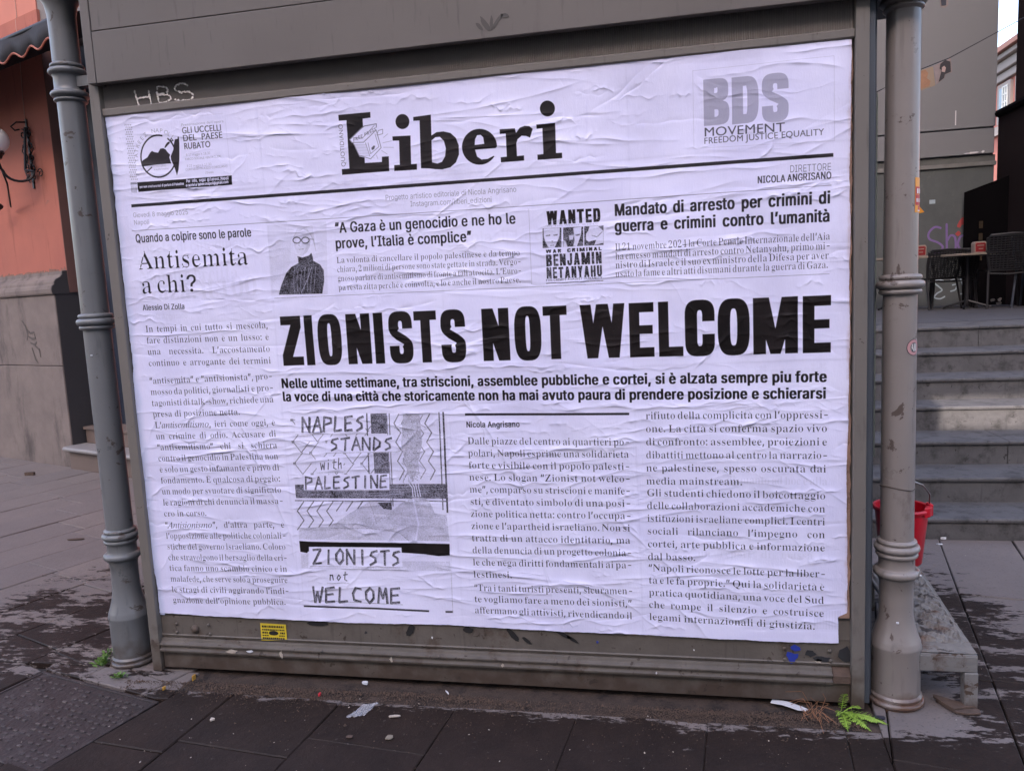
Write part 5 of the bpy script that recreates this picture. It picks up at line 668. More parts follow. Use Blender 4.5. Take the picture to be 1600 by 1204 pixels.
L(0.35,0.0022,465,8014,484,8029)
L(0.5,0.0018,468,8033,482,8015)
L(0.35,0.0022,498,8011,516,8026)
L(0.5,0.0018,500,8030,514,8012)
L(0.35,0.0022,530,8009,548,8024)
L(0.5,0.0018,532,8027,546,8010)
L(0.35,0.0022,416,7982,435,7997)
L(0.5,0.0018,419,8000,433,7983)
L(0.35,0.0022,449,7979,467,7994)
L(0.5,0.0018,451,7998,466,7980)
L(0.35,0.0022,481,7976,500,7991)
L(0.5,0.0018,484,7995,498,7978)
L(0.35,0.0022,514,7974,532,7989)
L(0.5,0.0018,516,7992,530,7975)
L(0.35,0.0022,433,7944,451,7959)
L(0.5,0.0018,435,7963,449,7945)
L(0.35,0.0022,465,7942,483,7956)
L(0.5,0.0018,467,7960,482,7942)
L(0.35,0.0022,498,7939,516,7954)
L(0.5,0.0018,500,7958,514,7940)
L(0.35,0.0022,530,7936,548,7951)
L(0.5,0.0018,532,7955,546,7937)
L(0.35,0.0022,416,7909,434,7924)
L(0.5,0.0018,418,7928,433,7910)
L(0.35,0.0022,449,7907,467,7922)
L(0.5,0.0018,451,7925,465,7908)
L(0.35,0.0022,481,7904,499,7919)
L(0.5,0.0018,484,7922,498,7905)
L(0.35,0.0022,514,7901,532,7916)
L(0.5,0.0018,516,7920,530,7902)
L(0.35,0.0022,432,7872,451,7886)
L(0.5,0.0018,435,7890,449,7873)
L(0.35,0.0022,465,7869,483,7884)
L(0.5,0.0018,467,7888,481,7870)
L(0.35,0.0022,497,7866,516,7881)
L(0.5,0.0018,500,7885,514,7867)
L(0.35,0.0022,530,7864,548,7878)
L(0.5,0.0018,532,7882,546,7865)
L(0.35,0.0022,416,7837,434,7852)
L(0.5,0.0018,418,7855,432,7838)
L(0.35,0.0022,448,7834,467,7849)
L(0.5,0.0018,451,7852,465,7835)
L(0.35,0.0022,481,7831,499,7846)
L(0.5,0.0018,483,7850,498,7832)
L(0.35,0.0022,513,7829,532,7844)
L(0.5,0.0018,516,7847,530,7830)
L(0.35,0.0022,432,7799,450,7814)
L(0.5,0.0018,434,7818,449,7800)
L(0.35,0.0022,465,7796,483,7811)
L(0.5,0.0018,467,7815,481,7797)
L(0.35,0.0022,497,7794,515,7808)
L(0.5,0.0018,499,7812,514,7795)
L(0.35,0.0022,530,7791,548,7806)
L(0.5,0.0018,532,7810,546,7792)
L(0.35,0.0022,416,7764,434,7779)
L(0.5,0.0018,418,7782,432,7765)
L(0.35,0.0022,448,7761,466,7776)
L(0.5,0.0018,450,7780,465,7762)
L(0.35,0.0022,481,7758,499,7774)
L(0.5,0.0018,483,7777,497,7760)
L(0.35,0.0022,513,7756,532,7771)
L(0.5,0.0018,516,7774,530,7757)
L(0.35,0.0022,432,7726,450,7741)
L(0.5,0.0018,434,7745,448,7727)
L(0.35,0.0022,464,7724,483,7738)
L(0.5,0.0018,467,7742,481,7724)
L(0.35,0.0022,497,7721,515,7736)
L(0.5,0.0018,499,7740,513,7722)
L(0.35,0.0022,529,7718,548,7733)
L(0.5,0.0018,532,7737,546,7719)
L(0.35,0.0022,416,7691,434,7706)
L(0.5,0.0018,418,7710,432,7692)
L(0.35,0.0022,448,7688,466,7703)
L(0.5,0.0018,450,7707,464,7689)
L(0.35,0.0022,480,7686,499,7701)
L(0.5,0.0018,483,7704,497,7687)
L(0.35,0.0022,513,7683,531,7698)
L(0.5,0.0018,515,7702,530,7684)
L(0.35,0.0022,432,7653,450,7668)
L(0.5,0.0018,434,7672,448,7654)
L(0.35,0.0022,464,7650,482,7666)
L(0.5,0.0018,466,7669,481,7652)
L(0.35,0.0022,497,7648,515,7663)
L(0.5,0.0018,499,7667,513,7649)
L(0.35,0.0022,529,7646,547,7660)
L(0.5,0.0018,532,7664,546,7646)
L(0.35,0.0022,415,7618,434,7633)
L(0.5,0.0018,418,7636,432,7619)
L(0.35,0.0022,448,7615,466,7630)
L(0.5,0.0018,450,7634,464,7616)
L(0.35,0.0022,480,7613,498,7628)
L(0.5,0.0018,483,7632,497,7614)
L(0.35,0.0022,513,7610,531,7625)
L(0.5,0.0018,515,7629,529,7611)
L(0.35,0.0022,431,7580,450,7595)
L(0.5,0.0018,434,7599,448,7581)
L(0.35,0.0022,464,7578,482,7592)
L(0.5,0.0018,466,7596,480,7578)
L(0.35,0.0022,496,7575,515,7590)
L(0.5,0.0018,499,7594,513,7576)
L(0.35,0.0022,529,7572,547,7588)
L(0.5,0.0018,531,7591,546,7574)
L(0.35,0.0022,415,7545,433,7560)
L(0.5,0.0018,417,7564,432,7546)
L(0.35,0.0022,448,7542,466,7557)
L(0.5,0.0018,450,7561,464,7543)
L(0.35,0.0022,480,7540,498,7555)
L(0.5,0.0018,482,7558,497,7541)
L(0.35,0.0022,513,7537,531,7552)
L(0.5,0.0018,515,7556,529,7538)
L(0.35,0.0022,431,7507,450,7522)
L(0.5,0.0018,434,7526,448,7508)
L(0.35,0.0022,464,7504,482,7520)
L(0.5,0.0018,466,7523,480,7506)
L(0.35,0.0022,496,7502,514,7517)
L(0.5,0.0018,498,7520,513,7503)
L(0.35,0.0022,529,7499,547,7514)
L(0.5,0.0018,531,7518,545,7500)
L(0.35,0.0022,415,7472,433,7487)
L(0.5,0.0018,417,7490,431,7472)
L(0.35,0.0022,447,7469,466,7484)
L(0.5,0.0018,450,7488,464,7470)
L(0.35,0.0022,480,7466,498,7482)
L(0.5,0.0018,482,7485,496,7468)
L(0.35,0.0022,512,7464,531,7479)
L(0.5,0.0018,515,7483,529,7465)
L(0.35,0.0022,431,7434,449,7449)
L(0.5,0.0018,433,7452,448,7435)
L(0.35,0.0022,464,7431,482,7446)
L(0.5,0.0018,466,7450,480,7432)
L(0.35,0.0022,496,7429,514,7444)
L(0.5,0.0018,498,7447,513,7430)
L(0.35,0.0022,529,7426,547,7441)
L(0.5,0.0018,531,7445,545,7427)
L(0.35,0.0022,414,7398,433,7413)
L(0.5,0.0018,417,7417,431,7399)
L(0.35,0.0022,447,7396,465,7411)
L(0.5,0.0018,449,7414,464,7397)
L(0.35,0.0022,480,7393,498,7408)
L(0.5,0.0018,482,7412,496,7394)
L(0.35,0.0022,512,7391,530,7406)
L(0.5,0.0018,514,7410,529,7392)
L(0.35,0.0022,431,7360,449,7375)
L(0.5,0.0018,433,7379,447,7361)
L(0.35,0.0022,463,7358,482,7373)
L(0.5,0.0018,466,7376,480,7359)
L(0.35,0.0022,496,7355,514,7370)
L(0.5,0.0018,498,7374,512,7356)
L(0.35,0.0022,528,7353,547,7368)
L(0.5,0.0018,531,7372,545,7354)
L(0.25,0.003,417,7315,523,7313)
L(0.15,0.004,415,7295,523,7292)
L(0.35,0.0025,419,7273,428,7237,414,7208,422,7164)
L(0.35,0.0025,442,7272,449,7236,437,7206,442,7162)
L(0.35,0.0025,465,7270,469,7234,460,7205,463,7161)
L(0.35,0.0025,488,7268,490,7232,483,7203,484,7159)
L(0.35,0.0025,512,7266,510,7231,506,7202,504,7158)
L(0.12,0.0065,1146,7939,1179,7907,1207,7870,1229,7828,1245,7784,1254,7737,1256,7689,1251,7641,1239,7594,1221,7549,1196,7506,1166,7469,1130,7436,1091,7408,1048,7387,1002,7373,956,7366,909,7367,864,7375,820,7390,779,7412,742,7440,710,7474,684,7514,664,7557,650,7603,644,7650,645,7699,653,7748,668,7794,689,7839,716,7879,749,7915,786,7946,827,7971,871,7989,917,8000,963,8004,1009,8000,1054,7989)
P(0.1,645,7610,669,7644,756,7684,811,7750,848,7776,886,7755,951,7740,998,7798,1052,7800,1090,7779,1118,7736,1160,7692,1140,7653,1165,7558,916,7560,672,7550)
P(0.1,1269,7918,1317,7919,1323,7949,1343,7952,1340,7846,1309,7593,1278,7456,1241,7365,1225,7437,1206,7508,1165,7616,1164,7669,1222,7763,1245,7854)
P(0.1,1069,7804,1091,7843,1128,7880,1170,7894,1178,7868,1137,7839,1093,7802)
L(0.15,0.004,1184,7899,1208,7938,1238,7900,1183,7893)
L(0.12,0.005,1198,7904,1230,7832)
L(0.12,0.0045,732,7468,818,7526)
T('G','PROGETTO',898,7520,1073,7518,0.006,0.5,0,1,1)
T('G','PALESTINESE',852,7471,1108,7471,0.006,0.4,0,1,1)
A('G','TATREEZ NAPOLI',952,7686,0.0879,196,38,0.016,0.45)
T('G','Presentazione dell’opera',1400,8103,2131,8098,0.01,0.45,0,1,1)
T('G','GLI UCCELLI',1404,7990,2084,7978,0.0235,0.15,0.0016,1,1)
T('G','DEL  PAESE',1407,7872,2090,7869,0.0235,0.15,0.0016,1,1)
T('G','RUBATO',1410,7753,1873,7746,0.0235,0.15,0.0016,1,1)
T('G','Il 17 maggio h 18.30',1435,7647,1856,7642,0.0095,0.4,0,1,1)
T('G','PARCO SOCIALE VENTAGLIERI',1408,7585,2032,7582,0.0085,0.4,0,1,1)
T('G','Il 21 maggio h 17.30',1429,7479,1858,7475,0.0095,0.4,0,1,1)
T('G','CORTILE DI PALAZZO CORIGLIANO',1397,7429,2126,7425,0.0085,0.4,0,1,1)
T('G','L’Orientale',1733,7357,1880,7358,0.0085,0.4,0,1,1)
P(0.08,531,7315,2187,7298,2180,7156,536,7164)
T('I','per non smettere mai di parlare di Palestina',570,7217,1347,7220,0.0095,0.95,0.001,1,1)
T('I','Per  info,  segui  @Tatreez_Napoli',1393,7249,2127,7241,0.0115,0.95,0.001,1,1)
T('I','o scrivi a tatreeznapoli@gmail.com',1386,7185,2121,7184,0.0105,0.95,0.001,1,1)
P(0.93,2833,3538,5406,3514,5396,2056,5316,333,2755,353)
P(0.97,2807,943,5340,974,5315,318,2787,354)
L(0.35,0.0035,2841,3450,2968,3273)
L(0.35,0.0035,2903,3450,2841,3450)
L(0.35,0.0035,3130,3446,2968,3273)
P(0.4,2817,3468,2870,3465,2863,3424,2817,3428)
L(0.35,0.0035,3416,3442,3542,3266)
L(0.35,0.0035,3477,3440,3416,3442)
L(0.35,0.0035,3699,3437,3542,3266)
P(0.4,3392,3459,3444,3456,3438,3415,3392,3419)
L(0.35,0.0035,3980,3433,4105,3258)
L(0.35,0.0035,4040,3432,3980,3433)
L(0.35,0.0035,4258,3428,4105,3258)
P(0.4,3957,3450,4008,3447,4002,3406,3957,3410)
L(0.35,0.0035,3127,3271,3254,3094)
L(0.35,0.0035,3284,3444,3127,3271)
L(0.35,0.0035,3413,3267,3254,3094)
P(0.4,3103,3289,3156,3285,3149,3244,3103,3248)
L(0.35,0.0035,3697,3264,3823,3088)
L(0.35,0.0035,3850,3435,3697,3264)
L(0.35,0.0035,3979,3260,3823,3088)
P(0.4,3674,3281,3726,3278,3720,3237,3674,3240)
L(0.35,0.0035,2834,3098,2962,2920)
L(0.35,0.0035,2993,3272,2834,3098)
L(0.35,0.0035,3124,3095,2962,2920)
P(0.4,2810,3116,2864,3112,2857,3071,2810,3074)
L(0.35,0.0035,3411,3092,3538,2916)
L(0.35,0.0035,3566,3265,3411,3092)
L(0.35,0.0035,3696,3089,3538,2916)
P(0.4,3388,3110,3440,3106,3433,3066,3388,3069)
L(0.35,0.0035,3977,3086,4103,2911)
L(0.35,0.0035,4129,3258,3977,3086)
L(0.35,0.0035,4257,3084,4103,2911)
P(0.4,3954,3104,4006,3100,4000,3060,3954,3063)
L(0.35,0.0035,3121,2918,3249,2741)
L(0.35,0.0035,3278,3093,3121,2918)
L(0.35,0.0035,3409,2916,3249,2741)
P(0.4,3098,2936,3150,2933,3144,2892,3097,2895)
L(0.35,0.0035,3694,2914,3820,2738)
L(0.35,0.0035,3847,3088,3694,2914)
L(0.35,0.0035,3976,2912,3820,2738)
P(0.4,3671,2932,3722,2929,3716,2888,3670,2891)
L(0.35,0.0035,2827,2743,2956,2564)
L(0.35,0.0035,2987,2920,2827,2743)
L(0.35,0.0035,3118,2741,2956,2564)
P(0.4,2804,2760,2857,2757,2850,2716,2803,2719)
L(0.35,0.0035,3406,2740,3534,2563)
L(0.35,0.0035,3562,2915,3406,2740)
L(0.35,0.0035,3692,2739,3534,2563)
P(0.4,3383,2758,3435,2755,3429,2714,3383,2717)
L(0.35,0.0035,3975,2738,4101,2562)
L(0.35,0.0035,4127,2911,3975,2738)
L(0.35,0.0035,4255,2736,4101,2562)
P(0.4,3952,2755,4003,2752,3997,2711,3952,2714)
L(0.35,0.0035,3115,2564,3243,2385)
L(0.35,0.0035,3274,2741,3115,2564)
L(0.35,0.0035,3404,2563,3243,2385)
P(0.4,3092,2582,3145,2578,3138,2537,3092,2540)
L(0.35,0.0035,3690,2563,3817,2386)
L(0.35,0.0035,3844,2738,3690,2563)
L(0.35,0.0035,3974,2562,3817,2386)
P(0.4,3667,2580,3719,2577,3712,2536,3667,2539)
L(0.2,0.005,4116,3531,4084,2577)
L(0.2,0.005,4191,2925,4186,2576)
P(0.25,4176,3530,4444,3531,4430,3211,4168,3214)
P(0.28,4184,2911,4429,2909,4414,2562,4180,2576)
L(0.25,0.004,4482,3524,4443,2050)
L(0.4,0.004,4444,3525,4413,2050)
L(0.2,0.005,5286,3525,5255,1998)
L(0.15,0.007,5352,3524,5325,1955)
L(0.3,0.0045,4641,3516,4551,3370,4650,3220,4560,3072,4659,2922,4568,2772,4668,2622,4577,2471)
L(0.3,0.0045,5137,3508,5049,3362,5147,3214,5059,3067,5158,2918,5069,2770,5168,2620,5080,2471)
L(0.35,0.004,4762,3514,4675,3368,4753,3218,4666,3071,4744,2921,4658,2772,4736,2622,4649,2471)
L(0.4,0.004,5020,3487,4926,3347,5019,3204,4924,3062,5018,2919,4923,2776,5017,2632,4922,2488)
P(0.62,4708,3506,4971,3502,4986,3062,4870,2633,4797,2431,4718,2576,4646,3037)
L(0.507271,0.0025,4795,2763,4852,2655,4788,2619)
L(0.43544,0.0025,4724,3280,4689,3206,4710,3137)
L(0.622876,0.0025,4850,3205,4822,3124,4845,3062)
L(0.505058,0.0025,4743,3066,4703,3014,4872,2922)
L(0.511909,0.0025,4789,2688,4746,2578,4677,2544)
L(0.69085,0.0025,4904,2799,4877,2752,4975,2655)
L(0.528469,0.0025,4832,2918,4796,2843,4715,2775)
L(0.557306,0.0025,4754,3193,4766,3132,4826,3049)
L(0.481623,0.0025,4745,3025,4746,2978,4625,2882)
L(0.632306,0.0025,4802,3120,4851,3028,4876,2976)
L(0.521955,0.0025,4754,2804,4630,2732,4802,2660)
L(0.711481,0.0025,4706,3244,4748,3155,4615,3102)
L(0.598999,0.0025,4855,3003,4823,2956,4816,2860)
L(0.476344,0.0025,4700,2924,4703,2843,4714,2780)
L(0.698018,0.0025,4865,3220,4892,3144,4913,3077)
L(0.618098,0.0025,4866,2724,4876,2657,4910,2580)
L(0.477622,0.0025,4831,3290,4881,3177,4875,3147)
L(0.446937,0.0025,4882,2932,4926,2833,4871,2789)
L(0.485396,0.0025,4796,3024,4812,2973,4848,2880)
L(0.482812,0.0025,4807,3440,4856,3365,4896,3297)
L(0.706935,0.0025,4730,2821,4679,2777,4712,2677)
L(0.582228,0.0025,4660,2502,4634,2442,4676,2356)
L(0.522207,0.0025,4818,2568,4880,2516,4740,2424)
L(0.638146,0.0025,4822,2624,4906,2574,4748,2480)
L(0.683164,0.0025,4756,3061,4674,3004,4705,2918)
L(0.629643,0.0025,4847,2496,4720,2392,4826,2351)
L(0.484785,0.0025,4918,3395,4932,3332,4929,3253)
L(0.581834,0.0025,4747,3050,4842,2992,4752,2906)
L(0.522928,0.0025,4896,2718,4896,2615,4905,2574)
L(0.642821,0.0025,4714,3435,4722,3384,4557,3295)
L(0.6687,0.0025,4916,2974,4911,2930,4846,2831)
L(0.440565,0.0025,4897,3033,4898,2987,4826,2890)
L(0.569335,0.0025,4722,3044,4836,2975,4809,2900)
L(0.502653,0.0025,4850,3329,4818,3274,4870,3187)
L(0.420224,0.0025,4734,3000,4728,2948,4687,2856)
L(0.593449,0.0025,4822,2672,4762,2629,4932,2528)
L(0.599101,0.0025,4791,3110,4760,3010,4744,2967)
L(0.700792,0.0025,4744,3071,4692,2979,4700,2928)
L(0.432609,0.0025,4806,2863,4856,2818,4719,2719)
L(0.711367,0.0025,4711,2472,4818,2384,4691,2327)
L(0.471755,0.0025,4764,2608,4784,2534,4817,2464)
L(0.654001,0.0025,4843,3018,4837,2914,4756,2876)
L(0.495579,0.0025,4923,3264,4902,3220,4968,3121)
L(0.640597,0.0025,4857,3066,4858,2994,4578,2924)
L(0.620636,0.0025,4716,2563,4727,2504,4720,2418)
L(0.571826,0.0025,4877,2602,4807,2505,4881,2458)
L(0.457931,0.0025,4713,2944,4719,2867,4650,2800)
L(0.714806,0.0025,4821,2677,4830,2593,4757,2533)
L(0.58721,0.0025,4832,2933,4817,2853,4905,2789)
L(0.549578,0.0025,4873,3398,4873,3316,4749,3258)
L(0.687436,0.0025,4879,2991,4968,2909,4822,2848)
L(0.701279,0.0025,4844,3214,4804,3134,4866,3071)
L(0.510846,0.0025,4951,3438,4975,3344,5060,3295)
L(0.523921,0.0025,4779,2523,4734,2440,4777,2378)
L(0.703682,0.0025,4743,2477,4724,2382,4715,2332)
L(0.559361,0.0025,4806,2942,4712,2834,4820,2798)
L(0.480932,0.0025,4770,2855,4689,2786,4660,2712)
L(0.470997,0.0025,4666,2813,4765,2720,4764,2668)
L(0.646659,0.0025,4760,3192,4683,3086,4724,3050)
L(0.507677,0.0025,4648,2578,4658,2504,4633,2433)
P(0.24,2802,2394,5347,2408,5344,2172,2805,2172)
L(0.42,0.0018,3725,2246,4091,2246)
L(0.42,0.0018,3016,2290,3390,2287)
L(0.42,0.0018,3898,2316,4262,2314)
L(0.42,0.0018,3908,2346,4273,2362)
L(0.42,0.0018,4284,2284,4642,2278)
L(0.42,0.0018,3823,2304,4187,2296)
L(0.42,0.0018,3616,2215,3984,2216)
L(0.42,0.0018,4179,2328,4539,2321)
L(0.42,0.0018,3971,2253,4334,2260)
L(0.42,0.0018,3474,2370,3844,2388)
L(0.42,0.0018,4274,2358,4634,2358)
L(0.42,0.0018,3228,2373,3601,2394)
L(0.42,0.0018,4137,2252,4498,2242)
L(0.42,0.0018,3929,2299,4293,2314)
L(0.42,0.0018,4920,2312,5272,2322)
L(0.42,0.0018,4892,2254,5244,2252)
L(0.42,0.0018,4034,2213,4396,2213)
L(0.42,0.0018,3662,2302,4028,2301)
L(0.42,0.0018,3064,2238,3438,2240)
L(0.42,0.0018,4604,2374,4958,2361)
L(0.42,0.0018,3068,2308,3441,2307)
L(0.42,0.0018,4521,2354,4878,2356)
L(0.42,0.0018,3016,2226,3389,2215)
L(0.42,0.0018,4688,2293,5042,2297)
L(0.42,0.0018,4190,2313,4550,2309)
L(0.42,0.0018,4051,2224,4414,2229)
L(0.42,0.0018,3592,2323,3960,2332)
L(0.42,0.0018,3476,2286,3845,2284)
L(0.42,0.0018,3536,2319,3904,2323)
L(0.42,0.0018,3196,2339,3568,2336)
L(0.42,0.0018,3764,2383,4131,2407)
L(0.42,0.0018,3972,2218,4335,2223)
L(0.42,0.0018,4232,2280,4592,2281)
L(0.42,0.0018,4014,2206,4377,2216)
L(0.42,0.0018,4398,2321,4756,2320)
L(0.42,0.0018,4720,2376,5074,2370)
L(0.42,0.0018,4301,2383,4659,2367)
L(0.42,0.0018,3373,2351,3742,2350)
L(0.42,0.0018,3187,2372,3559,2376)
L(0.42,0.0018,4323,2242,4683,2249)
L(0.9,0.0035,4655,2518,4776,2344,4782,2204)
L(0.9,0.0035,4732,2518,4812,2344,4824,2204)
L(0.9,0.0035,4809,2518,4848,2344,4865,2204)
L(0.9,0.0035,4886,2517,4883,2344,4906,2205)
L(0.25,0.004,2785,2130,5336,2128)
L(0.25,0.0045,2935,2116,2808,1958,2908,1802,2780,1643)
L(0.25,0.0045,3105,2116,2978,1960,3078,1804,2951,1645)
L(0.25,0.0045,3274,2117,3148,1961,3248,1806,3121,1647)
L(0.25,0.0045,3442,2118,3317,1962,3416,1807,3291,1650)
L(0.25,0.0045,3608,2119,3485,1964)
L(0.25,0.0045,3775,2120,3652,1965)
L(0.25,0.0045,3940,2121,3818,1966)
P(0.2,4176,2108,4423,2109,4418,1944,4317,1967)
P(0.68,2814,1677,3314,1698,3476,1775,3704,1926,3928,2047,4056,2130,4177,2122,4259,2005,4438,1986,4597,2110,4780,2181,4958,2182,5043,2127,5119,1938,5308,1911,5332,1489,2797,1479)
P(0.76,2809,1616,3371,1638,3900,1675,4503,1624,4674,1493,2797,1479)
L(0.5,0.003,3343,1677,4023,1686,4503,1624,4674,1478)
L(0.6,0.003,4037,1870,4278,1849,4585,1934)
L(0.5,0.003,4056,2122,4150,1752)
L(0.85,0.006,4780,2169,4842,1760,4779,1495)
P(1,2791,1485,5332,1489,5330,1450,2794,1442)
P(0.08,2795,1458,2978,1448,3511,1444,4249,1450,5330,1450,5324,1263,5135,1247,4899,1272,4540,1289,2938,1283,2914,1252,2798,1274)
P(0.78,2807,1235,2935,1246,2914,1007,3632,1008,4546,1149,5318,1165,5326,1003,4520,999,4093,989,3661,988,3224,999,2795,989)
P(0.99,2908,3508,4094,3517,4072,3215,2882,3215)
L(0.62,0.003,4072,3215,2882,3215)
P(0.99,3436,3165,4524,3187,4570,2922,3383,2908)
L(0.62,0.003,4570,2922,3383,2908)
P(0.99,3198,2844,3671,2856,3666,2601,3202,2590)
L(0.62,0.003,3666,2601,3202,2590)
P(0.99,2964,2549,4414,2576,4401,2308,2952,2304)
L(0.62,0.003,4401,2308,2952,2304)
P(0.99,2955,1360,4531,1372,4530,1044,2948,1032)
L(0.62,0.003,4530,1044,2948,1032)
P(0.99,3229,984,3624,993,3606,755,3220,754)
L(0.62,0.003,3606,755,3220,754)
P(0.99,2929,700,4486,728,4487,426,2924,452)
L(0.62,0.003,4487,426,2924,452)
L(0.15,0.009,3012,3248,3029,3484)
L(0.3,0.0054,3019,3243,3039,3476)
L(0.15,0.009,3029,3485,3137,3250)
L(0.3,0.0054,3039,3476,3141,3241)
L(0.15,0.009,3146,3484,3130,3256)
L(0.3,0.0054,3161,3475,3141,3241)
L(0.15,0.009,3191,3251,3288,3488,3332,3248)
L(0.3,0.0054,3202,3246,3290,3478,3337,3244)
L(0.15,0.009,3224,3348,3316,3346)
L(0.3,0.0054,3237,3338,3325,3337)
L(0.15,0.009,3371,3258,3400,3485,3508,3461,3509,3392,3387,3359)
L(0.3,0.0054,3385,3248,3404,3480,3509,3451,3510,3386,3400,3353)
L(0.15,0.009,3589,3489,3557,3255,3674,3278)
L(0.3,0.0054,3599,3482,3566,3250,3682,3268)
L(0.15,0.009,3873,3490,3754,3477,3737,3264,3851,3277)
L(0.3,0.0054,3878,3482,3764,3473,3747,3253,3861,3263)
L(0.15,0.009,3745,3371,3838,3388)
L(0.3,0.0054,3756,3369,3850,3379)
L(0.15,0.009,4050,3484,3978,3456,3947,3414,4016,3370,4018,3312,3932,3262)
L(0.3,0.0054,4062,3472,3981,3451,3958,3405,4027,3358,4029,3300,3940,3256)
L(0.15,0.0075,3602,3139,3513,3120,3491,3077,3567,3037,3567,2996,3480,2947)
L(0.3,0.0045,3608,3130,3526,3111,3503,3071,3574,3031,3576,2981,3486,2942)
L(0.15,0.0075,3654,3129,3799,3152)
L(0.3,0.0045,3668,3121,3803,3139)
L(0.15,0.0075,3734,3140,3708,2946)
L(0.3,0.0045,3736,3130,3720,2942)
L(0.15,0.0075,3827,2954,3911,3155,3965,2953)
L(0.3,0.0045,3834,2942,3916,3139,3967,2941)
L(0.15,0.0075,3860,3032,3946,3026)
L(0.3,0.0045,3867,3021,3953,3020)
L(0.15,0.0075,4002,2948,4019,3150)
L(0.3,0.0045,4013,2942,4028,3139)
L(0.15,0.0075,4019,3152,4120,2947)
L(0.3,0.0045,4028,3139,4132,2942)
L(0.15,0.0075,4138,3143,4125,2954)
L(0.3,0.0045,4147,3138,4132,2942)
L(0.15,0.0075,4183,2954,4212,3148,4301,3084,4286,3014,4190,2944)
L(0.3,0.0045,4198,2942,4219,3139,4313,3079,4301,3001,4198,2942)
L(0.15,0.0075,4493,3140,4413,3115,4392,3080,4455,3038,4462,2984,4381,2954)
L(0.3,0.0045,4499,3127,4420,3109,4397,3070,4466,3030,4469,2981,4382,2942)
L(0.15,0.004,3276,2751,3285,2636,3314,2726,3329,2638,3348,2756)
L(0.15,0.004,3412,2753,3399,2642)
L(0.15,0.004,3420,2800,3415,2792)
L(0.15,0.004,3516,2806,3496,2667,3539,2651)
L(0.15,0.004,3484,2754,3549,2762)
L(0.15,0.004,3596,2824,3575,2658)
L(0.15,0.004,3586,2718,3625,2750,3625,2658)
L(0.15,0.0075,2987,2326,3002,2518,3100,2499,3099,2445,2997,2411)
L(0.3,0.0045,2994,2313,3011,2510,3104,2487,3105,2432,3007,2402)
L(0.15,0.0075,3151,2314,3224,2520,3270,2331)
L(0.3,0.0045,3155,2317,3231,2513,3274,2317)
L(0.15,0.0075,3180,2409,3260,2400)
L(0.3,0.0045,3186,2396,3263,2396)
L(0.15,0.0075,3338,2528,3314,2329,3410,2344)
L(0.3,0.0045,3344,2516,3316,2321,3418,2337)
L(0.15,0.0075,3577,2527,3486,2518,3468,2337,3571,2342)
L(0.3,0.0045,3592,2520,3491,2510,3476,2324,3577,2334)
L(0.15,0.0075,3476,2433,3562,2436)
L(0.3,0.0045,3484,2422,3567,2432)
L(0.15,0.0075,3748,2519,3680,2497,3655,2464,3714,2425,3720,2373,3637,2336)
L(0.3,0.0045,3755,2513,3684,2494,3663,2455,3724,2416,3726,2367,3647,2328)
L(0.15,0.0075,3795,2511,3915,2533)
L(0.3,0.0045,3807,2506,3925,2526)
L(0.15,0.0075,3855,2526,3840,2334)
L(0.3,0.0045,3866,2516,3852,2332)
L(0.15,0.0075,4017,2538,3998,2346)
L(0.3,0.0045,4024,2529,4009,2335)
L(0.15,0.0075,4101,2342,4109,2544)
L(0.3,0.0045,4108,2339,4122,2532)
L(0.15,0.0075,4114,2543,4197,2348)
L(0.3,0.0045,4122,2532,4212,2339)
L(0.15,0.0075,4221,2546,4204,2344)
L(0.3,0.0045,4226,2532,4212,2339)
L(0.15,0.0075,4370,2545,4277,2532,4252,2348,4350,2358)
L(0.3,0.0045,4375,2535,4277,2526,4264,2342,4362,2352)
L(0.15,0.0075,4258,2445,4341,2453)
L(0.3,0.0045,4271,2439,4352,2448)
L(0.15,0.009,3026,1307,3155,1320,3011,1075,3151,1090)
L(0.3,0.0054,3032,1300,3164,1314,3026,1068,3158,1083)
L(0.15,0.009,3294,1309,3272,1076)
L(0.3,0.0054,3301,1313,3281,1070)
L(0.15,0.009,3486,1316,3415,1242,3412,1147,3463,1080,3531,1153,3535,1262,3487,1330)
L(0.3,0.0054,3495,1313,3432,1239,3423,1130,3475,1070,3539,1144,3540,1253,3495,1313)
L(0.15,0.009,3590,1074,3607,1327)
L(0.3,0.0054,3597,1069,3616,1311)
L(0.15,0.009,3602,1314,3715,1083)
L(0.3,0.0054,3616,1311,3726,1072)
L(0.15,0.009,3733,1320,3716,1084)
L(0.3,0.0054,3745,1314,3726,1072)
L(0.15,0.009,3866,1322,3856,1080)
L(0.3,0.0054,3880,1312,3861,1071)
L(0.15,0.009,4120,1310,4031,1284,4006,1232,4082,1192,4083,1130,3989,1078)
L(0.3,0.0054,4126,1301,4039,1276,4014,1227,4088,1180,4091,1120,3996,1070)
L(0.15,0.009,4181,1301,4322,1317)
L(0.3,0.0054,4188,1287,4330,1313)
L(0.15,0.009,4245,1303,4235,1082)
L(0.3,0.0054,4259,1300,4242,1072)
L(0.15,0.009,4488,1306,4406,1286,4387,1240,4455,1194,4460,1128,4368,1078)
L(0.3,0.0054,4503,1301,4418,1275,4393,1227,4466,1181,4469,1121,4375,1071)
L(0.15,0.0045,3286,895,3276,800)
L(0.15,0.0045,3286,881,3324,891,3333,810)
L(0.15,0.0045,3435,898,3400,843,3423,802,3460,855,3434,894)
L(0.15,0.0045,3548,948,3530,822,3568,802)
L(0.15,0.0045,3516,896,3584,907)
L(0.15,0.0095,2971,682,2986,420,3041,601,3068,424,3138,681)
L(0.3,0.0057,2978,667,2998,414,3047,593,3074,416,3146,672)
L(0.15,0.0095,3336,684,3193,658,3176,426,3319,443)
L(0.3,0.0057,3348,674,3204,658,3184,417,3328,434)
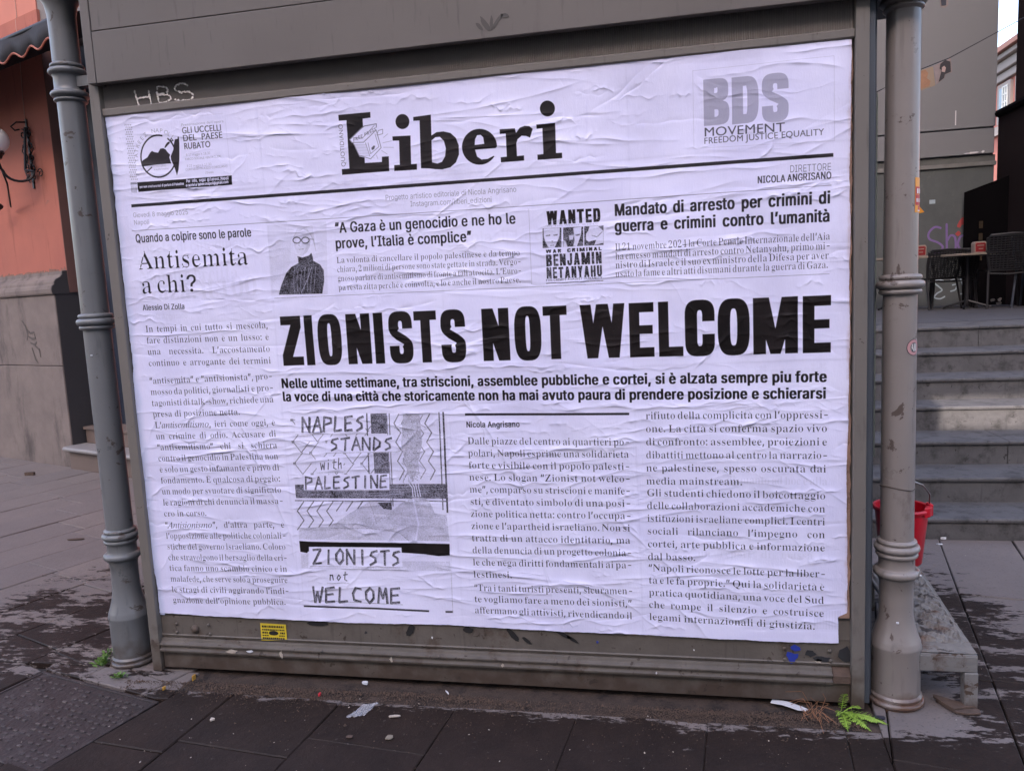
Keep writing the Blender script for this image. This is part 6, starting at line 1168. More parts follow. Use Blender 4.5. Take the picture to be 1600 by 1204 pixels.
L(0.15,0.0095,3185,550,3304,566)
L(0.3,0.0057,3195,544,3314,560)
L(0.15,0.0095,3437,682,3406,434,3546,454)
L(0.3,0.0057,3448,674,3411,421,3554,446)
L(0.15,0.0095,3793,667,3706,683,3653,590,3667,480,3781,450)
L(0.3,0.0057,3803,656,3722,679,3665,577,3672,464,3786,443)
L(0.15,0.0095,3955,692,3877,621,3878,504,3931,435,4003,519,4004,631,3949,693)
L(0.3,0.0057,3961,682,3890,606,3881,493,3942,432,4014,510,4014,622,3961,682)
L(0.15,0.0095,4078,440,4114,700,4162,520,4220,692,4230,443)
L(0.3,0.0057,4082,434,4133,684,4169,511,4231,687,4246,439)
L(0.15,0.0095,4450,698,4312,680,4293,448,4436,463)
L(0.3,0.0057,4458,691,4319,674,4302,438,4441,455)
L(0.15,0.0095,4298,566,4421,582)
L(0.3,0.0057,4311,562,4426,578)
L(0.12,0.008,2787,348,3422,344,4046,347,4913,334)
L(0.12,0.008,5203,332,5310,336)
L(0.6,0.002,5325,974,5315,318)
# ---------------- flat print of the poster, rasterised from outlines ----------------
PX0,PZ0,PW,PH,PPM=-2.165,0.225,2.815,2.115,1100
_gc={}
def glyph_outline(f,ch):
    k=(f,ch)
    if k not in _gc:
        adv,cs=GL[f][ch]
        _gc[k]=(adv/1000.,[np.cumsum(np.array(c,float).reshape(-1,2),0)/500. for c in cs])
    return _gc[k]
CAPH={'I':.509,'G':.682,'S':.678,'T':.678}
def find(f,ch):
    if ch in GL[f]: return f,ch,0
    acc={'è':'e','à':'a','é':'e','ì':'i','ò':'o','ù':'u','È':'E','í':'i'}
    if f in 'STG' and ch in acc and acc[ch] in GL[f]: return f,acc[ch],(2 if ch=='é' else 1)
    if ch in GL['I']: return 'I',ch,0
    return None,ch,0
def fill_mask(contours,w,h,ss=3):
    W,Hh=w*ss,h*ss
    acc=np.zeros((Hh,W),np.int16)
    xs=(np.arange(W)+.5)/ss
    for c in contours:
        n=len(c)
        for i in range(n):
            x0,y0=c[i]; x1,y1=c[(i+1)%n]
            if y0==y1: continue
            s=1
            if y0>y1: x0,y0,x1,y1=x1,y1,x0,y0; s=-1
            r0=max(0,int(math.ceil(y0*ss-.5))); r1=min(Hh,int(math.ceil(y1*ss-.5)))
            if r1<=r0: continue
            ys=(np.arange(r0,r1)+.5)/ss
            xc=x0+(ys-y0)*(x1-x0)/(y1-y0)
            k=np.clip(np.ceil(xc*ss-.5).astype(int),0,W)
            for r,kk in zip(range(r0,r1),k): acc[r,kk:]+=s
    m=(acc!=0)
    return m
def down(m,ss):
    h,w=m.shape; return m.reshape(h//ss,ss,w//ss,ss).mean((1,3)).astype(np.float32)
class Canvas:
    def __init__(s,x0,z0,w,h,ppm):
        s.x0,s.z0,s.p=x0,z0,ppm; s.W,s.H=int(w*ppm),int(h*ppm); s.a=np.ones((s.H,s.W),np.float32); s.cache={}
    def blend(s,m,cx,cy,g):
        h,w=m.shape; x0=max(cx,0);y0=max(cy,0);x1=min(cx+w,s.W);y1=min(cy+h,s.H)
        if x1<=x0 or y1<=y0: return
        mm=m[y0-cy:y1-cy,x0-cx:x1-cx]; v=s.a[y0:y1,x0:x1]; v*=1-mm; v+=mm*g
    def poly(s,cs,g,ss=3):
        cs=[(np.asarray(c,float)-(s.x0,s.z0))*s.p for c in cs]
        al=np.concatenate(cs); lo=np.floor(al.min(0)).astype(int)-1; hi=np.ceil(al.max(0)).astype(int)+2
        w,h=hi-lo
        m=down(fill_mask([c-lo for c in cs],w,h,ss),ss); s.blend(m,lo[0],lo[1],g)
    def line(s,g,w,pts):
        pts=np.asarray(pts,float)
        for i in range(len(pts)-1):
            a,b=pts[i],pts[i+1]; d=b-a; L=math.hypot(*d)
            if L<1e-6: continue
            d=d/L; n=np.array([-d[1],d[0]])*w/2; e=d*w*.3
            s.poly([[a-e+n,a-e-n,b+e-n,b+e+n]],g,4)
    def gmask(s,f,ch,sx,sy,bold,acc):
        key=(f,ch,round(sx,4),round(sy,4),bold,acc)
        if key in s.cache: return s.cache[key]
        adv,cs=glyph_outline(f,ch)
        cs=[c*(sx,sy) for c in cs]
        if acc:
            top=max(c[:,1].max() for c in cs) if cs else .5*sy; xm=adv*.5*sx; u=sy
            if ch=='i': 
                cs=[c for c in cs if c[:,1].min()<.3*sy]; top=.47*sy
            q=-1 if acc==1 else 1
            cs.append(np.array([(xm-q*.02*u,top+.05*u),(xm+q*.02*u*0+.05*u,top+.05*u),(xm+q*.10*u+.02*u,top+.20*u),(xm+q*.10*u-.06*u,top+.20*u)]))
        if not cs: s.cache[key]=None; return None
        ss=4
        al=np.concatenate(cs)*s.p; pad=3
        lo=np.floor(al.min(0)).astype(int)-pad; hi=np.ceil(al.max(0)).astype(int)+pad
        m=fill_mask([c*s.p-lo for c in cs],hi[0]-lo[0],hi[1]-lo[1],ss)
        k=int(round(abs(bold)*s.p*ss))
        if k:
            o=m.copy()
            if bold>0:
                for j in range(1,k+1): 
                    sh=j-k//2
                    if sh: o|=np.roll(m,sh,1)
                kv=k//3
                mm=o.copy()
                for j in range(1,kv+1): o|=np.roll(mm,(j+1)//2*(1 if j%2 else -1),0)
            else:
                for j in range(1,k+1): o&=np.roll(m,j-k//2 if j-k//2 else k,1)
                dl=o.copy()
                for j in range(-k-2,k+3): dl|=np.roll(o,j,1)
                o|=m&~dl
            m=o
        r=(down(m,ss),lo); s.cache[key]=r; return r
    def text(s,f,t,a,b,cap,g,bold,just,hs):
        a=np.array(a);b=np.array(b); L=b[0]-a[0]; it=False; seq=[]
        for ch in t:
            if ch=='~': it=not it; continue
            ff,c2,acc=find('T' if (it and ch in GL['T']) else f,ch)
            if ff is None: continue
            if c2==' ' : seq.append((None,' ',0,0.25 if f=='S' else (.30 if f=='G' else .21),0,0)); continue
            adv,_=glyph_outline(ff,c2)
            if f=='S' and c2=='-': adv*=.72
            sy=cap/CAPH[ff]; r=sy/(cap/CAPH[f])
            seq.append((ff,c2,acc,adv*r+ (abs(bold)*.6/(cap/CAPH[f]) if bold>0 else 0),sy,r))
        sy=cap/CAPH[f]; nat=sum(q[3] for q in seq if q[0])*sy; ns=sum(1 for q in seq if not q[0]); spn=sum(q[3] for q in seq if not q[0])*sy
        if just==1 and ns and f!='I' and f!='G' and hs>0:
            sx=hs
            if nat*sx+spn*sx*.62>L: sx=L/(nat+spn*.62)
            sp=(L-nat*sx)/ns
        elif just==2 and ns:
            sx=L/(nat+spn)/hs; sp=(L-nat*sx)/ns
        elif just==0: sx=hs; sp=sy*.25
        else:
            sx=L/(nat+spn); sp=None
        x=0
        for ff,ch,acc,adv,gy,r in seq:
            if ff is None: x+=sp if sp is not None else adv*sy*sx; continue
            gm=s.gmask(ff,ch,gy*sx,gy,bold if (bold>0 or ff=='S') else (.0008 if ff=='I' and f=='S' else 0),acc)
            if gm is not None:
                z=a[1]+(b[1]-a[1])*x/max(L,1e-6)
                s.blend(gm[0],int(round((a[0]+x-s.x0)*s.p))+gm[1][0],int(round((z-s.z0)*s.p))+gm[1][1],g)
            x+=adv*sy*sx
    def rot_text(s,f,t,org,u,v,cap,g):
        # glyphs along u (unit), up = v (unit)
        org=np.array(org); sy=cap/CAPH[f]; x=0
        for ch in t:
            if ch==' ': x+=.25*sy; continue
            ff,c2,_=find(f,ch); adv,cs=glyph_outline(ff,c2)
            s.poly([np.array([org+u*(p[0]*sy+x)+v*p[1]*sy for p in c]) for c in cs],g)
            x+=adv*sy
        return x
# heavy condensed capitals, unit box 1 x 1 (y up); sv = stem width / box width, sh = bar height
def ring(pts,hx,hy,closed):
    P=np.array(pts,float); n=len(P); o=[];q=[]
    for i in range(n):
        a=P[i-1] if (i or closed) else P[i]; b=P[(i+1)%n] if (i<n-1 or closed) else P[i]
        d=b-a; d/= max(math.hypot(*d),1e-9); nn=np.array([-d[1],d[0]])
        o.append(P[i]+nn*(hx,hy)); q.append(P[i]-nn*(hx,hy))
    return o,q
def sup(cx,cy,rx,ry,a0,a1,n,e=3.1):
    o=[]
    for a in np.linspace(a0,a1,n):
        c,s_=math.cos(a),math.sin(a); o.append((cx+rx*math.copysign(abs(c)**(2/e),c),cy+ry*math.copysign(abs(s_)**(2/e),s_)))
    return o
def heavy_glyph(ch,v,h):
    R=lambda x0,y0,x1,y1:[(x0,y0),(x1,y0),(x1,y1),(x0,y1)]
    pi=math.pi
    if ch=='I': return [R(0,0,1,1)]
    if ch=='T': return [R(0,1-h,1,1),R(.5-v/2,0,.5+v/2,1-h+.01)]
    if ch=='L': return [R(0,0,v,1),R(v-.01,0,1,h)]
    if ch=='E': return [R(0,0,v,1),R(v-.01,0,1,h),R(v-.01,1-h,1,1),R(v-.01,.5-h*.42,.95,.5+h*.48)]
    if ch=='H': return [R(0,0,v,1),R(1-v,0,1,1),R(v-.01,.5-h/2,1-v+.01,.5+h/2)]
    if ch=='Z': return [R(0,0,1,h),R(.02,1-h,.98,1),[(0,h-.01),(0,h+.04),(.98-v*1.15,1-h+.01),(.98,1-h+.01),(.98,1-h-.05),(v*1.15,h-.01)]]
    if ch=='N': return [R(0,0,v*.92,1),R(1-v*.92,0,1,1),[(0,1),(v*1.02,1),(1,0),(1-v*1.02,0)]]
    if ch=='M': return [R(0,0,v,1),R(1-v,0,1,1),[(0,1),(v*1.25,1),(.5+v*.40,0),(.5-v*.40,0)],[(1,1),(1-v*1.25,1),(.5-v*.40,0),(.5+v*.40,0)]]
    if ch=='W': return [[(0,1),(v*.95,1),(.25+v*.5,0),(.25-v*.42,0)],[(.5-v*.5,1),(.5+v*.32,1),(.25+v*.5,0),(.25-v*.35,0)],[(.5-v*.32,1),(.5+v*.5,1),(.75+v*.35,0),(.75-v*.5,0)],[(1-v*.95,1),(1,1),(.75+v*.42,0),(.75-v*.5,0)]]
    if ch=='A': return [[(0,0),(v*.95,0),(.5+v*.35,1),(.5-v*.5,1)],[(1,0),(1-v*.95,0),(.5-v*.35,1),(.5+v*.5,1)],R(.2,.18,.8,.18+h*.8)]
    if ch=='Y': return [R(.5-v/2,0,.5+v/2,.5),[(0,1),(v,1),(.5+v/2,.42),(.5-v/2,.42)],[(1,1),(1-v,1),(.5-v/2,.42),(.5+v/2,.42)]]
    if ch=='U':
        p=[(v/2,1),(v/2,.35)]+sup(.5,.32,.5-v/2,.32-h/2,pi,2*pi,14)+[(1-v/2,.35),(1-v/2,1)]
    elif ch=='J':
        p=[(1-v/2,1),(1-v/2,.35)]+sup(.5,.3,.5-v/2,.3-h/2,2*pi,pi,14)[1:]+[(v/2,.42)]
    elif ch=='O':
        o=sup(.5,.5,.5,.512,0,2*pi,44)[:-1]; i=sup(.5,.5,.5-v,.5-h*.95,2*pi,0,36)[:-1]; return [o,i]
    elif ch=='C':
        return [[(1,.62),(1,.69)]+sup(.5,.69,.5,.32,0,pi,18)+sup(.5,.31,.5,.32,pi,2*pi,18)+[(1,.39),(1-v,.39),(1-v,.31)]+sup(.5,.31,.5-v,.31-h,2*pi,pi,14)+sup(.5,.69,.5-v,.31-h,pi,0,14)+[(1-v,.62)]]
    elif ch=='S':
        return [[(1,.67),(1,.71)]+sup(.5,.70,.5,.31,0,pi,18)+[(.01,.65),(.05,.59),(.14,.53),(.30,.46),(.62,.365),(1-v-.03,.32),(1-v,.28)]+sup(.5,.27,.5-v,.27-h,2*pi,pi,12)+[(v,.34),(0,.34),(0,.29)]+sup(.5,.30,.5,.31,pi,2*pi,18)+[(.99,.36),(.95,.42),(.86,.47),(.70,.535),(.38,.63),(v+.03,.68),(v,.72)]+sup(.5,.73,.5-v,.27-h,pi,0,12)+[(1-v,.67)]]
    elif ch=='D': return [R(0,0,v,1),[(v-.01,0),(.6,0)]+sup(.5,.5,.5,.5,-1.2,1.2,18)+[(.6,1),(v-.01,1),(v-.01,1-h),(.55,1-h)]+sup(.5,.5,.5-v,.5-h,1.1,-1.1,14)+[(.55,h),(v-.01,h)]]
    elif ch in 'BR':
        top=[(v-.01,1),(.62,1)]+sup(.55,.755,.42,.245,1.2,-1.2,12)+[(.62,.51),(v-.01,.51),(v-.01,.51+h*.9),(.5,.51+h*.9)]+sup(.5,.755,.47-v,.245-h*.9,-1.1,1.1,8)+[(.5,1-h),(v-.01,1-h)]
        if ch=='B': return [R(0,0,v,1),top,[(v-.01,.49+h*.3),(.62,.49+h*.3)]+sup(.55,.26,.45,.26,1.2,-1.2,12)+[(.62,0),(v-.01,0),(v-.01,h*.9),(.5,h*.9)]+sup(.5,.265,.5-v,.255-h*.9,-1.1,1.1,8)+[(.5,.52-h*.9),(v-.01,.52-h*.9)]]
        return [R(0,0,v,1),top,[(1-v,0),(1,0),(.75,.52),(.45,.52)]]
    else: return [R(0,0,1,1)]
    o,q=ring(p,v/2,h/2,False)
    return [o+q[::-1]]
def draw_print(cv):
    for c in INK:
        k=c[0]
        if k=='L': cv.line(c[1],c[2],c[3])
        elif k=='P': cv.poly([c[2]],c[1])
        elif k=='T': cv.text(*c[1:])
        elif k=='V':
            _,f,t,a,b,cap,g=c; a=np.array(a);b=np.array(b); L=b[1]-a[1]
            nat=sum(glyph_outline(f,x)[0] for x in t)*cap/CAPH[f]
            cap2=cap*L/nat; cv.rot_text(f,t,(a[0],a[1]),np.array([0,1.]),np.array([-1.,0]),min(cap,cap2),g)
        elif k=='A':
            _,f,t,ce,r,a0,a1,cap,g=c; ce=np.array(ce); a0,a1=math.radians(a0-10),math.radians(a1+5)
            for i,ch in enumerate(t):
                if ch==' ': continue
                a=a0+(a1-a0)*i/(len(t)-1); u=np.array([math.sin(a),-math.cos(a)]); v=np.array([math.cos(a),math.sin(a)])
                cv.rot_text(f,ch,ce+v*r*1.02-u*.006,u,v,cap,g)
        elif k=='B':
            (ax,az),(bx,bz),g=c[1:]
            for i in range(18): cv.line(g,.0022,[(ax+(bx-ax)*i/17,az),(ax+(bx-ax)*i/17,bz)])
        elif k=='H':
            L,g,st,bar=c[1:]
            for ch,x0,x1,zb,zt in L:
                W=x1-x0;Hh=zt-zb
                v=min(st*Hh/W,.42) if ch!='I' else 1
                if ch in 'WM': v=min(st*Hh/W,.30)
                for part in ([heavy_glyph(ch,v,bar)] if ch=='O' else [[p] for p in heavy_glyph(ch,v,bar)]):
                    cv.poly([[(x0+p[0]*W,zb+p[1]*Hh) for p in q] for q in part],g)
# ---------------- the setting: ground and paving ----------------
ground=MB().add([(-250,-250,-.03),(250,-250,-.03),(250,250,-.03),(-250,250,-.03)],[(0,1,2,3)]).build('ground',joint)
tag(ground,kind='structure')
def clip(poly,a,b,keep_left=True):
    a=Vector(a);b=Vector(b);d=b-a; out=[]
    def side(p): 
        s=d.x*(p[1]-a.y)-d.y*(p[0]-a.x); return s if keep_left else -s
    for i in range(len(poly)):
        p,q=poly[i],poly[(i+1)%len(poly)]; sp,sq=side(p),side(q)
        if sp>=0: out.append(p)
        if (sp>=0)!=(sq>=0):
            t=sp/(sp-sq); out.append((p[0]+(q[0]-p[0])*t,p[1]+(q[1]-p[1])*t))
    return out
def area(p): return abs(sum(p[i][0]*p[(i+1)%len(p)][1]-p[(i+1)%len(p)][0]*p[i][1] for i in range(len(p)))/2)
pv=MATS['paving']
def inset(poly,d):
    cx=sum(p[0] for p in poly)/len(poly); cy=sum(p[1] for p in poly)/len(poly)
    o=[]; n=len(poly)
    if sum(poly[i][0]*poly[(i+1)%n][1]-poly[(i+1)%n][0]*poly[i][1] for i in range(n))<0: poly=poly[::-1]
    for i in range(n):
        a,b,c=Vector(poly[i-1]),Vector(poly[i]),Vector(poly[(i+1)%n])
        e1=(b-a).normalized(); e2=(c-b).normalized(); n1=Vector((-e1.y,e1.x)); n2=Vector((-e2.y,e2.x)); k=n1+n2
        k/=max(k.dot(n1),.35); o.append(tuple(b+k*d))
    return o
def stone(poly,dz=0,tilt=(0,0),gap=None,m=None):
    if gap is None: gap=GAP
    if len(poly)<3 or area(poly)<.008: return
    poly=[(q_[0]+JR.uniform(-.0022,.0022),q_[1]+JR.uniform(-.0022,.0022)) for q_ in poly]
    p0=inset(poly,gap); p1=inset(p0,.004); n=len(p0)
    cx=sum(p[0] for p in p0)/n; cy=sum(p[1] for p in p0)/n
    z=lambda p:dz+tilt[0]*(p[0]-cx)+tilt[1]*(p[1]-cy)
    vs=[(p[0],p[1],-.028) for p in p0]+[(p[0],p[1],z(p)-.004) for p in p0]+[(p[0],p[1],z(p)) for p in p1]
    fs=[tuple(range(2*n,3*n))]+[(k*n+i,k*n+(i+1)%n,(k+1)*n+(i+1)%n,(k+1)*n+i) for k in (0,1) for i in range(n)]
    mb=MB().add(vs,fs); o=mb.build('paving_stone',m or pv,None,smooth=False); o.parent=ground
def pave(ang,off,w,bounds,clips,seed,l0=.55,l1=1.15):
    rnd=random.Random(seed); u=Vector((math.cos(ang),math.sin(ang))); nrm=Vector((math.sin(ang),-math.cos(ang)))
    x0,x1,y0,y1=bounds; cs=[Vector(c) for c in ((x0,y0),(x1,y0),(x1,y1),(x0,y1))]
    ns=[c.dot(nrm) for c in cs]; us=[c.dot(u) for c in cs]
    k0=math.floor((min(ns)-off)/w); k1=math.ceil((max(ns)-off)/w)
    for k in range(k0,k1+1):
        a=off+k*w; b=a+w; t=min(us)-rnd.random()
        while t<max(us):
            L=l0+rnd.random()*(l1-l0); P=[tuple(nrm*p+u*q) for p,q in ((a,t),(b,t),(b,t+L),(a,t+L))]; t+=L
            P=P[::-1]
            P=clip(P,(x0,y0),(x1,y0)); P=clip(P,(x1,y0),(x1,y1)) if P else P; P=clip(P,(x1,y1),(x0,y1)) if P else P; P=clip(P,(x0,y1),(x0,y0)) if P else P
            for A,B,kl in clips:
                if P: P=clip(P,A,B,kl)
            # never outside what the photograph shows
            if P and len(P)>=3: stone(P,(rnd.random()-.5)*.005,((rnd.random()-.5)*.010,(rnd.random()-.5)*.010))
JR=random.Random(77)
GAP=.0028
LW=((-2.13,-.72),(-1.985,-.215))   # line of the drain cover's right edge
pave(R_(69),-3.42,.38,(-8.2,-2.02,.02,5.2),[((-7.31,4.38),(-5.0,3.49),False)],3)
pave(R_(69),-3.42,.38,(-4.2,-1.9,-1.5,.02),[(LW[0],LW[1],True),((-2.84,-.51),(-2.71,-.03),True)],5)
pave(R_(69),-3.42,.38,(-3.0,-2.0,-1.6,-.5),[(LW[0],LW[1],True),((-2.84,-.51),(-2.11,-.70),False),((-2.84,-.51),(-2.71,-.03),False)],6)
pave(R_(78),1.5,.38,(.62,3.6,-1.3,1.94),[((.60,-1.5),(.76,.6),False)],8)
GAP=.0009
pave(R_(84),.14,.46,(-2.4,.80,-1.4,-.135),[(LW[0],LW[1],False),((.60,-1.5),(.76,.6),True)],11,.5,1.1)
GAP=.0028
pave(R_(69),-3.42,.38,(-2.71,-1.98,-.20,.02),[((-2.71,-.03),(-1.985,-.215),True)],12)
# strip of dirt along the foot of the kiosk
d=MB(); nx,ny=90,10
for j in range(ny+1):
    for i in range(nx+1):
        x=-2.15+i*2.86/nx; y=-.165+j*.9/ny if j>4 else -.165+j*.045
        h=-.014+.015*math.exp(-((y+.095)/.04)**2)*(0.6+.4*math.sin(x*7)*math.sin(x*17))+random.random()*.003
        d.v.append((x,y,h if j not in(0,) else -.02))
d.f=[(j*(nx+1)+i,j*(nx+1)+i+1,(j+1)*(nx+1)+i+1,(j+1)*(nx+1)+i) for j in range(ny) for i in range(nx)]
tag(d.build('dirt_strip',soil,None,smooth=True),kind='structure')
g=MB(); rnd=random.Random(4)
for i in range(14000):
    x=rnd.uniform(-2.25,.66); y=rnd.gauss(-.095,.030)+.012*math.sin(x*5)
    if y>-.03: y=-.05-rnd.random()*.08
    if math.sin(x*3.1)+math.sin(x*7.7+1)+rnd.gauss(0,.8)<-.5 and rnd.random()<.7: continue
    if rnd.random()<.08: y=-.14-rnd.expovariate(12)
    s=rnd.uniform(.0009,.0031)*(2.6 if rnd.random()<.03 else 1); z=.002+s*.4 if y<-.13 else -.011+.014*math.exp(-((y+.095)/.04)**2)
    a=rnd.random()*6.3; ca,sa=math.cos(a),math.sin(a)
    g.add([(x+s*ca,y+s*sa,z),(x-s*sa,y+s*ca,z),(x-s*ca,y-s*sa,z+s*.2),(x+s*sa,y-s*ca,z),(x,y,z+s*1.2)],[(0,1,4),(1,2,4),(2,3,4),(3,0,4)])
tag(g.build('gravel',grit,None,smooth=False),'loose brown grit lying along the foot of the newspaper poster kiosk',"gravel",kind='stuff')
g=MB()
for i in range(230):
    if rnd.random()<.6: x=rnd.uniform(-2.4,.7); y=rnd.uniform(-.95,-.1)
    elif rnd.random()<.5: x=rnd.uniform(-3.6,-2.3); y=rnd.uniform(-.6,2)
    else: x=rnd.uniform(.8,2); y=rnd.uniform(-.4,1.9)
    s=.0008+.0022*rnd.random()**3; a=rnd.random()*6.3; ca,sa=math.cos(a)*s,math.sin(a)*s; z=.0035
    g.add([(x+ca*2,y+sa*2,z),(x-sa,y+ca,z),(x-ca*2,y-sa*2,z+.001),(x+sa,y-ca,z),(x,y,z+s)],[(0,1,4),(1,2,4),(2,3,4),(3,0,4)])
tag(g.build('crumbs',paleb,None,smooth=False),'pale crumbs and grains scattered over the damp paving','debris',kind='stuff')
# stone drain cover with rows of raised bars
A=Vector((-2.125,-.71)); u=Vector((.25,.97)).normalized(); v=Vector((-.97,.25)).normalized(); LU,LV=.50,.72
dc=thing('drain_cover',(A.x,A.y,0),'worn dark drain cover with rows of raised bars, at the foot of the left column','drain cover')
def q(a,b,z): p=A+u*a+v*b; return (p.x,p.y,z)
def rot_under(mb,name,m,par,loc,**k):
    o=mb.build(name,m,None,**k); return under(o,par,loc)
coverm=mat('wet_cover_stone',(.030,.022,.020),.5,0,.35,12,.8,70,(.075,.062,.058),.43,11)
coverb=mat('cover_bar_stone',(.052,.040,.037),.5,0,.35,25,.8,70,(.12,.10,.09),.45,13)
def bar(mb,a0,a1,b0,b1,z0,z1):
    mb.add([q(a,b,z) for a in (a0,a1) for b in (b0,b1) for z in (z0,z1)],[(0,1,3,2),(4,6,7,5),(0,4,5,1),(2,3,7,6),(0,2,6,4),(1,5,7,3)])
mb=MB(); bar(mb,.012,LU-.012,.012,LV-.012,-.02,-.003); rot_under(mb,'plate',coverm,dc,(A.x,A.y,0))
for a0,a1,b0,b1 in ((0,.016,0,LV),(LU-.016,LU,0,LV),(.016,LU-.016,0,.016),(.016,LU-.016,LV-.016,LV)):
    mb=MB(); bar(mb,a0+.001,a1-.001,b0+.001,b1-.001,-.02,.001); rot_under(mb,'frame_edge',coverm,dc,(A.x,A.y,0),bev=.002)
mb=MB(); rnd=random.Random(9)
for i in range(15):
    for j in range(17):
        if rnd.random()<.30: continue
        a=.03+i*.0295+rnd.uniform(-.002,.002); b=.03+j*.0395+(i%2)*.018
        if b+.026>LV-.02: continue
        bar(mb,a,a+.010,b,b+.022,-.005,-.0008+rnd.random()*.0026)
tag(rot_under(mb,'raised_bars',coverb,dc,(A.x,A.y,0),bev=.0015),kind='stuff')

# ---------------- newsstand kiosk ----------------
K=thing('newsstand_kiosk',(-.75,.9,0),'grey metal kiosk between two iron columns, its front covered by the big newspaper poster','kiosk'); KL=(-.75,.9,0)
def kp(mb,name,m,label=None,**k):
    o=mb.build(name,m,None,**k); under(o,K,KL)
    if label: o['label']=label
    return o
kp(MB().box(-2.190,-2.147,-.002,.06,.004,2.452),'corner_post',kiosk,bev=.003)
kp(MB().box(.639,.682,-.002,.06,.004,2.452),'corner_post',kiosk,bev=.003)
kp(MB().box(-2.147,.639,.034,.05,.10,2.46),'front_panel',kiosk)
kp(MB().box(-2.146,.638,.016,.033,.015,.092),'kick_plate',krail,bev=.002)
# bent ledge rail: profile in (y,z)
kp(MB().prism([(.030,.093),(-.004,.093),(-.006,.103),(.006,.108),(.006,.118),(-.002,.121),(-.002,.128),(.012,.134),(.016,.146),(.030,.148)],0,-2.146,.575),'ledge_rail',krail,bev=.0012)
kp(MB().prism([(.030,.094),(.004,.094),(.006,.12),(.018,.135),(.030,.147)],0,.577,.637),'ledge_rail',flake,label='rotten broken end of the ledge rail')
kp(MB().prism([(.033,.150),(.024,.150),(.020,.160),(.024,.164),(.027,.245),(.033,.245)],0,-2.146,.638),'lower_panel',krail)
# ribbed shutter band
mb=MB(); x=-2.146
while x<.632:
    mb.add([(x,.030,2.322),(x+.0026,.020,2.322),(x+.0052,.030,2.322),(x,.030,2.455),(x+.0026,.020,2.455),(x+.0052,.030,2.455)],[(0,1,4,3),(1,2,5,4)]); x+=.0076
tag(kp(mb,'shutter_ribs',kdark,smooth=False),kind='stuff')
kp(MB().box(-2.146,.638,.031,.0335,2.318,2.456),'shutter_sheet',kdark)
kp(MB().prism([(.019,2.314),(.010,2.314),(.006,2.319),(.006,2.340),(.010,2.345),(.019,2.346)],0,-2.146,.638),'upper_rail',kiosk,bev=.001)
# rivets
for x,z in ((-2.073,.209),(-2.074,.171),(-1.921,.209),(-1.916,.170),(.412,.210),(.569,.207),(.572,.170),(.414,.168),(-1.40,.128),(-.9,.128),(-.35,.128),(.1,.128)):
    kp(MB().lathe([(.0075,0),(.007,.003),(.004,.0055),(.0005,.006)],0,0,12),'rivet',krail).matrix_local=Matrix.Translation((x+.75,(.0235 if z>.15 else -.0015)-.9,z))@Matrix.Rotation(R_(90),4,'X')
mb=MB().lathe([(.018,0),(.017,.006),(.012,.012),(.0005,.014)],0,0,16); kp(mb,'lock_boss',rustw).matrix_local=Matrix.Translation((-1.985+.75,.0235-.9,.19))@Matrix.Rotation(R_(90),4,'X')
# fascia
kp(MB().box(-2.125,.92,-.034,.0,2.43,2.620),'fascia_panel',kfront,bev=.002)
kp(MB().box(-2.125,.92,-.032,.0,2.6235,2.80),'fascia_panel',kfront,bev=.002)
kp(MB().box(-2.165,-2.1275,-.035,.04,2.43,2.80),'fascia_end_cap',kfront,bev=.002)
kp(MB().box(-2.12,.90,.001,.33,2.456,2.80),'fascia_core',kgap)
kp(MB().box(-2.3,.95,-.06,2.0,2.802,2.90),'roof',kfront,bev=.01)
# ventilated soot flower mark on the fascia
# sides and back
kp(MB().box(-2.20,-2.16,.065,1.9,.02,2.45),'side_panel',kslide)
kp(MB().box(.66,.70,.065,1.9,.02,2.45),'side_panel',kslide,label='dark blue-grey side panel beside the right column')
kp(MB().box(.684,.702,.012,.062,.02,2.45),'side_profile',kslide,bev=.002); kp(MB().box(.704,.722,.07,.11,.02,2.45),'side_profile',kslide,bev=.002)
pale=mat('glass_reflection_pale',(.22,.26,.24),.4,0,.05); kp(MB().box(.724,.742,.13,.17,.9,2.16),'side_glass_strip',pale,label='pale green strip of side glass behind the right column, its reflection in the colour')  # pale colour stands in for the reflection on the kiosk's side glass
kp(MB().box(-2.16,.66,1.86,1.90,.02,2.45),'back_panel',kslide)
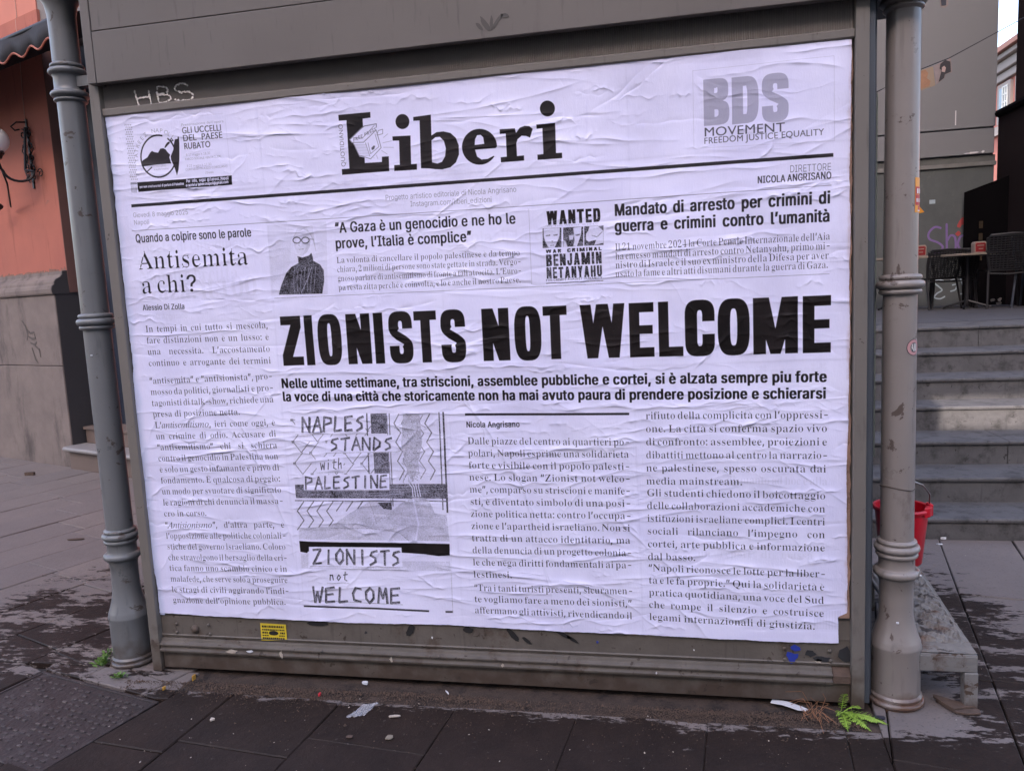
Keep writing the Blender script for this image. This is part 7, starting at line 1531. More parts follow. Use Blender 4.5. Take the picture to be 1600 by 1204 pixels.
# columns
def torus(r,rr,zc,n=7): return [(r+rr*math.cos(a),zc+rr*math.sin(a)) for a in np.linspace(-math.pi/2,math.pi/2,n)]
def column(cx,cy,m,label):
    base=[(.070,-.02),(.088,-.012)]+torus(.088,.010,.012)+[(.090,.034),(.083,.042),(.0835,.050),(.0830,.205),(.086,.214),(.086,.222),(.0835,.228),(.083,.236)]
    z0,z1=.236,.44
    base+=[(.083-(.083-.056)*(1-(1-(t))**1.9),z0+(z1-z0)*t*.62) for t in np.linspace(.06,1,12)]+[(.056,.40),(.0565,.455),(.060,.460),(.060,.468)]
    base+=torus(.062,.016,.490)+[(.061,.508),(.0595,.516),(.0595,.545)]+torus(.060,.010,.556)+torus(.062,.014,.580)+torus(.058,.008,.602)+[(.056,.612)]
    c=kp(MB().lathe(base,cx,cy,48),'column',m,label)
    sub(c,c,'shaft',m,MB().lathe([(.0552,.612),(.0548,1.0),(.0540,1.478)],cx,cy,40)); 
    sub(c,c,'ring',m,MB().lathe([(.054,1.476)]+torus(.058,.010,1.487)+torus(.062,.015,1.511)+torus(.058,.010,1.535)+[(.054,1.546)],cx,cy,40))
    sub(c,c,'shaft',m,MB().lathe([(.0540,1.546),(.0530,2.0),(.0522,2.40)],cx,cy,40))
    sub(c,c,'ring',m,MB().lathe([(.0522,2.40)]+torus(.056,.007,2.411)+torus(.061,.012,2.434)+[(.058,2.45),(.056,2.46),(.056,2.50)]+torus(.060,.013,2.522)+torus(.056,.008,2.545)+[(.053,2.556)],cx,cy,40))
    sub(c,c,'capital',m,MB().lathe([(.052,2.556),(.052,2.68),(.053,2.74),(.060,2.78),(.072,2.80)],cx,cy,40))
    sub(c,c,'bracket',m,MB().box(cx+(.05 if cx<0 else -.11),cx+(.11 if cx<0 else -.05),cy-.02,cy+.02,2.46,2.50))
    return c
column(-2.350,.090,colL,'blue-grey cast iron column at the kiosk\'s left corner')
column(.808,.090,colR,'warm grey cast iron column at the kiosk\'s right corner')
# chalk letters on the ribs (over the ridges only)
cur=[]
def stroke_ribs(pts,w):
    mb=MB(); pts=[Vector(p) for p in pts]
    for a,b in zip(pts[:-1],pts[1:]):
        L=(b-a).length; k=max(2,int(L/.0025))
        for i in range(k):
            p=a.lerp(b,(i+.5)/k)
            ph=((p.x+2.146)%.0076)/.0076
            if ph>.62 and random.random()<.45: continue
            if random.random()<.08: continue
            s=w*random.uniform(.6,1.1); x,z=p.x+random.gauss(0,.0012),p.y+random.gauss(0,.0012)
            yy=.0192-random.random()*.0022; r2=s*random.uniform(.35,.6); a_=random.random()*6.3
            mb.add([(x+r2*math.cos(a_+q_*1.2566)*random.uniform(.7,1.2),yy,z+r2*math.sin(a_+q_*1.2566)*random.uniform(.7,1.2)) for q_ in range(5)],[(0,1,2,3,4)])
    return mb
def arcp(cx,cz,rx,rz,a0,a1,n=16): return [(cx+rx*math.cos(R_(a)),cz+rz*math.sin(R_(a))) for a in np.linspace(a0,a1,n)]
letters={'H':[[(-2.004,2.405),(-1.990,2.342)],[(-1.943,2.400),(-1.936,2.350)],[(-1.998,2.372),(-1.940,2.375)]],'B':[[(-1.905,2.408),(-1.903,2.346)],arcp(-1.90,2.392,.042,.016,95,-90)+arcp(-1.90,2.362,.052,.017,90,-95)],'S':[arcp(-1.800,2.392,.030,.017,20,190)+[(-1.80,2.378)]+arcp(-1.795,2.361,.042,.017,75,-150)]}
ck=MB()
for ch,ss in letters.items():
    for st in ss:
        m_=stroke_ribs(st,.0092); ck.add(m_.v,m_.f)
tag(kp(ck,'chalk_lettering',chalk,'white chalk letters HBS on the ribbed band'),kind='stuff')
# spray marks under the poster edge, torn scraps
def blobmesh(cx,cz,w,h,y,n=14,lean=0,rough=.25,seed=0):
    r=random.Random(seed); P=[]
    for i in range(n):
        a=2*math.pi*i/n; k=1+r.uniform(-rough,rough); zz=math.sin(a)*h/2*k; P.append((cx+math.cos(a)*w/2*k+lean*zz/h,cz+zz))
    return MB().prism(P,1,y-.0008,y)
def spray(x,z,w,h,lean,seed):
    kp(blobmesh(x,z,w,h,.0225,18,lean,.12,seed),'spray_mark',blacksmudge)
spray(-1.02,.222,.030,.050,.02,1); spray(-.78,.234,.04,.026,0,2); spray(-.60,.222,.028,.055,-.04,3); spray(-.545,.20,.022,.03,-.03,31); spray(-.40,.230,.03,.035,-.05,4); spray(-.365,.212,.022,.03,-.04,5); spray(-1.42,.236,.09,.02,0,6)
for i,(x,z,w,h,m_) in enumerate(((.44,.178,.040,.042,bluep),(.452,.214,.034,.022,bluep),(.505,.195,.035,.030,flakep),(.545,.175,.06,.024,flakep),(.615,.195,.05,.06,flakep),(.53,.168,.03,.02,paleb),(-1.21,.205,.012,.012,flakep),(-.27,.205,.010,.012,bluep),(-.93,.196,.008,.008,ceramic),(.09,.19,.006,.006,ceramic))):
    kp(blobmesh(x,z,w,h,.0222,11,0,.35,i+40),'torn_scrap',m_)
for i,(x,z,w,h,m_) in enumerate(((-1.80,.112,.05,.014,paleb),(-1.72,.114,.03,.012,ceramic),(-1.58,.108,.012,.03,paleb),(-1.10,.108,.012,.022,paleb),(-.64,.107,.010,.012,paleb),(-.05,.106,.006,.008,ceramic))):
    kp(blobmesh(x,z,w,h,-.0052,11,0,.5,i+60),'torn_scrap',m_)
# soot print on fascia
for dx,dz,w,h,l in ((0,0,.018,.05,-.03),(.022,.002,.012,.045,.0),(.044,.008,.016,.05,.04),(-.022,-.004,.016,.03,-.02),(.07,.022,.03,.014,0)):
    kp(blobmesh(-.575+dx,2.475+dz,w,h,-.0346,12,l,.25,int(w*999)+3),'smudge',mat('smudge_grey',(.072,.064,.058),.6))

# ---------------- yellow sticker and the others ----------------
yl=thing('small_ad_sticker',(-1.62,.0215,.19),'yellow printed sticker on the rail below the poster','sticker')
YL=(-1.62,.0215,.19)
def up_(mb,name,m,par,loc,**k): return under(mb.build(name,m,None,**k),par,loc)
up_(MB().add([(-1.679,.0212,.153),(-1.562,.0212,.158),(-1.562,.0212,.226),(-1.677,.0212,.228),(-1.679,.0222,.153),(-1.562,.0222,.158),(-1.562,.0222,.226),(-1.677,.0222,.228)],[(0,1,2,3),(4,5,6,7),(0,1,5,4),(1,2,6,5),(2,3,7,6),(3,0,4,7)]),'sheet',yellow,yl,YL)
mb=MB(); rnd=random.Random(2)
for z,h in ((.215,.009),(.201,.006),(.188,.008),(.176,.005),(.163,.009)):
    x=-1.671
    while x<-1.572:
        wd=rnd.uniform(.003,.009)
        if not(abs(x+1.62)<.024 and .172<z<.20): mb.box(x,min(x+wd,-1.568),.0206,.0211,z-h/2,z+h/2)
        x+=wd+.0022
mb.prism([(-1.62+.022*math.cos(a),.187+.010*math.sin(a)) for a in np.linspace(0,6.28,14)[:-1]],1,.0206,.0211)
tag(up_(mb,'print',inkm,yl,YL),kind='stuff')
def cyl_patch(mb,cx,cy,r,pts,mi=0):
    # pts: (angle_deg,z) polygon fan grid on a column; built as quads strip list [(a0,a1,z0,z1)]
    for a0,a1,z0,z1 in pts:
        a0-=9; a1-=9
        n=max(1,int(abs(a1-a0)/8))
        for i in range(n):
            b0,b1=R_(a0+(a1-a0)*i/n),R_(a0+(a1-a0)*(i+1)/n)
            mb.add([(cx+r*math.cos(b0),cy+r*math.sin(b0),z0),(cx+r*math.cos(b1),cy+r*math.sin(b1),z0),(cx+r*math.cos(b1),cy+r*math.sin(b1),z1),(cx+r*math.cos(b0),cy+r*math.sin(b0),z1)],[(0,1,2,3)])
sc=thing('torn_advert_sticker',(.86,.07,1.8),'torn red and orange advertising sticker on the right column','sticker'); SL=(.86,.07,1.8)
for nm,m_,ps,r in (('sheet',sticko,[(-48,2,1.748,1.862)],.0545),('red_band',stickr,[(-46,0,1.772,1.806),(-46,-10,1.808,1.832),(-30,2,1.757,1.770)],.0551),('white_letter',stickw,[(-40,-32,1.810,1.826)],.0557),('white_letter',stickw,[(-28,-20,1.810,1.826)],.0557),('white_letter',stickw,[(-16,-8,1.810,1.826)],.0557),('white_letter',stickw,[(-42,-36,1.782,1.794)],.0557),('white_letter',stickw,[(-30,-24,1.782,1.794)],.0557),('white_letter',stickw,[(-18,-10,1.782,1.794)],.0557),('white_letter',stickw,[(-34,-12,1.752,1.756)],.0557)):
    mb=MB(); cyl_patch(mb,.808,.09,r,ps); up_(mb,nm,m_,sc,SL,smooth=True)
mb=MB(); mb.add([(.862,.085,1.772),(.880,.087,1.750),(.862,.086,1.746)],[(0,1,2)]); up_(mb,'torn_flap',sticko,sc,SL)
rs=thing('round_sticker',(.84,.05,1.297),'round pink and black sticker, half way up the right column','sticker'); RL=(.84,.05,1.297)
def disc(cx,cy,r,ang,z,rad,rin=0,n=26):
    mb=MB(); V=[]
    for rr in ((rin,rad) if rin else (0.0001,rad)):
        for i in range(n):
            t=2*math.pi*i/n; a=R_(ang)+rr*math.cos(t)/.054; V.append((cx+r*math.cos(a),cy+r*math.sin(a),z+rr*math.sin(t)))
    mb.add(V,[(i,(i+1)%n,n+(i+1)%n,n+i) for i in range(n)]); return mb
up_(disc(.808,.09,.0549,-52,1.297,.0285),'sheet',stickk,rs,RL); up_(disc(.808,.09,.0554,-52,1.297,.0265,.0165),'pink_band',stickp,rs,RL)
mb=MB()
for a,b,c in ((-.010,.012,-.003),(-.002,.014,.003),(.006,.013,.008),(-.012,.002,-.001)):
    V=[]
    for (t,zz) in ((a,b),(a+.004,b),(c+.003,-.013),(c-.001,-.012)):
        an=R_(-52)+t/.054; V.append((.808+.0556*math.cos(an),.09+.0556*math.sin(an),1.297+zz))
    mb.add(V,[(0,1,2,3)])
up_(mb,'leaf_mark',stickw,rs,RL)
# paste flecks
for i,(an,z,c) in enumerate(((-95,.33,'R'),(-100,.15,'x'),(-118,1.38,'L'))):
    pass
# ---------------- the poster: crumpled paper geometry, print on it ----------------
def wrinkles():
    rnd=np.random.RandomState(12); st=.0025
    nx,nz=int(PW/st),int(PH/st); H=np.zeros((nz,nx),np.float32)
    def add(cx,cz,L,ang,amp,wid,bow,kink):
        ca,sa=math.cos(ang),math.sin(ang); r=L/2+.03
        x0=int(max(0,(cx-abs(ca)*r-.08-PX0)/st)); x1=int(min(nx,(cx+abs(ca)*r+.08-PX0)/st)); z0=int(max(0,(cz-abs(sa)*r-.08-PZ0)/st)); z1=int(min(nz,(cz+abs(sa)*r+.08-PZ0)/st))
        if x1<=x0 or z1<=z0: return
        X,Z=np.meshgrid(PX0+(np.arange(x0,x1)+.5)*st-cx,PZ0+(np.arange(z0,z1)+.5)*st-cz)
        u=X*ca+Z*sa; v=-X*sa+Z*ca; t=u/(L/2)
        v=v-bow*(1-t*t)-kink*np.sin(t*5+cx*9)-kink*.5*np.sin(t*13+cz*7)
        env=np.clip(1-t*t,0,1)**.7*(.65+.35*np.sin(t*9+cx*31))
        a=np.where(v>0,np.exp(-v/(wid*1.5)),np.exp(v/(wid*.55)))
        H[z0:z1,x0:x1]+=(amp*env*a).astype(np.float32)
    for i in range(860):
        side=rnd.rand()<.5
        cx=PX0+PW*rnd.rand(); cz=PZ0+PH*rnd.rand()
        ang=rnd.normal(.02,.085) if rnd.rand()<.90 else rnd.normal(.5*(1 if rnd.rand()<.6 else -1),.25)
        L=.08+.42*rnd.rand()**1.6
        if side and rnd.rand()<.5: L*=1.6
        add(cx,cz,L,ang,(.0007+.0024*rnd.rand()**1.7)*(1 if rnd.rand()<.8 else -.6),.0028+.0045*rnd.rand(),rnd.normal(0,.012),rnd.normal(0,.004))
    # denser fine creases on the upper left and the right hand text columns
    for i in range(340):
        if i%2: cx=PX0+.05+rnd.rand()*1.1; cz=1.35+rnd.rand()*.95
        else: cx=-.55+rnd.rand()*1.15; cz=.30+rnd.rand()*.9
        add(cx,cz,.05+.16*rnd.rand(),rnd.normal(-.05,.25),.0003+.0006*rnd.rand(),.0018+.002*rnd.rand(),rnd.normal(0,.006),.002)
    # long folds seen in the picture
    for a in ((-1.62,.79,.62,-1.15,.0026,.006,.05,.006),(-1.66,.98,.40,-.95,.0020,.005,.03,.006),(-.62,.86,.95,-1.15,.0022,.006,.05,.010),(-.50,.62,.6,-1.35,.0018,.005,.03,.008),(-.73,1.10,.35,-1.1,.0016,.004,.02,.006),(-1.97,.9,.5,1.3,.0012,.004,.01,.004),(.10,1.42,.35,-1.1,.0015,.004,.02,.006),(-1.55,1.15,.5,.75,.0015,.004,.02,.006)):
        add(*a)
    # overlaps between the sheets the poster is made of
    Z=(PZ0+(np.arange(nz)+.5)*st)[:,None]; X=(PX0+(np.arange(nx)+.5)*st)[None,:]
    for zc in (.905,1.262,1.64,1.99): H+=(.0005*(1/(1+np.exp(np.clip(-(Z-zc-.004*np.sin(X*3))/.0012,-30,30))))).astype(np.float32)*.8
    for xc in (-1.49,-.80,-.10): H+=(.0004/(1+np.exp(np.clip(-(X-xc-.003*np.sin(Z*4))/.0012,-30,30)))).astype(np.float32)
    # slow undulation
    H+=(.0016*np.sin(X*5.1+Z*2.3)*np.sin(Z*6.7-X*1.7)+.0008*np.sin(X*13+Z*9)*np.sin(Z*17+X*3)).astype(np.float32)
    return H,st
def build_poster():
    H,st=wrinkles(); nz,nx=H.shape
    cv=Canvas(PX0,PZ0,PW,PH,PPM); draw_print(cv)
    hh,ww=cv.a.shape
    # grain of the photographic and pencil pictures
    rg=np.random.RandomState(8)
    def grain(x0,z0,x1,z1,k,lo=.13,hi=.975,sh=.5):
        a,b,c,d=int((z0-PZ0)*PPM),int((z1-PZ0)*PPM),int((x0-PX0)*PPM),int((x1-PX0)*PPM)
        v=cv.a[a:b,c:d]; n=rg.randn(*v.shape).astype(np.float32)
        n=(n+np.roll(n,1,0)+np.roll(n,1,1)+np.roll(np.roll(n,1,0),1,1)+np.roll(n,2,0)+np.roll(n,2,1))*.45
        m_=rg.randn(v.shape[0]//24+2,v.shape[1]//24+2).astype(np.float32)
        yy=np.arange(v.shape[0])/24.; xx=np.arange(v.shape[1])/24.; y0=yy.astype(int); x0_=xx.astype(int); fy=(yy-y0)[:,None]; fx=(xx-x0_)[None,:]
        big=m_[y0][:,x0_]*(1-fy)*(1-fx)+m_[y0+1][:,x0_]*fy*(1-fx)+m_[y0][:,x0_+1]*(1-fy)*fx+m_[y0+1][:,x0_+1]*fy*fx
        w_=((v>lo)&(v<hi))*(np.clip((1.02-v)*2.2,.25,1)); v+=w_*(n*k+big*k*sh); np.clip(v,0,1,out=v)
    grain(*GR[0],.11); grain(*GR[1],.07,.05); grain(*GR[2],.10,.05)
    yi=np.clip(((np.arange(hh)+.5)/PPM/st-.5),0,nz-1.001); xi=np.clip(((np.arange(ww)+.5)/PPM/st-.5),0,nx-1.001)
    y0=yi.astype(int); x0=xi.astype(int); fy=(yi-y0)[:,None].astype(np.float32); fx=(xi-x0)[None,:].astype(np.float32)
    Hb=(H[y0][:,x0]*(1-fy)*(1-fx)+H[y0+1][:,x0]*fy*(1-fx)+H[y0][:,x0+1]*(1-fy)*fx+H[y0+1][:,x0+1]*fy*fx)
    px=np.empty((hh,ww,4),np.float32); px[...,0]=cv.a; px[...,1]=Hb*100; px[...,2]=cv.a; px[...,3]=1
    im=bpy.data.images.new('poster_print',ww,hh,alpha=False,float_buffer=True); im.colorspace_settings.name='Non-Color'
    im.pixels.foreach_set(px.ravel()); im.update()
    # mesh
    gx,gz=620,460
    r=np.random.RandomState(3)
    def edge(n,a,k): 
        e=np.cumsum(r.randn(n))*a; e-=np.linspace(e[0],e[-1],n); return e
    U=np.linspace(0,1,gx); V=np.linspace(0,1,gz)
    zb=.259-.017*U+edge(gx,.00035,1); zt=2.326-.014*U+edge(gx,.0004,1)
    Z=zb[None,:]*(1-V[:,None])+zt[None,:]*V[:,None]
    xl=-2.140+edge(gz,.0007,1); xr=.630+edge(gz,.0004,1)
    xl=xl+np.where(V<.36,-.004,0)+np.where(V>.93,-.003,0); 
    sm=np.clip((.055-V)/.008,0,1); xr=xr-.032*sm
    X=xl[:,None]*(1-U[None,:])+xr[:,None]*U[None,:]
    ih=np.clip(((Z-PZ0)/st).astype(int),0,nz-1); iw=np.clip(((X-PX0)/st).astype(int),0,nx-1)
    Hs=H.copy()
    for _ in range(2): Hs[1:-1,1:-1]=(Hs[1:-1,1:-1]*2+Hs[:-2,1:-1]+Hs[2:,1:-1]+Hs[1:-1,:-2]+Hs[1:-1,2:])/6
    D=Hs[ih,iw]
    lift=.004*np.clip((V[:,None]-.985)/.015,0,1)*np.clip(np.sin(U[None,:]*23+1)*1.2,0,1)
    Y=.0170-D-lift
    Y=np.clip(Y,.002,.0185)
    me=bpy.data.meshes.new('poster'); nv=gx*gz
    co=np.stack([X,Y,Z],-1).reshape(-1,3).astype(np.float32)
    idx=np.arange(nv).reshape(gz,gx); q=np.stack([idx[:-1,:-1],idx[:-1,1:],idx[1:,1:],idx[1:,:-1]],-1).reshape(-1,4)
    me.vertices.add(nv); me.vertices.foreach_set('co',co.ravel()); nf=len(q)
    me.loops.add(nf*4); me.loops.foreach_set('vertex_index',q.ravel().astype(np.int32))
    me.polygons.add(nf); me.polygons.foreach_set('loop_start',np.arange(0,nf*4,4,dtype=np.int32)); me.update()
    me.polygons.foreach_set('use_smooth',np.ones(nf,bool))
    uv=me.uv_layers.new(name='print'); uvs=np.stack([(X-PX0)/PW,(Z-PZ0)/PH],-1).reshape(-1,2)[q.ravel()].astype(np.float32); uv.data.foreach_set('uv',uvs.ravel())
    me.update(); me.validate()
    m=bpy.data.materials.new('printed_paper'); m.use_nodes=True; nt=m.node_tree; L=nt.links; b=nt.nodes['Principled BSDF']
    ti=N(nt,'ShaderNodeTexImage'); ti.image=im; ti.interpolation='Cubic'; ti.extension='EXTEND'
    um=N(nt,'ShaderNodeUVMap'); um.uv_map='print'; L.new(um.outputs[0],ti.inputs[0]); sp=N(nt,'ShaderNodeSeparateColor'); L.new(ti.outputs[0],sp.inputs[0])
    geo=N(nt,'ShaderNodeNewGeometry')
    def noise(s,d=6,r=.6,sc=None):
        n=N(nt,'ShaderNodeTexNoise'); n.inputs['Scale'].default_value=s; n.inputs['Detail'].default_value=d; n.inputs['Roughness'].default_value=r
        if sc:
            mp=N(nt,'ShaderNodeMapping'); mp.inputs['Scale'].default_value=sc; L.new(geo.outputs['Position'],mp.inputs[0]); L.new(mp.outputs[0],n.inputs['Vector'])
        else: L.new(geo.outputs['Position'],n.inputs['Vector'])
        return n.outputs['Fac']
    def mix(f,a,c,bl='MIX'):
        n=N(nt,'ShaderNodeMixRGB'); n.blend_type=bl
        for i,x in ((0,f),(1,a),(2,c)):
            if isinstance(x,tuple): n.inputs[i].default_value=(*x,1)
            elif isinstance(x,float): n.inputs[i].default_value=x
            else: L.new(x,n.inputs[i])
        return n.outputs[0]
    def mr(v,a,b_,c=0.,d=1.):
        n=N(nt,'ShaderNodeMapRange')
        for i,x in zip(('From Min','From Max','To Min','To Max'),(a,b_,c,d)): n.inputs[i].default_value=x
        L.new(v,n.inputs['Value']); return n.outputs[0]
    pap=mix(mr(noise(2.2,5),.35,.65),PAPER_A,PAPER_B)
    pap=mix(mr(noise(1.6,8,.66),.50,.62,0,.50),pap,(.585,.57,.74)); pap=mix(mr(noise(5,8,.7),.56,.66,0,.35),pap,(.76,.74,.92))
    pap=mix(mr(noise(60,3,.6,(1,1,.12)),.60,.80,0,.45),pap,PAPER_W)       # wet fibres, upright weave of the paste brush
    pap=mix(mr(noise(60,3,.6,(.12,1,1)),.62,.80,0,.30),pap,PAPER_W)
    pz=N(nt,'ShaderNodeSeparateXYZ'); L.new(geo.outputs['Position'],pz.inputs[0])
    # bluish older sheet showing along the left margin; rusty paste stain down the right margin
    nn=noise(9,6,.7)
    def addm(a,b_): 
        n=N(nt,'ShaderNodeMath',operation='MULTIPLY_ADD'); L.new(b_,n.inputs[0]); n.inputs[1].default_value=.05; L.new(a,n.inputs[2]); return n.outputs[0]
    xx=addm(pz.outputs['X'],nn)
    pap=mix(mr(xx,-2.085,-2.110,0,.55),pap,(.50,.58,.80)); pap=mix(mr(xx,.645,.665,0,.6),pap,(.42,.24,.17)); 
    inkc=mix(mr(noise(3.5,6),.4,.7),(.008,.006,.006),(.022,.016,.016))
    wear=mr(noise(220,4,.7,(.5,1,1)),.64,.75,0,.22)
    inkc=mix(wear,inkc,(.14,.125,.15))
    col=mix(mr(sp.outputs[0],.085,.97),inkc,pap)
    L.new(col,b.inputs['Base Color']); b.inputs['Roughness'].default_value=.62; b.inputs['Specular IOR Level'].default_value=.16
    ro=mr(sp.outputs[0],0,1,.50,.72); L.new(ro,b.inputs['Roughness'])
    bp=N(nt,'ShaderNodeBump'); bp.inputs['Strength'].default_value=1; bp.inputs['Distance'].default_value=.0105; L.new(sp.outputs[1],bp.inputs['Height'])
    b2=N(nt,'ShaderNodeBump'); b2.inputs['Strength'].default_value=.35; b2.inputs['Distance'].default_value=.0012
    n3=N(nt,'ShaderNodeMath',operation='ADD'); L.new(noise(170,3,.6,(1,1,.25)),n3.inputs[0]); L.new(noise(35,6,.7),n3.inputs[1]); L.new(n3.outputs[0],b2.inputs['Height']); L.new(bp.outputs[0],b2.inputs['Normal']); L.new(b2.outputs[0],b.inputs['Normal'])
    me.materials.append(m)
    o=bpy.data.objects.new('poster',me); COL.objects.link(o)
    tag(o,'giant crumpled white newspaper-page poster headed Liberi, pasted over the front of the kiosk','poster')
    # older layers of paper peeping out round it
    old=mat('older_pasted_paper',(.42,.47,.66),.8,0,.12,12,.4,50,(.14,.12,.12),.38,16)
    oldr=mat('rust_stained_paper',(.32,.20,.15),.85,0,.2,16,.5,60,(.10,.05,.03),.45,14)
    for nm,mm,x0,x1,z0,z1,sd,lb in (('older_paper_layer',old,-2.146,-2.12,.25,2.335,5,'bluish older paper layer down the left edge'),('older_paper_layer',oldr,.600,.6375,.335,2.322,6,'rust-stained older paper layer down the right edge')):
        rr=random.Random(sd); nP=70; P=[]; 
        for i in range(nP): t=i/(nP-1); P.append((x0+ (rr.uniform(0,.006) if x0<0 else 0),z0+(z1-z0)*t))
        for i in range(nP): t=1-i/(nP-1); P.append((x1-(rr.uniform(0,.006) if x0>0 else 0),z0+(z1-z0)*t))
        c=MB().prism(P,1,.0187,.0197).build(nm,mm,None); c.parent=o; c['label']=lb
GR=((-1.470,.292,-.805,1.118),(-1.51,1.515,-1.245,1.785),(-.43,1.52,-.20,1.80))
PAPER_A,PAPER_B,PAPER_W=(.68,.665,.88),(.76,.745,.93),(.60,.585,.82)
build_poster()
# ---------------- orange building on the left ----------------
BC=Vector((-6.12,3.92,0)); Bd=Vector((1.19,-.46,0)).normalized(); Bn=Vector((Bd.y,-Bd.x,0))
BMX=Matrix(((Bd.x,Bn.x,0,BC.x),(Bd.y,Bn.y,0,BC.y),(0,0,1,0),(0,0,0,1)))   # local (s, off, z)
B=thing('orange_building',(0,0,0),'orange plastered building with grey stone plinth and a dark doorway, at the left','building')
B.matrix_world=BMX; B['_abs']=0
def bp_(mb,name,m,label=None,par=None,**k):
    o=mb.build(name,m,None,**k); o.parent=par or B
    if label: o['label']=label
    return o
bp_(MB().box(-9,.275,-.55,-.15,1.98,4.46),'wall',orange,'orange plaster wall')
bp_(MB().box(-9,.24,-.55,-.17,4.46,12),'wall',mat('pale_orange_plaster',(.50,.19,.14),.85,0,.08,2,.1),'paler orange upper wall')
bp_(MB().box(.242,6,-.55,-.18,4.15,12),'wall',mat('grey_upper_plaster',(.19,.17,.165),.85,0,.1,2,.1),'grey upper wall above the doorway')
bp_(MB().box(1.55,6,-.55,-.15,0,4.15),'wall',orange,'orange wall right of the doorway')
bp_(MB().box(.2765,.285,-.36,-.148,1.76,4.1),'jamb_strip',brownjamb,'brown painted edge of the doorway')
# plinth
bp_(MB().box(-9,.265,-.45,0,-.02,1.03),'plinth_block',piperno,bev=.006)
bp_(MB().box(-9,.265,-.45,-.003,1.036,1.745),'plinth_block',piperno,bev=.006)
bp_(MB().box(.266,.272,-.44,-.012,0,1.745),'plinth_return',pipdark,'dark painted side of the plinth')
prof=[(-.40,1.748),(.012,1.748),(.020,1.765),(.022,1.80),(.012,1.83),(-.008,1.845),(-.012,1.87),(-.03,1.895),(-.07,1.915),(-.095,1.94),(-.10,1.975),(-.147,1.98),(-.40,1.98)]
bp_(MB().prism(prof,0,-9,.268),'plinth_moulding',piperno)
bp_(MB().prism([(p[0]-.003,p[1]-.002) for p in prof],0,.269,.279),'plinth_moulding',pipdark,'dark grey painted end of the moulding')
# torn plaster lip above the moulding
lip=MB(); r=random.Random(8); x=-2.4
while x<.26:
    wd=r.uniform(.05,.16); lip.prism([(x,1.978),(x+wd,1.978),(x+wd*.9,1.99+r.random()*.03),(x+wd*.5,1.988+r.random()*.02),(x+wd*.1,1.985+r.random()*.03)],1,-.152,-.147); x+=wd+r.random()*.05
tag(bp_(lip,'flaked_plaster_edge',mat('flaked_edge',(.20,.11,.085),.9,0,.3,30)),kind='stuff')
# dark scrawl on the plinth
def ribbon(mb,pts,w,off,th=.0012):
    pts=[Vector((p[0],p[1])) for p in pts]
    L=[];Rr=[]
    for i,p in enumerate(pts):
        d=(pts[min(i+1,len(pts)-1)]-pts[max(i-1,0)]).normalized(); n=Vector((-d.y,d.x))*w/2*(1 if 0<i<len(pts)-1 else .6); L.append(p+n); Rr.append(p-n)
    n=len(pts)
    vs=[(p.x,off,p.y) for p in L]+[(p.x,off,p.y) for p in Rr]+[(p.x,off-th,p.y) for p in L]+[(p.x,off-th,p.y) for p in Rr]
    fs=[]
    for i in range(n-1):
        fs+=[(i,i+1,n+i+1,n+i),(2*n+i,3*n+i,3*n+i+1,2*n+i+1),(i,2*n+i,2*n+i+1,i+1),(n+i,n+i+1,3*n+i+1,3*n+i)]
    mb.add(vs,fs)
mb=MB()
for pts in ([(-.42,1.50),(-.36,1.44),(-.33,1.36),(-.36,1.30)],[(-.36,1.42),(-.28,1.37),(-.20,1.38)],[(-.34,1.34),(-.25,1.31),(-.19,1.32),(-.20,1.36)],[(-.30,1.27),(-.22,1.25),(-.17,1.28)],[(-.28,1.22),(-.24,1.10),(-.19,1.06)],[(-.22,1.24),(-.14,1.20),(-.13,1.12)]): ribbon(mb,pts,.022,.0012)
bp_(mb,'scrawl',mat('grey_scrawl',(.10,.085,.078),.9),'faint dark scrawl on the plinth')
# doorway
bp_(MB().box(.30,.42,-.50,-.30,.38,4.1),'door_frame',navy,bev=.005); 
bp_(MB().box(.42,1.54,-.48,-.36,.38,4.1),'door',navy,'dark navy painted door')
mb=MB()
for a,b in ((.90,.97),(.80,.92)): ribbon(mb,[(.52,a-.3),(.56,a-.2),(.53,a-.1),(.57,a)],.02,-.3585)
bp_(mb,'paint_scrawl',mat('pale_scrawl',(.25,.27,.30),.8))
bp_(MB().prism([(-.5,0),(.045,0),(.045,.185),(-.5,.185)],0,.285,1.7),'doorstep',doorstep,bev=.006)
bp_(MB().prism([(-.5,.187),(.085,.187),(.095,.195),(.097,.212),(.088,.228),(.07,.232),(-.5,.232)],0,.262,1.7),'doorstep_nosing',mat('worn_step_top',(.22,.205,.20),.5,0,.12,9,.1),bev=.002)
bp_(MB().box(.30,1.6,-.5,-.135,.234,.372),'doorstep',doorstep,bev=.005)
bp_(MB().box(.292,1.6,-.5,-.115,.374,.405),'doorstep_nosing',doorstep,bev=.006)
# awning
def bthing(name,loc,label,cat):
    o=thing(name,(0,0,0),label,cat); o.matrix_world=BMX@Matrix.Translation(loc); o['_abs']=0; return o
def bsub(mb,name,m,par,loc,label=None,**k):
    o=mb.build(name,m,None,**k); o.parent=par; o.matrix_parent_inverse=Matrix.Translation(-Vector(loc))
    if label: o['label']=label
    return o
AWL=(-.5,-.1,3.9); aw=bthing('awning',AWL,'black awning with a scalloped orange-edged valance, over the orange wall','awning')
a0,a1=-3.2,1.9
bsub(MB().prism([(-.148,4.06),(.50,3.905),(.505,3.895),(-.148,4.045)],0,a0,a1),'canopy',awncloth,aw,AWL)
bsub(MB().tube([(a0,.49,3.885),(a1,.49,3.885)],.022,12),'front_bar',iron,aw,AWL)
bsub(MB().tube([(a0,-.09,4.09),(a1,-.09,4.09)],.055,14),'roller',awncloth,aw,AWL)
def scal(s): return 3.715+.028*math.cos((s-.93)*2*math.pi/.29+math.pi)
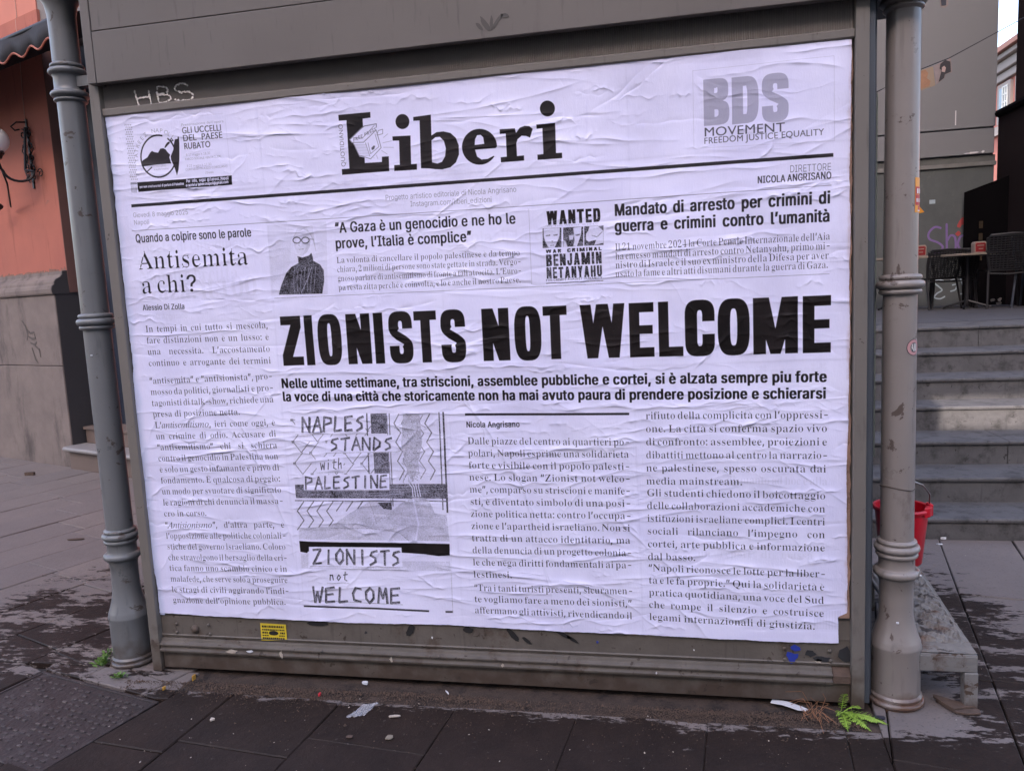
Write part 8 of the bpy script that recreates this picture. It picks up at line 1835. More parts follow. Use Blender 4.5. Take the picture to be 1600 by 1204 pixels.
n=170; xs=[a0+(a1-a0)*i/n for i in range(n+1)]
mb=MB(); vs=[(x,.508+.006*math.sin(x*9),3.88) for x in xs]+[(x,.512+.008*math.sin(x*9),scal(x)) for x in xs]
mb.add(vs,[(i,i+1,n+2+i,n+1+i) for i in range(n)]); mb.sm=True
val=bsub(mb,'valance',awncloth,aw,AWL); md=val.modifiers.new('thick','SOLIDIFY'); md.thickness=.004
bsub(MB().tube([(x,.512+.008*math.sin(x*9),scal(x)) for x in xs],.0085,6),'trim',awntrim,aw,AWL,'orange trim along the scallops')
bsub(blobmesh(.99,3.83,.03,.05,.503,9,.02,.3,5),'pale_patch',paleb,aw,AWL)
# wall lamp
LL=(-.15,-.15,3.1); lamp=bthing('wall_lamp',LL,'black wrought iron wall lamp with a white glass globe on the orange wall','wall lamp')
def lp_(mb,name,m,**k): return bsub(mb,name,m,lamp,LL,**k)
gs,go,gz=-.095,.20,3.225
lp_(MB().box(-.155,-.128,-.148,-.135,2.82,3.50),'back_plate',iron,bev=.003)
mb=MB()
def spiral(cx,cz,r,turns,a0,sg=1,n=22): return [(cx+r*(1-.72*i/n)*math.cos(a0+sg*turns*2*math.pi*i/n),-.125,cz+r*(1-.72*i/n)*math.sin(a0+sg*turns*2*math.pi*i/n)) for i in range(n+1)]
for sg in (-1,1):
    for zc,r in ((3.36,.05),(3.24,.045),(3.12,.05),(3.02,.05),(2.93,.035)):
        mb.tube(spiral(-.14+sg*.062,zc,r,1.1,math.pi/2,sg),.0075,6)
    mb.tube([(-.14+sg*.02,-.125,3.33),(-.14+sg*.11,-.125,3.20),(-.14+sg*.02,-.125,3.10)],.006,6); mb.tube([(-.14+sg*.02,-.125,3.10),(-.14+sg*.10,-.125,3.0),(-.14+sg*.03,-.125,2.88)],.006,6)
lp_(mb,'scrollwork',iron)
lp_(MB().tube([(-.14,-.13,3.47),(-.15,-.05,3.46),(-.20,-.02,3.42),(-.21,-.06,3.39),(-.18,-.09,3.40)],.008,6),'top_hook',iron)
arm=[(-.142,-.125,3.42),(-.142,-.10,3.2),(-.143,-.08,3.0)]+[(gs+.03+(.055)*math.cos(a)*-1*-1,.02-.12*math.cos(a)*1.0+.0,2.98-.11*math.sin(a)) for a in np.linspace(.1,math.pi*.95,12)]+[(gs,go,3.02),(gs,go,3.09)]
lp_(MB().tube(arm,.013,8),'arm',iron)
lp_(MB().tube([(gs+.02,go,3.08),(gs-.1,go-.12,2.85),(-.56,-.10,2.68)],.009,7),'brace',iron)
lp_(MB().lathe([(.02,-.148),(.045,-.14),(.04,-.12),(.015,-.09)],0,0,10),'wall_rosette',iron).matrix_local=Matrix.Translation((-.45,.02,-.42))@Matrix.Rotation(R_(90),4,'X')
lp_(MB().lathe([(.018,3.06),(.05,3.075),(.058,3.10),(.075,3.115),(.078,3.125),(.05,3.128)],gs,go,20),'globe_holder',iron)
lp_(MB().tube([(gs+.07,go,3.115),(gs+.12,go,3.125),(gs+.15,go,3.118)],.007,6),'leaf_tip',iron)
lp_(MB().tube(spiral(gs+.14,2.95,.05,1.2,math.pi*.9,-1),.006,6),'scrollwork',iron)
lp_(MB().lathe([(.13*math.sin(a)+.0001,3.245-.13*math.cos(a)) for a in np.linspace(.15,math.pi,24)],gs,go,32),'globe',MATS['opal'])
cb=bthing('wall_cable',(-.12,-.147,3.5),'thin pale cable running up the orange wall above the lamp','cable')
bsub(MB().tube([(-.15,-.145,3.38),(-.165,-.145,3.5),(-.15,-.143,3.7),(-.13,-.145,3.95),(-.125,-.150,4.45),(-.12,-.165,4.48),(-.10,-.165,6.5)],.0035,5),'wire',steel_wire,cb,(-.12,-.147,3.5))
# ---------------- steps and terrace on the right ----------------
ST=[(1.943,0,.121),(2.280,.121,.279),(2.641,.279,.434),(3.018,.434,.605),(3.336,.605,.763),(3.707,.763,.923),(4.117,.923,1.092)]
stair=thing('stone_staircase',(2.5,3,0),'seven broad worn grey stone steps rising to the terrace','staircase'); STL=(2.5,3,0)
r=random.Random(5)
for i,(y,z0,z1) in enumerate(ST):
    yb=ST[i+1][0]+.05 if i<6 else 4.7
    js=[-.9]+[{0:.6,1:2.95,2:.2,3:3.3,4:1.2,5:2.95,6:2.555}[i]+k*({0:2.1}.get(i,2.0)) for k in range(-1,3)]+[6.2]
    js=sorted(set(j for j in js if -.9<=j<=6.2))
    for a,b in zip(js[:-1],js[1:]):
        if b-a<.1: continue
        dy=r.uniform(-.003,.003)
        mb=MB().prism([(y+.012+dy,z0-.02),(y+.012+dy,z1-.028),(y-.002+dy,z1-.024),(y-.004+dy,z1-.008),(y+.004+dy,z1),(yb,z1+r.uniform(-.001,.001)),(yb,z0-.02)],0,a+.002,b-.002)
        o=mb.build('step_block',stairm,None,bev=.003); under(o,stair,STL)
o=MB().box(-.9,6.2,4.69,14,.9,1.0915).build('landing',stairtop,None); under(o,stair,STL)
for i in range(6):   # landing slabs
    for k in range(5):
        x0=-.9+i*1.2+(k%2)*.5; y0=4.125+.62+k*.7
        o=MB().box(x0+.003,min(x0+1.197,6.2),y0+.003,y0+.697,1.0925,1.0955).build('landing_slab',stairtop,None); under(o,stair,STL)
# ---------------- grey panelled wall behind the terrace ----------------
GL=(2.8,8.2,1.09); gw=thing('grey_panelled_building',GL,'grey panelled building behind the terrace, with graffiti low down','building')
def gp(mb,name,m,label=None,**k):
    o=mb.build(name,m,None,**k); under(o,gw,GL)
    if label: o['label']=label
    return o
gx0,gx1=-2.5,4.20
gp(MB().box(gx0,gx1,8.2,14,3.335,9.5),'wall_panel',greywall,'large upper grey panel',bev=.004)
gp(MB().box(gx0,gx1-.01,8.2,14,3.005,3.315),'wall_panel',greywall,bev=.004)
gp(MB().box(gx0,gx1+.02,8.235,14,2.90,2.99),'ledge',mat('ledge_grey',(.10,.105,.105),.6,0,.2,5),bev=.003)
gp(MB().box(gx0,gx1+.02,8.19,8.36,2.855,2.905),'ledge',mat('ledge_pale',(.16,.16,.155),.6,0,.25,9),bev=.004)
gp(MB().box(gx0,gx1,8.215,14,1.09,2.85),'lower_wall',greylow,'dark grey-green lower wall')
gp(MB().box(gx0,gx1-.005,8.24,13.9,2.9,3.34),'groove_backing',kgap)
gp(MB().box(3.45,3.52,8.2135,8.2148,2.42,2.47),'stain',whitespray)
gp(blobmesh(3.93,3.022,.14,.022,8.199,16,.03,.4,5),'white_fleck',ceramic); gp(blobmesh(4.06,3.03,.035,.03,8.199,9,0,.4,6),'white_fleck',ceramic)
gp(MB().box(3.73,3.742,8.1985,8.1998,3.38,3.56),'scratch',ceramic); 
def graf(pl,w,m,label,y=8.2135,nm='graffiti'):
    mb=MB()
    for p in pl: ribbon(mb,p,w,y)
    return gp(mb,nm,m,label)
def sm(pts,k=6):
    out=[]; P=[Vector(p) for p in pts]; P=[P[0]]+P+[P[-1]]
    for i in range(1,len(P)-2):
        for j in range(k):
            t=j/k; a,b,c,d=P[i-1],P[i],P[i+1],P[i+2]
            out.append(.5*((2*b)+(c-a)*t+(2*a-5*b+4*c-d)*t*t+(-a+3*b-3*c+d)*t*t*t))
    out.append(P[-1]); return out
graf([sm([(3.60,2.10),(3.52,2.12),(3.45,2.05),(3.46,1.97),(3.56,1.92),(3.62,1.86),(3.58,1.80),(3.50,1.78)]),sm([(3.66,2.16),(3.665,1.98),(3.67,1.80)]),sm([(3.67,1.93),(3.71,2.0),(3.76,1.98),(3.775,1.88),(3.77,1.78)]),sm([(3.90,1.99),(3.83,1.98),(3.80,1.88),(3.85,1.80),(3.92,1.82),(3.94,1.90),(3.90,1.99)])],.026,purple,'purple letters Sho')
graf([sm([(3.80,2.10),(3.86,2.20),(3.92,2.12),(3.88,2.06)]),sm([(3.84,2.16),(3.94,2.14),(4.0,2.2)]),sm([(3.82,2.04),(3.78,2.0)])],.05,redspray,'red spray blot')
graf([sm([(3.86,1.60),(3.92,1.66),(3.90,1.54),(3.98,1.62)]),sm([(3.85,1.56),(3.95,1.55)])],.05,redspray,'smaller red spray blot')
graf([sm([(3.64,1.42),(3.57,1.44),(3.53,1.40),(3.58,1.35),(3.62,1.30),(3.56,1.26),(3.53,1.21),(3.60,1.19),(3.66,1.22)]),sm([(3.72,1.42),(3.78,1.43),(3.80,1.38),(3.74,1.36)]),sm([(3.72,1.28),(3.78,1.30),(3.80,1.35)]),sm([(3.84,1.44),(3.87,1.35)]),sm([(3.82,1.24),(3.90,1.25),(3.94,1.30),(3.93,1.42)])],.018,whitespray,'pale spray letters')
# dark walls on the far right
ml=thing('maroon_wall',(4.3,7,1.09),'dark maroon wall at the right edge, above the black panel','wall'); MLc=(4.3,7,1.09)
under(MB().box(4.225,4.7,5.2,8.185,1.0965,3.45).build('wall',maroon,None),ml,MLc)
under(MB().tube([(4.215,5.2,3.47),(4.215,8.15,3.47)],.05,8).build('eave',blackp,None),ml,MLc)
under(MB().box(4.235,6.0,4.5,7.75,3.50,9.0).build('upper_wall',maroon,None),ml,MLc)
bk=thing('shade_black_hoarding',(3.62,7,1.09),'tall hoarding with a sloping top line behind the café chairs, deep shade in its black','hoarding'); BKc=(3.62,7,1.09)  # near-black colour also holds the deep shade of the interior
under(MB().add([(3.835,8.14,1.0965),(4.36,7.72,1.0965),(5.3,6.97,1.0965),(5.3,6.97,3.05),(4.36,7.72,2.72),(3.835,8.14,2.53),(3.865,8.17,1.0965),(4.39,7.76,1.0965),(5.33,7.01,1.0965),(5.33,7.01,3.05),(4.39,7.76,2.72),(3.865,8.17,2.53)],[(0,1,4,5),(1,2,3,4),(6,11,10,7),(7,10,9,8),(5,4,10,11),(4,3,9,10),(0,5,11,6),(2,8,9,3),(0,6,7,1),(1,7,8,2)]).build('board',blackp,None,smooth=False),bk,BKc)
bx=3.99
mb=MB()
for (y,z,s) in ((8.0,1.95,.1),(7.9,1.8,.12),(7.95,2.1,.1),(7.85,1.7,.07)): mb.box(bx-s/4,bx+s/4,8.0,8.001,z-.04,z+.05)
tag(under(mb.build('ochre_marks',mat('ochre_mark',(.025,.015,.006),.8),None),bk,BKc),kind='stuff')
# far pink building seen through the gap
fb=thing('far_pink_building',(12,28,0),'sunlit far pink building with grey cornice, seen through the gap on the right','building'); FB=(12,28,0)
FX=12.02
def fpp(mb,name,m,**k): return under(mb.build(name,m,None,**k),fb,FB)
ft=Matrix()
fpp(MB().box(FX,FX+8,18,44,0,8.02),'wall',pinkfar)
fpp(MB().box(FX-.15,FX+8,17.9,44,8.03,8.30),'cornice',farstone,bev=.03); fpp(MB().box(FX-.28,FX+8,17.8,44,8.31,8.62),'cornice',farstone,bev=.03); fpp(MB().box(FX-.45,FX+8,17.7,44,8.63,8.80),'cornice',farstone,bev=.03)
fpp(MB().prism([(FX-.6,8.81),(FX-.6,8.98),(FX+4,10.4),(FX+8,8.98),(FX+8,8.81)],1,17.6,44),'roof',farbrown)
fpp(MB().box(FX-.12,FX,18,44,6.25,6.55),'string_course',farstone)
for wy in (23.6,26.35,27.75,30.4):
    wf=fpp(MB().box(FX-.10,FX-.001,wy-.52,wy+.52,6.60,7.95),'window_surround',farstone)
    c=MB().box(FX-.11,FX-.101,wy-.36,wy+.36,6.75,7.80).build('pane',farglass,None); under(c,wf,(0,0,0)); 
    fr=MB()
    for z in (6.75,7.0,7.26,7.52,7.78): fr.box(FX-.14,FX-.112,wy-.34,wy+.02,z,z+.04)
    for yy in (wy-.36,wy-.18,wy+.0): fr.box(FX-.145,FX-.112,yy,yy+.04,6.75,7.82)
    c=fr.build('casement',farwhite,None); under(c,wf,(0,0,0))
# ---------------- café furniture ----------------
def chair(x,y,rz,m,label,sc_=1):
    t=thing('cafe_chair',(x,y,1.0955),label,'chair','café chairs on the terrace'); t.rotation_euler=(0,0,rz); t.scale=(1,1,sc_); t['_abs']=0
    def c(mb,name,**k): o=mb.build(name,m,None,**k); o.parent=t; return o
    for sx in (-1,1):
        c(MB().tube([(sx*.20,.17,.44),(sx*.235,.22,.0)],.013,7),'leg'); c(MB().tube([(sx*.21,-.20,.44),(sx*.235,-.27,.0)],.013,7),'leg')
    # back at y=-0.2 (towards the camera when rz=0)
    fr=[(-.20,-.20,.42),(-.235,-.235,.62),(-.245,-.27,.80),(-.22,-.285,.825),(0,-.30,.835),(.22,-.285,.825),(.245,-.27,.80),(.235,-.235,.62),(.20,-.20,.42)]
    c(MB().tube(fr,.015,7),'back_frame')
    mb=MB()
    def P(u,v): return (u*(.215+.02*v),-.205-.085*v-.012*(1-u*u),.45+.36*v)
    for k in range(15):
        v=k/14; mb.tube([P(u,v) for u in np.linspace(-1,1,7)],.0085,4,False)
    for k in range(13):
        u=-1+2*k/12; mb.tube([P(u,v) for v in np.linspace(0,1,5)],.0065,4,False)
    tag(c(mb,'woven_back',smooth=False),kind='stuff')
    c(MB().add([(-.22,-.21,.445),(.22,-.21,.445),(.215,.2,.45),(-.215,.2,.45),(-.22,-.21,.425),(.22,-.21,.425),(.215,.2,.43),(-.215,.2,.43)],[(0,1,2,3),(7,6,5,4),(0,4,5,1),(1,5,6,2),(2,6,7,3),(3,7,4,0)]),'seat')
    c(MB().tube([(-.205,-.2,.40),(0,-.215,.385),(.205,-.2,.40)],.010,6),'cross_rail')
    return t
chair(3.90,7.10,R_(-4),chairm,'black café chair seen from behind, right of the table with the red box')
chair(4.28,7.05,R_(-32),chairg,'blue-grey woven café chair cut by the right edge of the photo')
chair(3.19,7.38,R_(26),chairm,'black café chair nearest the right column, turned sideways',.84)
chair(3.52,7.55,R_(-14),chairm,'black café chair half hidden under the pale table top',.84)
def table(x,y,label,rot=0):
    t=thing('cafe_table',(x,y,1.0955),label,'table','café tables on the terrace'); t.rotation_euler=(0,0,rot); t['_abs']=0
    def c(mb,name,m,**k): o=mb.build(name,m,None,**k); o.parent=t; return o
    c(MB().box(-.30,.30,-.27,.27,.615,.640),'table_top',tabletop,bev=.005); c(MB().tube([(0,0,.03),(0,0,.615)],.024,10),'pedestal',chairm)
    for a in (.7,2.3,3.9,5.4): c(MB().tube([(0,0,.10),(.25*math.cos(a),.25*math.sin(a),.015)],.014,6),'leg',chairm)
table(3.53,7.12,'pale-topped café table carrying the red box',.35); table(2.82,7.3,'café table mostly hidden behind the right column')
def redbox(x,y,z,label):
    t=thing('napkin_dispenser',(x,y,z),label,'napkin holder','napkin holders'); t['_abs']=0
    def c(mb,name,m,**k): o=mb.build(name,m,None,**k); o.parent=t; return o
    c(MB().prism([(-.062,0),(.062,0),(.066,.11),(.05,.128),(-.05,.128),(-.066,.11)],1,-.05,.05),'box',cream,bev=.006)
    c(MB().prism([(-.05,.012),(.05,.012),(.053,.10),(.04,.112),(-.04,.112),(-.053,.10)],1,-.054,-.051),'red_front',redp)
    c(MB().box(-.035,.035,-.0575,-.0545,.078,.088),'print_line',cream); c(MB().box(-.02,.025,-.0575,-.0545,.04,.05),'print_line',cream)
redbox(3.60,7.0,1.0955+.641,'red and cream napkin holder on the pale café table'); redbox(3.03,7.2,1.0955+.641,'red and cream napkin holder just beside the right column')
# small clutter by the wall
for i,(x,y,z) in enumerate(((3.97,7.55,1.17),(4.07,7.6,1.17),(4.02,7.5,1.13))):
    o=blobmesh(x,z,.05,.04,y,9,0,.4,i).build('scrap_bag',paleb,None); tag(o,('small pale scrap low by the black hoarding, left of a pair','small pale scrap low by the black hoarding, right of a pair','small pale scrap lying below the other two by the hoarding')[i],'scrap')
# ---------------- hanging photographs on a string ----------------
stg=thing('photo_string',(2.2,3.5,3.2),'thin dark string stretched across the gap, carrying the photographs','string'); SG=(2.2,3.5,3.2)
under(MB().tube([(1.1,3.5,2.66),(1.88,3.5,3.005),(2.085,3.5,3.07),(2.562,3.5,3.293),(4.2,3.5,4.12)],.0032,5).build('cord',iron,None),stg,SG)
def hang(pts,m,label,fig):
    t=thing('hanging_photo',(pts[0][0],3.49,pts[0][1]),label,'photograph'); loc=tuple(t.location)
    mb=MB().prism(pts,1,3.485,3.487); under(mb.build('sheet',m,None),t,loc)
    for q_,mm in fig: 
        under(MB().prism(q_,1,3.482-.001*fig.index((q_,mm)),3.4845-.001*fig.index((q_,mm))).build('figure_print',mm,None),t,loc)
hang([(1.85,2.99),(1.972,3.02),(1.99,2.885),(1.85,2.845)],mat('photo_paper_warm',(.26,.19,.13),.5,0,.1,8),'warm-toned portrait photograph hanging beside the column',[([(1.86,2.86),(1.95,2.885),(1.955,2.92),(1.93,2.94),(1.94,2.975),(1.92,3.0),(1.88,2.99),(1.865,2.96)],photo_a)])
hang([(1.976,3.022),(2.088,3.066),(2.098,2.965),(2.055,2.955),(2.05,2.93),(1.995,2.89)],photo_b,'dark portrait photograph with a torn lower corner, on the string',[([(2.01,2.905),(2.045,2.93),(2.05,2.955),(2.09,2.97),(2.085,3.04),(2.05,3.055),(2.02,3.03),(2.015,3.0),(2.03,2.985),(2.02,2.95)],photo_d),([(2.03,2.975),(2.05,2.97),(2.056,3.0),(2.045,3.015),(2.03,3.005)],photo_f)])
hang([(2.0,3.52),(2.06,3.52),(2.066,3.43),(2.045,3.412),(2.015,3.42)],photo_b,'lower tip of a photograph hanging at the top of the gap',[([(2.01,3.50),(2.05,3.50),(2.05,3.43),(2.02,3.43)],stickk)])
# ---------------- bucket, bench, plants, litter ----------------
bl=(.845,.275,.44); bu=thing('red_bucket',bl,'red plastic bucket wired to the back of the right column','bucket')
def bb(mb,name,m,**k): return under(mb.build(name,m,None,**k),bu,bl)
cx,cy=.872,.265
bb(MB().lathe([(.068,.462),(.072,.466),(.092,.668),(.099,.668),(.101,.676),(.097,.682),(.089,.680),(.069,.474),(.001,.470)],cx,cy,36),'pail',bucketm)
bb(MB().prism([(cx+.055,cy-.078),(cx+.078,cy-.072),(cx+.095,cy-.045),(cx+.075,cy-.035)],2,.655,.692),'pouring_lip',bucketm,bev=.004)
bb(MB().box(cx+.090,cx+.106,cy-.02,cy+.02,.645,.69),'handle_lug',bucketm,bev=.004)
bb(MB().tube([(cx+.098,cy,.675),(cx+.092,cy-.02,.73),(cx+.055,cy-.06,.775),(cx+.01,cy-.10,.80),(cx-.02,cy-.13,.805)],.0028,6),'handle',wire)
bb(MB().tube([(.808+.0565*math.cos(a),.09+.0565*math.sin(a),.803+.006*math.sin(a*2)) for a in np.linspace(0,2*math.pi,28)],.0018,5),'binding_wire',rustw)
be=(.98,.4,0); bn=thing('low_metal_bench',be,'low peeling white metal bench with a crusted top, behind the right column','bench')
def nb(mb,name,m,**k): return under(mb.build(name,m,None,**k),bn,be)
# plan outline of the top
tp=[(.872,.055),(1.062,.040),(1.085,.16),(1.135,.88),(.90,.92)]
mb=MB(); rr=random.Random(3)
# crusty top as a displaced grid
gx,gy=26,70; V=[]
for j in range(gy+1):
    for i in range(gx+1):
        t=j/gy; y=.045+.87*t; xa=.874+.02*t; xb=1.062+.075*t
        x=xa+(xb-xa)*i/gx; e=min(i,gx-i,j,gy-j)
        z=.208+(.006*math.sin(x*40+math.sin(y*23)*2)*math.sin(y*31)+.004*math.sin(x*97+y*71)+rr.uniform(-.0025,.0025))*(1 if e>2 and y>.13 else .15)+(.007 if y>.14 and e>1 else 0)
        V.append((x,y,z))
mb.add(V,[(j*(gx+1)+i,j*(gx+1)+i+1,(j+1)*(gx+1)+i+1,(j+1)*(gx+1)+i) for j in range(gy) for i in range(gx)]); mb.sm=False
nb(mb,'crusted_top',benchtop)
nb(MB().prism([(.872,.042),(1.064,.042),(1.142,.92),(.89,.92)],2,.188,.204),'seat_plate',benchm,bev=.003)
nb(MB().box(.872,1.064,.040,.052,.140,.1975),'front_rail',benchm,bev=.002); 
nb(MB().add([(1.053,.054,.140),(1.064,.054,.140),(1.142,.918,.140),(1.13,.918,.140),(1.053,.054,.187),(1.064,.054,.187),(1.142,.918,.187),(1.13,.918,.187)],[(0,1,2,3),(7,6,5,4),(0,4,5,1),(1,5,6,2),(2,6,7,3),(3,7,4,0)]),'side_rail',benchm)
nb(MB().box(1.022,1.066,.036,.078,.0,.1385),'leg',benchm,bev=.003); nb(MB().box(.88,.915,.40,.44,.0,.187),'leg',benchm,bev=.003)
nb(MB().box(1.10,1.138,.875,.915,0,.1385),'leg',benchm,bev=.003); nb(MB().box(.90,.94,.875,.915,0,.1385),'leg',benchm,bev=.003)
fo=MB(); rr=random.Random(14)
pts=[(1.065,.005),(1.07,.03),(1.02,.055),(.975,.085),(.95,.10),(.945,.085),(.965,.04),(.985,.005),(1.02,-.002)]
fo.prism(pts,2,.001,.010); fo.prism([(p[0]-.006,p[1]+.008) for p in pts[1:8]],2,.010,.018)
tag(fo.build('rotten_board',flake,None,bev=.002),'small rotten brown board lying under the bench leg','board')
# fern
def frond(mb,base,azi,L,up,droop,npin,wmax,curl=0):
    P=[];d=Vector((math.cos(azi),math.sin(azi),0))
    for i in range(25):
        t=i/24; P.append(Vector(base)+d*(L*t)+Vector((-d.y,d.x,0))*curl*t*t+Vector((0,0,up*math.sin(min(t*1.5,1.57))-droop*t*t)))
    mb.tube(P,[.0016*(1-.7*i/24) for i in range(25)],5,False)
    for k in range(npin):
        t=.10+.88*k/npin; i=min(int(t*24),23); p=P[i].lerp(P[i+1],t*24-i); dd=(P[i+1]-P[i]).normalized()
        sd=dd.cross(Vector((0,0,1))).normalized(); nn=sd.cross(dd).normalized()
        wl=wmax*math.sin(math.pi*min(.12+t*.92,1))**.8*(1-.25*t)
        for s_ in (-1,1):
            ax=(sd*s_*.93+dd*.45+nn*random.uniform(-.2,.25)).normalized(); q0=p
            m_=4; 
            for j in range(m_):   # toothed pinna
                a=j/m_; b_=(j+1)/m_; wa=.0056*(1-a*.55)*(L/.2+.4); tip=q0+ax*wl*b_-nn*.004*b_
                c0=q0+ax*wl*a; c1=q0+ax*wl*(a+.5/m_)
                mb.add([c0,c1+dd*wa,tip,c1-dd*wa*.9],[(0,1,2,3)])
f0=(.600,-.030,.002); fern=thing('fern',f0,'bright green fern growing from the foot of the right kiosk post','fern')
for az,L,up,dr,npn,wm,cu in ((-1.05,.130,.030,.03,15,.030,.008),(-.55,.150,.035,.035,17,.030,.02),(-1.62,.120,.025,.025,13,.026,.0),(-1.3,.08,.045,.02,11,.021,.0),(-.8,.075,.06,.01,11,.019,.0),(-2.1,.06,.035,.02,8,.015,0)):
    mb=MB(); frond(mb,f0,az,L,up,dr,int(npn*1.25),wm,cu); o=mb.build('frond',leafm,None,smooth=False); under(o,fern,f0)
mb=MB(); frond(mb,(.60,-.02,.005),-1.45,.04,.085,0,11,.020); under(mb.build('frond',leafm,None,smooth=False),fern,f0)
g0=(.50,-.06,.002); dg=thing('dry_grass_tuft',g0,'reddish dry grass tuft left of the green fern','dry grass'); mb=MB(); rr=random.Random(6)
for k in range(26):
    a=rr.uniform(0,6.3); L=rr.uniform(.03,.09); p=Vector(g0)+Vector((rr.gauss(0,.02),rr.gauss(0,.02),0)); mb.tube([p,p+Vector((math.cos(a)*L*.4,math.sin(a)*L*.4,L*.55)),p+Vector((math.cos(a+.5)*L,math.sin(a+.5)*L,L*rr.uniform(.1,.6)))],.0008,4,False)
tag(under(mb.build('blades',deadm,None,smooth=False),dg,g0),kind='stuff')
def weed(loc,n,s,label,seed):
    t=thing('weed',loc,label,'weed'); mb=MB(); rr=random.Random(seed)
    for k in range(n):
        a=rr.uniform(0,6.3); L=s*rr.uniform(.5,1.1); e=rr.uniform(.3,1.2)
        p=Vector(loc)+Vector((rr.gauss(0,s*.3),rr.gauss(0,s*.25),0)); d=Vector((math.cos(a)*math.cos(e),math.sin(a)*math.cos(e),math.sin(e))); q_=p+d*L
        sd=d.cross(Vector((0,0,1))).normalized()*s*.24; up2=Vector((0,0,s*.1))
        mb.add([p,q_-d*s*.2,q_-d*s*.1+sd+up2,q_+d*s*.32,q_-d*s*.1-sd+up2],[(0,1,2),(1,3,2),(1,4,3)])
    tag(under(mb.build('leaves',weedm,None,smooth=False),t,loc),kind='stuff')
weed((-2.462,.03,.0),42,.036,'small green weed at the left side of the left column base',1); weed((-2.30,-.075,.002),30,.026,'small green weed in front of the left column base',2)
weed((-2.455,.06,.03),20,.030,'topmost green weed sprig beside the left column base',3)
# litter
bg=MB(); W_,H_=9,7; rr=random.Random(22); V=[]
for j in range(H_+1):
    for i in range(W_+1):
        u=i/W_; v=j/H_; x=-1.19+.065*u+.03*v-.01*u*v; y=-.265+.095*v+.02*u; V.append((x,y,.005+.006*rr.random()))
bg.add(V,[(j*(W_+1)+i,j*(W_+1)+i+1,(j+1)*(W_+1)+i+1,(j+1)*(W_+1)+i) for j in range(H_) for i in range(W_)])
tag(bg.build('plastic_bag',MATS['film'],None,smooth=False),'crumpled clear plastic bag on the wet paving before the kiosk','plastic bag')
mb=MB().prism([(.36,.005),(.40,-.005),(.45,-.035),(.475,-.038),(.487,-.028),(.47,-.012),(.42,.02),(.37,.03)],2,.004,.008)
tag(mb.build('white_scrap',ceramic,None,bev=.0015),'long white scrap sticking out from under the kiosk near the fern','scrap')
def bit(nm,m,x,y,sx,sy,h,rot,label,cat,seed):
    r2=random.Random(seed); P=[]
    for i in range(8):
        a=2*math.pi*i/8; k=1+r2.uniform(-.3,.3); px,py=math.cos(a)*sx*k,math.sin(a)*sy*k; P.append((x+px*math.cos(rot)-py*math.sin(rot),y+px*math.sin(rot)+py*math.cos(rot)))
    tag(MB().prism(P,2,.003,.003+h).build(nm,m,None),label,cat)
bit('ochre_scrap',yellowleaf,-1.96,-.055,.004,.011,.02,0,'upright ochre filter butt below the left end of the ledge','cigarette butt',1)
bit('ochre_scrap',yellowleaf,-2.04,-.14,.005,.010,.010,.3,'small ochre scrap where the grit meets the dark slab','scrap',2)
bit('white_chip',ceramic,-1.215,-.012,.013,.010,.008,0,'pale chip lying in the shade under the kick plate','stone chip',3)
bit('red_scrap',redleaf,-1.365,-.115,.006,.010,.008,0,'tiny red scrap in the grit','scrap',4)
bit('dry_leaf',paleb,-1.01,-.232,.020,.006,.004,.2,'curled pale dry leaf right of the plastic bag','leaf',5)
bit('bottle_cap',mat('dull_cap',(.20,.17,.13),.5),-.985,-.365,.013,.013,.004,0,'flattened tan bottle cap on the wet slab','bottle cap',6)
bit('dark_leaf',flake,-1.13,-.375,.013,.010,.002,0,'dark round leaf on the wet slab left of the bottle cap','leaf',16)
bit('white_straw',ceramic,-.86,-.045,.018,.003,.003,-.9,'thin white curl of plastic in the grit','scrap',7)
bit('white_ring',ceramic,-.45,-.53,.007,.006,.003,0,'tiny bright white ring on the foreground slab','scrap',8)
bit('tan_pebble',paleb,-1.70,-.33,.010,.008,.006,0,'tan pebble at the end of the pale scratch','pebble',9)
bit('paper_ball',ceramic,-4.47,2.67,.030,.022,.03,0,'small white paper scrap on the paving before the doorsteps','scrap',10)
bit('dry_leaf',flake,-4.0,1.66,.06,.014,.006,.2,'brown dry leaf on the paving left of the left column','leaf',11)
bit('brown_leaf',flake,-6.1,3.50,.06,.02,.03,.2,'brown curled leaf lying near the grey plinth','leaf',12)
bit('dark_blob',stickk,.72,-.055,.022,.013,.004,.1,'black spot of gum in front of the right column','gum',13)
bit('white_scrap',ceramic,1.53,1.83,.018,.006,.004,.1,'tiny white scrap at the foot of the steps','scrap',14)
bit('white_scrap',ceramic,1.58,1.925,.012,.005,.012,.1,'tiny white scrap against the lowest riser','scrap',15)
# small white paste flecks on the columns and post belong to the kiosk
for (x,y,z,s) in ((.790,.004,.330,.004),(.874,.045,.490,.0035),(-2.345,.035,1.372,.004)):
    kp(MB().box(x-s,x+s,y-.004,y+.004,z-s*.7,z+s*.7),'paste_fleck',ceramic,bev=.001)
# ---------------- unseen building added behind the camera to keep the sun off the kiosk ----------------
op=thing('sun_blocking_building',(0,-15,0),'tall pale unseen building, added behind the viewer to block the sun','building'); OP=(0,-15,0)
def ob(mb,name,m,**k): return under(mb.build(name,m,None,**k),op,OP)
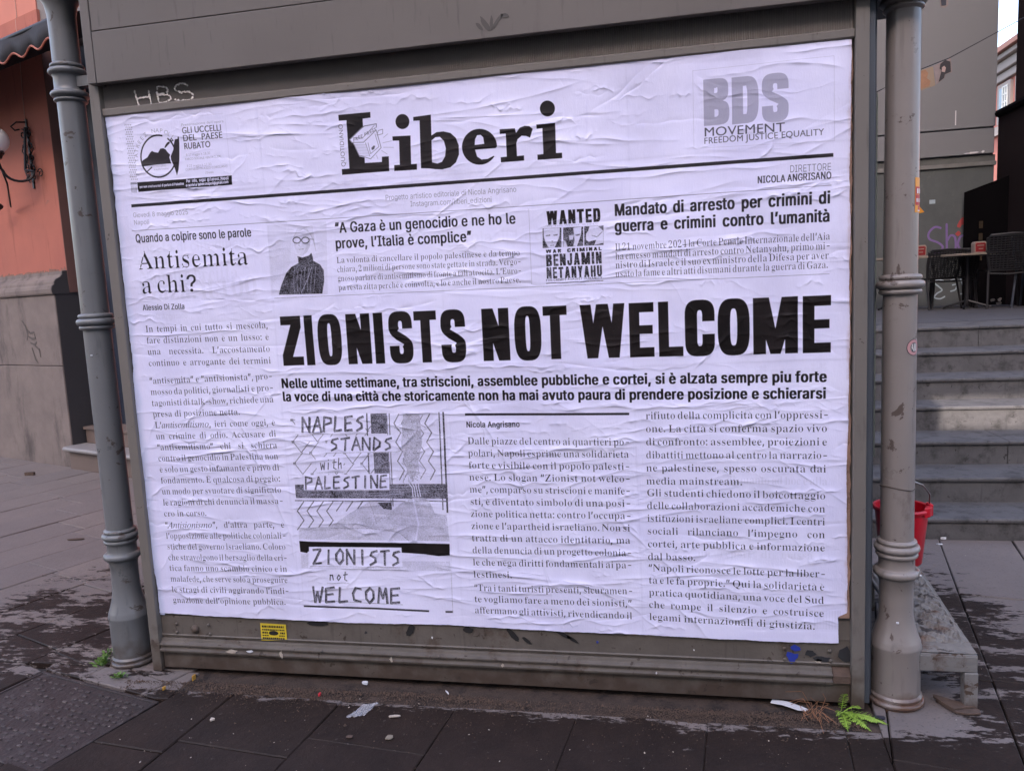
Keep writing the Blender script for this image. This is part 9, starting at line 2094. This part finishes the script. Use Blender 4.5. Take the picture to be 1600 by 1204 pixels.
# centre of the opening: sun ray through the lit patch on the steps
D_=40.
pc=Vector((2.10,3.10,.615)); hole=pc+sv*((D_+pc.y)/-sv.y)
hw0,hw1,hh0,hh1=hole.x-.9,hole.x+1.3,hole.z-.55,hole.z+.55
Y0,Y1,TOP=-D_-12,-D_,35
zt=hh0-.6
ob(MB().box(-60,60,Y0,Y1,-.02,zt),'wall',plaster_pale)
ob(MB().box(-60,hw0,Y1-.3,Y1,zt+.002,TOP),'sun_gap_screen',plaster_pale); ob(MB().box(hw1,60,Y1-.3,Y1,zt+.002,TOP),'sun_gap_screen',plaster_pale)  # added screen; its opening is shaped to pass the sun patch
ob(MB().box(hw0,hw1,Y1-.3,Y1,zt+.002,hh0),'sun_gap_screen',plaster_pale); ob(MB().box(hw0,hw1,Y1-.3,Y1,hh1,TOP),'sun_gap_screen',plaster_pale)
for i in range(16):
    for k in range(4):
        ob(MB().box(-50+i*6.2,-48.6+i*6.2,Y1+.002,Y1+.02,2+k*4.2,4.4+k*4.2),'window',navy)
# added unseen sheet: its netted gap shapes and dims the sun patch on the steps
g2=pc+sv*((5.0+pc.y)/-sv.y); gx_,gz_=g2.x,g2.z
sh=thing('sun_mask_sheet',(gx_,-5,gz_),'unseen sheet with a netted opening, added behind the viewer to shape the sun patch','canvas'); SHL=(gx_,-5,gz_)
cm=mat('canvas',(.30,.27,.22),.85,0,.1)
def cs_(mb,n,m=cm): return under(mb.build(n,m,None),sh,SHL)
L0,R0,B0,T0=gx_-.17,gx_+1.2,gz_-.21,gz_+.13
cs_(MB().box(L0-1.05,L0,-5.004,-5,B0-.7,T0+.7),'cloth'); cs_(MB().box(R0,R0+.5,-5.004,-5,B0-.7,T0+.7),'cloth')
cs_(MB().box(L0+.001,R0-.001,-5.004,-5,B0-.7,B0),'cloth'); cs_(MB().box(L0+.001,R0-.001,-5.004,-5,T0,T0+.7),'cloth')
lv=MB(); z=B0
while z<T0: lv.box(L0+.001,R0-.001,-5.003,-5.001,z,z+.0014); z+=.0095
tag(cs_(lv,'net',iron),kind='stuff')
